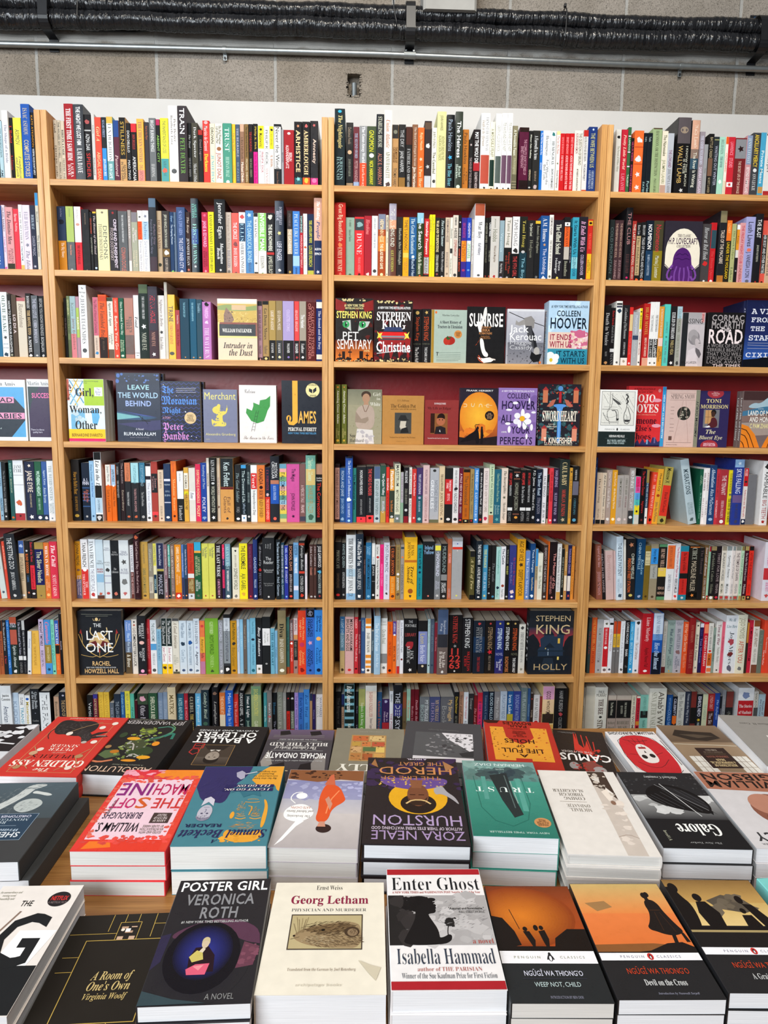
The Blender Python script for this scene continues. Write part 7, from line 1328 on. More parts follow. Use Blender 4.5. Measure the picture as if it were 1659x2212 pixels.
320 225 d3dde6|4-46 445 ~William Gibson|50-54 aac *|56-88 445 Agency|92-97 678 *
370 245 dc6c58|0-30 /e0784a|30-60 /e0a840|34-70 432 American Falls|76-100 /b87a9a|6-14 c44 *
495 222 77a838|6-28 cfe0a8 ~Gifford|30-64 3a5a20 Roy's World|66-88 b0d080 ~Stories|92-97 453 *
542 240 8c8f94|4-38 ccd ~Gifford|42-88 bbc The Up-Down|92-98 eee *
607 185 3a3c40|0-5 /222|6-28 /c8ced4|8-20 667 ~Gifford|28-82 /8e9498|24-78 445 The Ghosts of the Reptile Room|86-100 /242424|88-96 eee *
668 245 c08c28|4-36 4a4a20 Bad Publicity|40-46 333 *|50-86 886a28 ~Bianca Giaever|91-97 432 *
695 232 c0ccdc|12-60 89b The Year of the Chalet
728 232 8cbcd8|14-60 b8d8e8 Sky Lake
762 232 6a5f58|5-60 a98 Tower of Smoke|90-97 443 *
792 232 80b0cc|5-60 9cc8dc Water
845 220 78b4cc|6-28 478 ~Natalia Ginzburg|34-42 234 *|46-84 3a6a80 All Our Yesterdays|90-97 267 *
905 218 25262a|0-14 /222|14-72 eee Busy Monsters|84-100 /eae8e8|88-95 665 *
982 208 242628|20-50 /e6e4e4|26-46 776 The Sorrows/of Young Goethe|80-84 999 *
1023 318 70acc4|8-82 3a6a80 The Dry Heart
1050 340 80b0d0|30-70 4a7a98 Valentino
1128 148 8a7c5cH|20-42 222 Diva|44-82 e8e0d0 ~Daisy Goodwin|90-97 eed *
1163 212 3c6660|24-60 2a3a38 The Sound|0-100 3c6660|88-100 /a04a2c
1198 235 c83a2c|0-40 /6a5a5c|6-38 dcc ~Nadine Gordimer|42-46 fff *|52-78 faa July's People
1240 220 a08078|0-30 /d0c0c0|4-24 766 Pearl|30-38 /c89058|40-76 /2a2a2c|42-70 998 ~Mary Gordon|86-92 444 *
1315 150 e0482cH|10-46 f0c080 Anita de Monte/Laughs Last|48-58 c03a60 *|62-86 f0b870 ~Xochitl/Gonzalez|90-96 822 *
1395 140 3c6cc0H|0-12 /202024|2-10 889 *|14-42 123 Olga Dies/Dreaming|46-56 d8a0c0 *|60-88 123 ~Xochitl/Gonzalez|91-96 124 *
1478 145 3c88d8H|6-36 0a2a5a Olga Dies/Dreaming|38-50 f0b060 *|58-84 0a2a5a ~Xochitl/Gonzalez|90-96 124 *
@C 7 690 1285
> 190
240 205 7a7468|0-30 /34648e|30-60 /5a7a8a|60-100 /b8a070|4-54 a8c0d0 A Light Over London|60-86 cab07a ~Lisa Kelly|91-97 432 *
325 208 d3a6a4|4-60 222 ~Mieko Kawakami|4-60 443 Breasts and Eggs|90-96 c33 *
365 210 c2333c|4-20 fbb ~Kazakov|24-84 fcc The Fallen Truth Boy|88-95 411 *
388 250 7a2834|6-80 c99 Dust in the Eyes
430 218 3f5a86|4-24 8ab ~Kazantzakis|90-96 cde *
487 222 eee6dc|0-10 /e88a30|10-14 /eed|14-18 /e88a30|66-72 /e8943a|76-82 /e8943a|86-90 /e8943a|26-62 332 Dare to Know|92-97 543 *
512 345 4a5a66|8-60 abb The Fields
572 200 9cbcd4H|12-60 dce8f0 The End of the Ocean|64-88 dde8f0 ~Jackie Kay
638 222 e2e2de|4-14 776 ~Jack/Kerouac|20-46 998 On the Road|64-82 /888|86-94 666 *
685 255 e2601e|4-24 722 ~Jack Kerouac|38-66 a33a1a On the Road|91-97 411 *
722 250 e8702a|0-26 /5a4a92|4-20 ddd ~Jack Kerouac|24-28 eee *|30-94 32242a Big Sur
755 240 c8bcbc|4-40 977 ~Jack Kerouac|44-74 987 The Dharma Bums|86-100 /c03030
790 240 e0e0e6|4-30 446 ~Jack Kerouac|30-60 445 Desolation Angels|70-76 733 *
917 225 1f1f21|2-16 bbb The/Portable|22-36 a44 Library|38-56 a03038 *|50-82 ccc ~Jack/Kerouac|90-97 ddd *
> 925
1013 245 2c2c30|20-82 /8088b8|24-44 c8b878 ~Leon|46-78 d8d8e8 Berlin Noir|84-88 dca *|0-20 /222|82-100 /2a2a2e
1040 230 a9c0c4|4-44 688 The Blackwater Lightship|84-87 455 *
1077 228 4c5868|10-60 7a8898 Transparent City|82-87 345 *
1105 262 7a2836|4-80 c88 The Quickening
1205 140 6a5c58H|0-38 /4a5a78|12-42 b8bcc8 ~Stephen/King|38-58 /33333a|64-90 d8ccc4 You Like/It Darker|94-98 ddd *
1338 190 1d1b1c|2-48 c8403a ~Stephen King|50-56 888 *|56-92 c8403a 11/22/63|94-98 ddd *
1437 218 222124|2-54 ddd ~Stephen King|60-96 c82c2c Skeleton/Crew
# 1000 1285
> 88
198 245 1e2632|3-8 b44 *|12-60 999 ~Stephen King/Peter Straub|68-96 a03030 The Talisman|30-60 /1e3450
295 245 1f1d1e|3-8 b44 *|12-54 a98a6a ~Stephen King|54-64 c8303c *|66-94 987 Billy Summers
377 245 28326c|3-8 cb6 *|14-54 cde ~Stephen King|60-66 99b ~Novel|72-94 dde The Dead/Zone|78-100 /32306a
440 245 1e1d1f|3-8 cb6 *|12-56 ddd ~Stephen King|68-98 c07848 Roadwork
515 245 1e1d1f|3-8 ca6 *|14-56 c8582f ~Stephen King|60-66 665 ~Novel|70-98 ddd The Dark Half
578 280 cfccc4|4-10 444 *|16-52 555 Firestarter|54-78 666 ~Stephen King|88-95 887 *
@D 7 1279 1285
> -55
-25 215 3a4a48|10-80 a44 The House of Ash
25 215 c8582c|4-60 e8a050 One Night at the Lake|40-90 a83a20 ~Moody
85 232 a8a7a8|16-40 888 ~Rick Moody|42-80 978f90 The Ice Storm|92-97 666 *
140 238 e4e0e0|5-9 665 *|14-88 /c42a32|16-46 f0d8d8 The Speed of Dark|48-56 eee *|58-86 a82028 ~Elizabeth Moon|91-97 766 *
178 222 e2e2e8|8-12 /222|20-60 a06a70 Just Passing Through|91-97 445 *
210 250 706c6c|0-24 /c04a28|24-50 /d8a830|54-60 aaa *|30-46 765 Lorrie
248 250 706c6c|0-24 /c04a28|24-50 /d8a830|54-60 aaa *|30-46 765 Lorrie
290 248 e0e2e6|4-80 a9aaae The Anarchist of Life and Work|90-96 555 *
333 242 242325|4-44 ddd ~Lorrie Moore|54-68 ddd Bark|78-96 555 *
378 255 3a98cc|4-36 9cdcf0 ~Lorrie Moore|40-84 b8e4f4 Birds of America|90-96 e8f4fa *
435 240 dbe2ea|2-8 333 *|14-38 678 ~Christopher Morley|42-74 a87 The Lost Librarian|92-98 356 *
> 445
548 178 b8242eH|6-46 f0d0d0 ~Liane Moriarty|56-88 5a1a1c Apples Never Fall|92-97 eee *
643 175 2a5aa0H|0-34 /c8d4e4|34-44 /6a94cc|44-64 /2458a8|64-100 /151d2c|4-44 58708c ~Liane Moriarty|48-92 c0d4ec Here One Moment
685 250 a09894|0-88 /b8b2ac|8-86 776 Three Wishes, Love Always|88-100 /5a2024
757 240 8fa09a|4-10 566 ~Bestselling/Author|16-64 345 What Alice Forgot|68-92 566 ~Liane/Moriarty|95-98 c93 *
832 240 aeaab2|4-10 667 ~Bestselling/Author|16-54 445 Big Little Lies|56-64 866 *|68-92 667 ~Liane/Moriarty|94-98 444 *
890 255 d8582e|4-58 f0b898 All Her Little Secrets|62-90 e89a78 ~Wanda Morris
947 218 8c2426H|12-44 b86a5a ~Toni Morrison|56-90 a85a4c The Bluest Eye
988 258 dcd4c0|4-10 333 *|24-76 3a3432 Beloved in Torsion|86-94 777 *
1027 270 2a2450|0-8 /d8dce8|8-30 4a4a8a Jazz|30-80 8a8ac0 ~Toni Morrison
1070 258 c82430|4-22 e86|26-86 f0e0d8 Cherish Farrah
1117 268 dfdad2|6-52 333 ~Ottessa Moshfegh|52-60 c33 *|60-86 /e06a28|64-84 532 Homesick|90-98 /e0784a
1142 310 8a9a90|10-80 443 Death in Her Hands
1197 250 dbd8d4|6-46 8a5060 Time at War|50-80 776 ~Nicholas Mosley|92-97 555 *
1224 258 d8667a|8-80 a83a50 The Hesperus Tree
> 1228
1342 195 e2e4e8H|2-24 5a7a84 We All/Live Here|28-84 3a4048 ~Jojo Moyes|86-96 667 *|40-50 b34a55 *|62-70 733 *
1427 190 dedbc6H|6-40 8a8470 ~Jojo Moyes|44-82 c85a40 After You|88-95 777 *
1450 262 3a3028|0-40 /c8803a
1488 240 c02a40|10-80 701a28 A Mortal Storm
1547 240 dcd4cc|0-12 /8a5030|16-50 99806c A Life Apart|54-80 998 ~Neel Mukherjee|84-100 /7a4a38
1590 335 6c7468|10-60 8a9284 The Tunnel
1632 240 dc4a32|8-86 f0d8cc The Appointment|56-86 f0e0d8 ~Herta Muller
1690 240 d84a34|30-80 c03a28 Passport
@A 8 0 1445
> -90
-35 175 b8bcc0
68 160 dcdee0H|12-24 333 ~Jeanine/Cummins|32-70 24385a American Dirt
140 225 b4c4d4|14-60 8a9ab0 Kudos|62-90 8a9ab0 ~Rachel Cusk
195 238 e2e2e2|6-20 334 Outline|24-60 5a9ab0 Transit|60-90 667 Kudos
248 250 e0e0e0|4-10 2a5aa8 *|12-54 b8a040 Misterioso|56-90 654 ~Arne Dahl
335 190 24262a|4-34 b0b4b8 Glass Books/of the Dream|40-42 889 *|50-66 999 ~Gordon/Dahlquist
440 212 1f2024H|2-100 /d8dadc|6-84 44464c The Family|86-96 556 ~Naomi Krupitsky
> 472
522 262 b08f78|4-70 443 ~Boston Down|72-90 655 The Ferryman
605 220 20242e|4-8 aab *|14-70 c8a878 The Echo of Old Books
622 235 b83430
@B 8 0 1445
> 790
847 248 1f1f21|8-54 ccc Vertical|56-80 998 ~Cody Goodfellow
895 240 6a2438|0-8 /3a3a8a|8-70 e0c8a0 ~Genevieve Gornichec
950 220 dcb444|4-60 b8923a ~Juan Goytisolo|62-90 b8923a Marks of Identity
1005 220 dcb444|4-60 b8923a ~Juan Goytisolo|62-90 b8923a Count Julian
1047 320 5a626c|10-60 99a The Cliffs
1112 238 2a3442|14-70 8a94a0 The Clan of the Cave
1152 220 2f5a92|4-40 9cd ~Graham Greene|46-80 bcd The Tenth Man
1202 210 e0d44a|4-34 776 ~Henry Green|40-70 886a30 Doting
1242 235 5ab09a|8-80 2a6a58 Jeff and the King
1270 300 4a1c24
1375 235 242126|0-20 /3a4a38|22-60 c8c0c8 Other Eden|44-90 b8b0b8 ~Philippa Gregory|4-14 d8a0b0 *
1462 230 31543c|6-52 d8d8c0 Sherlock & Irene|52-90 b8c0a0 The Adventure
1517 225 7a8ca4|10-70 9aa8bc Brief Lives
1560 220 8494aa|10-70 a4b0c4 Pieces
1638 175 d4c2a0H|12-44 6a5a3a Matrix|54-84 6a5a3a ~Lauren Groff
# 360 1445
> 75
145 235 2c5f78|8-54 a8d0d8 Fates and Furies|58-90 8ab ~Groff
185 232 a82a3a|6-60 e8909a Blue Hour
250 232 212226|6-36 c8c0a8 ~Guebel|38-80 e0c060 The Absolute
308 232 6cb4dc|4-54 e0f0f8 The Proposal|58-64 fff *|66-90 bde ~Guillory
384 200 2a3840|4-50 b8c8b8 Gatsby's Rival|54-64 465 *
> 412
470 175 232226H|4-16 8a6a5a *|22-90 b0aca8 Lamplighter Murders
> 482
540 225 d8773c|0-100 d8773c|6-50 f0c8a0 The House at Oak|40-100 /e0d4b8
614 205 2860c0H|4-44 d0e0f4 ~Matt Haig|46-90 c0d4f0 The Life Impossible
666 238 d03a34|14-80 f0a8a0 The Radiant Sisters
722 205 202124H|4-44 ddd ~Adrianne Geffel|46-90 bbb A Fiction
786 240 24383a|4-44 ddd Heat & Light|50-80 acb ~Jennifer Haigh
882 165 9aa878H|0-14 /7a9a78|4-48 d8d070 Broken Country|56-90 e8e8d0 ~Clare Leslie Hall
> 905
938 225 4a9498|18-60 d0e8e8 Without Me|64-90 cde ~Hall
984 205 7a7674H|6-70 eee Sarah's Valley|40-50 b33 *
1032 225 1f2124|8-50 3a6a88 Home|50-90 889 The Canary
1090 220 86887e|4-60 a8aaa0 ~Knut Hamsun|50-80 b0b0a8 Pan
1122 225 9a9894|4-60 b8b8b4 ~Knut Hamsun|60-90 bbb Hunger
1160 222 242022|34-80 /c83028|36-70 2a1818 ~Hammett|4-18 b33 *|80-100 /b89a58
1200 222 242022|34-68 /6a7468|36-66 c8c8b8 ~Hammett|4-18 ccc *|68-100 /c83030
1238 225 a890d0|6-60 4a3a7a The Last White Man|64-90 639 ~Hamid
1288 225 3f74c4|4-54 234a8a Exit West|58-90 346 ~Mohsin Hamid
1345 195 4a8ed8|4-54 2a5a9a Exit West|58-90 346 ~Mohsin Hamid
1372 232 b08a68|0-14 /2a3a58
1402 240 33285c|6-70 8a80a8 Victoria
1478 240 e4e2e4|6-44 889 Wayfarers|6-44 998 ~Knut Hamsun
@C 8 690 1445
> 150
207 215 232326|10-60 555 The Enigma of
237 240 2a2c38|0-20 /2a3460|24-70 /a88870|28-66 654 Clarke
332 150 7ab0c0H|0-7 /24302c|11-18 /24302c|22-29 /24302c|33-40 /24302c|44-51 /24302c|55-62 /24302c|66-73 /24302c|77-84 /24302c|88-95 /24302c|2-44 f0f0e8 Real Americans|62-90 eed ~Rachel Khong
> 340
372 215 211f26|6-60 667 My Kid|60-90 889 ~Victoria
437 190 6a9a48|0-30 /a8a868|24-40 dde4c8 Euphoria|42-64 e8f0d8 ~Lily King|64-90 cda One
545 160 dedfdaH|8-80 /e8d8c8|10-50 b04a40 ~Barbara Kingsolver|52-76 5a4a58 Demon Copperhead
597 220 31557a|6-90 c8603a Animal Dreams
668 285 3c2a58|2-8 aac *|26-50 d8c0d8 Pigs in/Heaven|50-70 /a83038|70-80 4a7a4a *
705 210 e2e4ea|6-20 456 ~Kirino|40-80 a67 The Poison
792 155 24262aH|12-72 c8ccd8 The Deep Sky|30-50 /3a3a7a
832 220 6a5a40|0-30 /8a5038|50-60 543 *
870 190 9ac0aa|10-60 c8806a The Reason
908 195 6a1c28|6-90 c89098 Bodies in the
950 195 6a1c28|6-90 c89098 Death in the Woods
> 955
1052 265 6f7378|6-50 d8dce0 My Struggle|4-96 9aa ~Book One
1155 265 4a5078|6-50 d8b888 My Struggle|4-96 98a ~Book Two
1287 265 66666c|6-50 d8b888 My Struggle|4-96 999 ~Book Six
1332 220 222326|8-40 d8b848 Disclaimer|44-80 887 ~Renee Knight
1378 215 a8806a|6-60 5a4438 Sweet and Tame
1424 220 e0e4ea|8-50 c04a58 The Cheerful Scapegoat|54-90 667 ~Koestenbaum
1476 235 333234|8-30 aaa Tremor
# 1000 1445
> 118
158 250 7a2428|6-90 c88 The Lost Wife
206 225 d83a68|0-20 /c83040|4-90 2a2f70 Fire Season
262 215 2a3a58|6-60 7a8aa0 Tamarack County
317 215 232a36|2-60 b0c4d0 Blood Hollow|62-90 889 ~Krueger
374 215 8a8688|6-54 c8c8c8 Mercy Falls|62-90 bbb ~Krueger
438 212 b8c4d4|6-50 8090a8 Purgatory Ridge|54-90 9ab ~Krueger
500 212 30609a|6-42 dce8f0 Iron Lake|42-58 /b8a83a|58-100 /222a38
571 212 3c4890|6-56 98a4d0 Boundary Waters|58-90 bbd ~Krueger
634 180 6a7a7c|6-70 a8b4b4 The Plague of Doves
662 185 3a5a88|6-70 8ab Sweetland
690 235 3a2c28|6-14 c44 *|16-60 a98 Tomb
752 245 dcd8d8|6-50 554 ~Milan Kundera|50-58 b33 *|60-90 665 Ignorance
777 260 8a3a34|10-80 c87 Laughter
890 165 e0c890H|0-22 /d8a0c0|22-44 /e8c8a0|8-22 543 Gods|24-42 433 Without|42-54 433 Men|46-62 /3a3028|64-100 /e0b060
1018 185 1f2022H|4-40 aaa ~Hanif Kureishi|42-48 b34a50 *|50-90 999 Collected Stories
@D 8 1279 1445
> -80
-30 175 cfcabc|10-80 887 Skippy
60 165 b8b4aa|0-100 /c4beb0
178 175 dbd8ceH|5-16 333 ~Paul/Murray|20-46 4a2a2a The Bee|48-53 333 *|55-76 543 Sting
> 184
267 250 a9988f|0-8 /c0b4a8|10-46 /222|14-40 bba The Man Without|50-70 665 ~Robert/Musil|72-76 333 *|82-100 /8a8478
410 250 a9988f|0-8 /c0b4a8|10-46 /222|14-44 ccb The Man Without/Qualities|50-70 665 ~Robert/Musil|72-76 333 *|82-100 /8a8478
457 250 d8d0bc|4-20 776 ~Robert Musil|22-80 877 Five Women
497 258 c03040|0-4 /e8e8d8|4-50 5a1824 A Nest of Lyre|52-60 /d88a38|62-90 511 ~Musonda
577 245 84bcb0|4-40 5a9086 ~Andres Neuman|32-46 /2a2a2a|50-90 4a8074 Traveler of the Century
742 185 dcdacfH|6-76 6a645c Ahab's Wife|6-80 998 ~Sena Jeter Naslund
> 750
805 245 23508c|6-30 7aa0d0 Why Napoleon|30-80 88acd8 Could Not Do
850 262 20242e|4-40 ccd Celebrity|50-60 e67028 *|40-56 /e0702c|60-90 bb9 ~Celeste Ng
922 220 c8c8c2|4-50 777 The Blue Maiden|54-90 887 ~Anna Noyes
977 215 33394a|4-60 a8acb8 Notes on the Way It Was
1032 215 3a2c2c|0-30 /7a3430|30-60 /222|60-80 /6a3430
1092 240 24262c|4-44 dde ~Eshkol Nevo|46-56 d8b838 *|56-90 bcc Inside Information
1142 240 ccd0b0|20-50 8aaa98 The Gargoyle
1207 235 a83434|4-30 e8b0a8 ~Lynda Obst|34-64 /4a3028|38-60 dcc The Ski|64-100 /b86a30
1255 230 2c4a9a|4-60 9ab8e0 The Refugees|62-90 8ac ~Viet
1280 260 22262e|4-80 99a Sympathizer
1312 200 888a90|10-70 aaa The Committed
1384 215 2a2a2c|0-30 /7a3c38|36-44 555 *|40-80 776 ~Nabokov
> 1428
1578 180 e2e4e8H|6-18 7a8ab0 *|22-100 /c02a32|26-48 f0d8d8 The Stories/of Vladimir|50-76 edd ~Nabokov
1622 215 d0ccc4|2-30 554 ~Nabokov|30-60 /555|64-90 877 Pnin
1690 240 a8c0cc|10-44 667 Novels of/the Century|44-80 a87 ~French"""
ORD = ['top', 'second', 'third', 'fourth', 'fifth', 'sixth', 'seventh', 'lowest']
CELL = {'A': (-2*W+T_, -W-T_), 'B': (-W+T_, -T_), 'C': (T_, W-T_), 'D': (W+T_, 2*W-T_)}
NAMES = [('black', '201e20'), ('white', 'e6e4e2'), ('cream', 'e2d8c0'), ('grey', '9a9896'), ('charcoal', '3c3a3e'), ('silver grey', 'b8bcc2'), ('red', 'c82c2e'), ('dark red', '7c2228'),
         ('maroon', '501c28'), ('orange', 'e0702c'), ('rust', 'b0562c'), ('brown', '6a4c3a'), ('tan', 'b8945e'), ('gold', 'd8a030'), ('yellow', 'e6da2c'), ('olive', '84803c'), ('green', '4c7c44'),
         ('dark green', '26402f'), ('lime green', '86ac38'), ('mint', '9cccb8'), ('teal', '2f7e80'), ('sky blue', '80b8d8'), ('blue', '2c62b0'), ('navy', '242e50'), ('slate blue', '56708c'),
         ('dusty pink', 'cfa4a2'), ('pink', 'd85a8c'), ('hot pink', 'e22e74'), ('purple', '4c3a80'), ('lavender', 'b0a4d0'), ('mauve', '9c7c84'), ('pale blue', 'c0d0de'), ('beige', 'cfb89c')]
NV = [(n, np.array([int(h[i:i+2], 16) for i in (0, 2, 4)])) for n, h in NAMES]
def cname(h):
    if len(h) == 3: h = ''.join(c*2 for c in h)
    v = np.array([int(h[i:i+2], 16) for i in (0, 2, 4)]); return min(NV, key=lambda q: float(((q[1]-v)**2).sum()))[0]
books = []
for ln in SPINES.strip().split('\n'):
    if ln[0] == '@': cell, row, X0c, Y0c = ln.split(); cell_ = cell[1]; row = int(row); X0c = float(X0c); Y0c = float(Y0c); xl = None; continue
    if ln[0] == '#': _, X0n, Y0c = ln.split(); xl = (xl/4.366 + X0c - float(X0n))*4.366 if xl is not None else None; X0c = float(X0n); Y0c = float(Y0c); continue
    if ln[0] == '>': xl = float(ln[1:]); continue
    parts = ln.split('|'); xr, yt, bc = parts[0].split(' ', 2); xr = float(xr); yt = float(yt)
    tilt = 0.0
    if '^' in bc: bc, t_ = bc.split('^'); tilt = float(t_)
    hard = bc.endswith('H'); bc = bc.rstrip('H'); segs = []; title = None
    for s in parts[1:]:
        q = s.split(' '); z0, z1 = map(float, q[0].split('-')); bg_ = None; i = 1
        if q[1][0] == '/': bg_ = q[1][1:]; i = 2
        elif q[1] and len(q) == 2 and q[1] != '*': bg_ = q[1]; i = 2
        fg = q[i] if len(q) > i else None; tx = ' '.join(q[i+1:]) if len(q) > i+1 else ''
        if fg and not tx and bg_ is None: bg_, fg = fg, None
        segs.append((z0, z1, fg, bg_, tx))
        if tx and tx != '*' and '~' not in tx and title is None: title = tx.replace('/', ' ')
    zs = SZ[row-1]; ys = (.031 if hard else .040) + rnd('y', len(books)).uniform(-.003, .004)
    pa, pb = X0c + xl/4.366, X0c + xr/4.366
    if row == 8:                                              # read half way up: shift to the foot along the vanishing direction
        k_ = 1-.022; pa, pb = 716+(pa-716)*k_, 716+(pb-716)*k_
    def wx(px):
        x = unproj_y(px, 1000, ys)[0]
        for _i in range(3): x = unproj_y(px, project((x, ys, zs))[1], ys)[0]
        return x
    xa, xb = wx(pa), wx(pb); pt = Y0c + yt/4.366
    h_ = unproj_y((pa+pb)/2, pt, ys)[2] - zs
    if tilt: h_ = h_/math.cos(R(tilt))
    xl = xr
    lo, hi = CELL[cell_]
    xa = max(xa, lo+.0008); xb = min(xb, hi-.0008)
    if xb-xa < .003 or h_ < .09: continue
    h_ = min(h_, .255)
    vis = max(0, min(1659, pb)-max(0, pa))*h_*(.55 if row == 8 else 1)
    books.append(dict(cell=cell_, row=row, x=(xa+xb)/2, w=(xb-xa)-.0007, h=h_, y=ys, z=zs, col=bc, hard=hard, segs=segs, tilt=tilt, title=title, vis=vis, px=(pa+pb)/2))
order = sorted(range(len(books)), key=lambda i: -books[i]['vis'])
chosen = set(order[:300])
AVOID = set("jane eyre sherlock gatsby's dune edgar grendel faustus hemingway alice olga anita napoleon ahab's fiona mann jesse cormac comac maupassant lorrie wittgenstein macmanic king emma starship gaddis agnes edward dubus asimov robot lovecraft keats library's johnny maccarthy hp irene adler diva? jojo victoria trout james' emily's hank idgie disney holly harper valentino leon hausmann h.p. vladimir wally lamb kerouac robert nana zora".split())
for i, b in enumerate(books):
    t_ = b['title']
    if t_ and (set(t_.lower().replace(',', '').split()) & AVOID): t_ = None
    if t_:
        ws = t_.split(); t_ = ' '.join(ws[:6])
    b['safe'] = t_
used = set()
def book_label(i):
    b = books[i]; kind = 'hardback' if b['hard'] else 'paperback'; c = cname(b['col']); sh = ORD[b['row']-1]
    thick = 'thick ' if b['w'] > .034 else ('slim ' if b['w'] < .013 else '')
    nb = None; side = 'next to'
    for dd in (1, -1, 2, -2):
        j = i+dd
        if 0 <= j < len(books) and books[j]['cell'] == b['cell'] and books[j]['row'] == b['row'] and books[j]['safe']:
            nb = books[j]['safe']; side = 'next to' if abs(dd) == 1 else 'close to'; break
    nbw = ' '.join((nb or '').split()[:4])
    c2 = next((cname(s[3]) for s in b['segs'] if s[3] and cname(s[3]) != c), None)
    cc = c + (' and ' + c2 if c2 else '')
    cand = []
    if b['safe']: cand += [f"{cc} {kind} titled {b['safe']} on the {sh} shelf", f"{thick}{cc} {kind} titled {' '.join(b['safe'].split()[:4])} {side} {nbw}, {sh} shelf"]
    fg = next((cname(s[2]) for s in b['segs'] if s[2] and s[4]), None)
    cand += [f"{thick}{cc} {kind} {('with '+fg+' lettering ') if fg and fg != c else ''}{side} {nbw}, {sh} shelf"]
    cand += [f"{thick}{cc} {kind} {int(round(b['h']*100))} centimetres tall {side} {nbw}, {sh} shelf"]
    for l in cand:
        l = ' '.join(l.split()[:16])
        if l.lower() not in used: used.add(l.lower()); return l
    return l
stuff = MB()
for i, b in enumerate(books):
    d = min(.176-b['y'], b['h']*.66, .142); g = rnd('g', i).random() < .4
    piv = 0.0
    if b['tilt'] > 0: piv = -b['w']/2
    elif b['tilt'] < 0: piv = b['w']/2
    rot = Matrix.Translation((b['x']+piv, b['y'], b['z']+.0004)) @ Matrix.Rotation(R(-b['tilt']), 4, 'Y') @ Matrix.Translation((-piv, 0, 0))
    if i in chosen:
        o = make_book('shelved_hardback' if b['hard'] else 'shelved_paperback', b['w'], d, b['h'], b['hard'], b['col'], b['segs'], i, IDT, 0, g)
        o.matrix_world = rot
        tag(o, book_label(i), 'book', f"books standing spine out on the {ORD[b['row']-1]} shelf")
    else:
        Tm = lambda x, y, z: tuple(rot @ Vector((x, y, z)))
        solid(stuff, b['w'], d, b['h'], b['hard'], lin(b['col']), Tm, 0)
        pages(stuff, b['w'], d, b['h'], b['hard'], lin(rnd('pg', i).choice(PG)), Tm, 1)
        n0 = len(stuff.f); spine_print(stuff, b['w'], b['h'], b['hard'], b['segs'], i, Tm)
        stuff.m[n0:] = [0]*(len(stuff.f)-n0)
so = stuff.build('thin_shelved_books', [COVER_M, PAPER[0]])
tag(so, 'thinner books filling the rows between the larger books on all the shelves', 'books', 'books standing spine out on the shelves', 'stuff')

# ------------------------------------------------------------------ face-out books on the shelves
# key, row, crop x0, left, right (crop px), top (crop px), set back, thickness, hardback, copies, lean back, spine text colour
FACE = [
 ('lovecraft', 2, 1279, 662, 1006, 295, .03, .03, 0, 1), ('intruder', 3, 360, 488, 858, 222, .03, .022, 0, 1),
 ('petsematary', 3, 690, 150, 503, 217, .006, .03, 0, 1), ('christine', 3, 690, 512, 873, 236, .006, .03, 0, 1),
 ('tractors', 3, 690, 1048, 1380, 325, .04, .022, 0, 1), ('sunrise', 3, 1000, 30, 386, 296, .036, .018, 0, 1),
 ('cassidy', 3, 1000, 404, 752, 318, .03, .02, 0, 1), ('hoover', 3, 1000, 790, 1166, 240, .012, .065, 0, 1),
 ('passing', 3, 1279, 822, 1035, 350, .036, .02, 0, 1), ('road', 3, 1279, 1062, 1410, 350, .03, .024, 0, 1), ('stars', 3, 1279, 1414, 1760, 235, .036, .024, 0, 1),
 ('deadbabies', 4, 0, -110, 266, 198, .03, .022, 0, 1), ('success', 4, 0, 280, 628, 195, .03, .022, 0, 1),
 ('girlwoman', 4, 0, 655, 1000, 192, .016, .03, 0, 3), ('leaveworld', 4, 0, 1113, 1524, 135, .055, .02, 0, 2), ('moravian', 4, 360, -44, 326, 212, .045, .024, 0, 2),
 ('merchant', 4, 360, 352, 670, 290, .05, .022, 0, 1), ('calvino', 4, 360, 690, 1038, 250, .05, .026, 0, 1), ('james', 4, 360, 1085, 1466, 207, .03, .032, 1, 1),
 ('girlwhite', 4, 690, 264, 585, 290, .05, .022, 0, 1), ('goldenpot', 4, 690, 590, 980, 348, .045, .024, 0, 1), ('edgarlife', 4, 690, 986, 1305, 390, .05, .02, 0, 1),
 ('dune', 4, 1000, -38, 320, 277, .05, .03, 0, 1), ('perfects', 4, 1000, 322, 682, 276, .045, .024, 0, 1), ('swordheart', 4, 1000, 704, 1090, 240, .04, .034, 1, 1),
 ('melville', 4, 1279, 48, 398, 293, .006, .022, 0, 1), ('shoes', 4, 1279, 318, 668, 260, .055, .026, 0, 1), ('springsnow', 4, 1279, 675, 985, 293, .05, .026, 0, 1),
 ('bluesteye', 4, 1279, 990, 1265, 304, .055, .018, 0, 1), ('landmilk', 4, 1279, 1390, 1720, 306, .045, .022, 0, 2),
 ('lastone', 7, 0, 752, 1165, 152, .03, .036, 1, 1), ('holly', 7, 1000, 606, 1020, 152, .03, .045, 1, 1),
]
CY0 = {2: 410, 3: 595, 4: 775, 7: 1285}
SPT = {'hoover': 'It Ends With Us', 'swordheart': 'Swordheart', 'holly': 'Holly', 'stars': 'A View From the Stars', 'landmilk': 'Land of Milk and Honey', 'james': 'James', 'moravian': 'The Moravian Night'}
SHORT = {'girlwoman': 'the colourful Girl, Woman, Other', 'leaveworld': 'Leave the World Behind', 'moravian': 'The Moravian Night', 'landmilk': 'Land of Milk and Honey'}
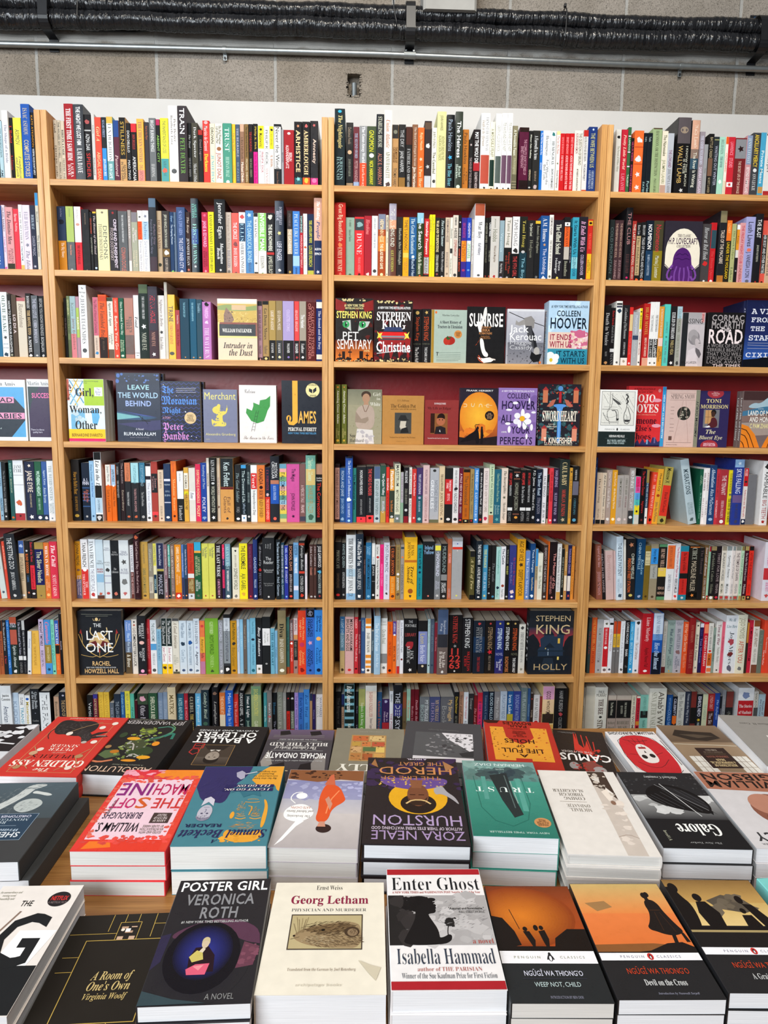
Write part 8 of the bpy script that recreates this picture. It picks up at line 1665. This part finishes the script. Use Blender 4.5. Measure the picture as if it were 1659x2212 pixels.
for key, row, x0c, l_, r_, yt, sb, th, hard, ncop in FACE:
    zs = SZ[row-1]; lab, base, ops = COVERS[key]
    def wx(px):
        x = unproj_y(px, 1000, sb)[0]
        for _i in range(3): x = unproj_y(px, project((x, sb, zs))[1], sb)[0]
        return x
    xa, xb = wx(x0c+l_/4.366), wx(x0c+r_/4.366)
    for lo, hi in CELL.values():
        if lo < (xa+xb)/2 < hi: xa = max(xa, lo+.001); xb = min(xb, hi-.001)
    wd = xb-xa; h_ = unproj_y(x0c+(l_+r_)/8.732, CY0[row]+yt/4.366, sb)[2]-zs
    while sb + th*ncop > .176: th *= .9
    Tf = lambda x, y, z: (y-wd/2, -x+th/2, z)                # spine at -x, front facing -y
    segs = [(12, 88, 'eee', None, SPT[key])] if key in SPT else None
    o = make_book('displayed_hardback' if hard else 'displayed_paperback', th, wd, h_, hard, base, segs, key, Tf, 1, True, ops, lambda x, y, z: (x, y, z), wd)
    lean = 0.0
    if key == 'melville': lean = 0.0
    o.location = ((xa+xb)/2, sb, zs+.0004)
    full = lab + f", {ORD[row-1]} shelf"
    if len(full.split()) > 16: full = full.replace(', face out', '')
    tag(o, ' '.join(full.split()[-16:]), 'book', f"books facing out on the {ORD[row-1]} shelf")
    for k in range(1, ncop):
        c = o.copy(); COL.objects.link(c); c.location.y = sb + th*1.01*k
        for ch in list(o.children): e = ch.copy(); COL.objects.link(e); e.parent = c
        if key == 'leaveworld' or key == 'moravian' : c.location.x += .008
        tag(c, f"{'second' if k == 1 else 'third'} copy of {SHORT.get(key, key)} standing behind the front copy, {ORD[row-1]} shelf", 'book', f"books facing out on the {ORD[row-1]} shelf")

# ------------------------------------------------------------------ the table and its stacks
TZ = -.70
t = empty('display_table', (.15, -1.42, -1.5)); tag(t, 'oak topped display table covered with stacked books', 'table')
m = MB(); m.box(-1.15, -.53, .768, 1.15, .53, .80); m.build('tabletop', [OAK_T], t)
m = MB()
for a_ in ((-1.08, -.46, 1.08, -.44), (-1.08, .44, 1.08, .46), (-1.08, -.44, -1.06, .44), (1.06, -.44, 1.08, .44)): m.box(a_[0], a_[1], .68, a_[2], a_[3], .7679)
m.build('apron', [OAK_T], t)
for sx_ in (-1, 1):
    for sy_ in (-1, 1):
        m = MB(); x, y = sx_*1.03, sy_*.41; e = .006
        m.prism([(x-.029, y-.029+e), (x-.029+e, y-.029), (x+.029-e, y-.029), (x+.029, y-.029+e), (x+.029, y+.029-e), (x+.029-e, y+.029), (x-.029+e, y+.029), (x-.029, y+.029-e)], 0, .7678, (1,)*4)
        m.build('leg', [OAK_Z], t)
STK = [
('dream',2,0.0200,0,-0.6557,-1.0515,-1.4,0.1593,0.2250),
('golden',2,0.0240,1,-0.4705,-1.0485,-2.9,0.1581,0.2476),
('absolution',1,0.0460,1,-0.3315,-1.0470,-4.9,0.1500,0.2350),
('lepers',2,0.0230,1,-0.1613,-1.0800,-3.0,0.1576,0.2250),
('billy',2,0.0220,0,-0.0102,-1.0863,-2.4,0.1366,0.2100),
('polly',2,0.0220,0,0.1315,-1.0872,-3.2,0.1453,0.2200),
('shore',3,0.0180,0,0.2795,-1.0826,-7.8,0.1606,0.2250),
('holes',3,0.0180,0,0.4388,-1.0775,-7.0,0.1425,0.2250),
('outsider',2,0.0200,0,0.5633,-1.0841,-10.1,0.1063,0.2050),
('skull',2,0.0200,0,0.6912,-1.0912,-0.6,0.1083,0.2050),
('reflections',2,0.0240,0,0.8170,-1.0843,-1.5,0.1299,0.2150),
('tunnel',2,0.0340,0,0.9549,-1.0864,-6.0,0.1469,0.2250),
('sheppard',2,0.0310,0,-0.4536,-1.3285,0.9,0.1553,0.2196),
('soft',3,0.0235,0,-0.2354,-1.3110,-1.2,0.1415,0.2347),
('beckett',2,0.0380,0,-0.0915,-1.3095,-0.2,0.1436,0.2336),
('awakening',3,0.0230,0,0.0511,-1.3099,-2.8,0.1354,0.2285),
('herod',3,0.0270,1,0.2047,-1.3060,-2.8,0.1636,0.2596),
('trust',3,0.0270,0,0.3578,-1.3049,-4.1,0.1309,0.2299),
('slaughter',4,0.0190,1,0.4935,-1.3380,-4.0,0.1382,0.2416),
('galore',3,0.0240,0,0.6389,-1.3279,-3.0,0.1353,0.2226),
('agency',3,0.0230,0,0.7854,-1.3258,-3.3,0.1437,0.2276),
('pattern',2,0.0380,0,0.7220,-1.6019,1.9,0.1129,0.1900),
('dig',2,0.0220,0,-0.3284,-1.5702,0.2,0.1143,0.2152),
('room',1,0.0120,0,-0.2071,-1.5805,2.1,0.1284,0.2000),
('poster',4,0.0195,0,-0.0637,-1.6024,1.2,0.1231,0.2021),
('georg',2,0.0380,0,0.0740,-1.5988,-0.9,0.1469,0.1839),
('ghost',3,0.0270,0,0.2150,-1.5912,-0.7,0.1298,0.2055),
('weep',4,0.0190,0,0.3373,-1.6133,-1.4,0.1147,0.1888),
('devil',4,0.0190,0,0.4579,-1.6110,-1.0,0.1216,0.1891),
('wheat',4,0.0200,0,0.5829,-1.6101,-1.7,0.1226,0.1880),
]
FLIP = {'poster', 'georg', 'ghost', 'weep', 'devil', 'wheat', 'dig', 'room', 'pattern'}
TPG = ['e6e6e8', 'dcdcde', 'e8e8ea', 'd8d4ce', 'e2dfda']
EDGE = {'soft': 'c8383c', 'herod': 'c8ccd8', 'trust': '2f7a6c', 'absolution': '2b2929', 'sheppard': '323436'}
for key, n, th, hard, cx_, cy_, ang, wd, ln_ in STK:
    lab, base, ops = COVERS[key]; rn = rnd('st', key)
    ang2 = ang + (0 if key in FLIP else 180)
    thb = th*.985; wd -= .002; ln_ -= .002
    Tl = lambda x, y, z: (y-wd/2, z-ln_/2, x+thb/2)           # lying, front cover up, spine at -x
    Ta = lambda x, y, z: (x, z-ln_/2, thb-y)
    segs = [(10, 60, '777', None, lab.split('paperback ')[-1].split(' with')[0][:18])] if key == 'sheppard' else None
    o = make_book('stacked_hardback' if hard else 'stacked_paperback', thb, wd, ln_, hard, base, None, key, Tl, 2, key in ('soft', 'skull', 'outsider', 'poster', 'herod', 'weep', 'devil', 'wheat', 'trust'), ops, Ta, wd, TPG[len(key)*7 % 5])
    zt = TZ + (n-1)*th + .0002
    o.location = (cx_, cy_, zt); o.rotation_euler = (0, 0, R(ang2))
    g = 'books stacked on the display table'
    tag(o, ' '.join((lab + (', topmost of stack' if n > 1 else ', on the table')).split()[-16:]), 'book', g)
    short = ' '.join(lab.split(' with ')[0].split()[:8])
    for k in range(1, n):
        c = o.copy(); COL.objects.link(c); c.location.z = zt - k*th
        dx, dy, da = rn.uniform(-.0016, .0016), rn.uniform(-.003, .002), rn.uniform(-.5, .5)
        if key == 'sheppard': dx, dy, da = .014, .004, -1.0
        if key == 'slaughter' or key == 'herod': dx *= .6
        c.location.x += dx; c.location.y += dy; c.rotation_euler.z += R(da)
        for ch in list(o.children):
            if ch.name.startswith('page_block'): e = ch.copy(); COL.objects.link(e); e.parent = c
        tag(c, f"{['', 'second', 'third', 'fourth'][k]} copy down under the {short}", 'book', g)
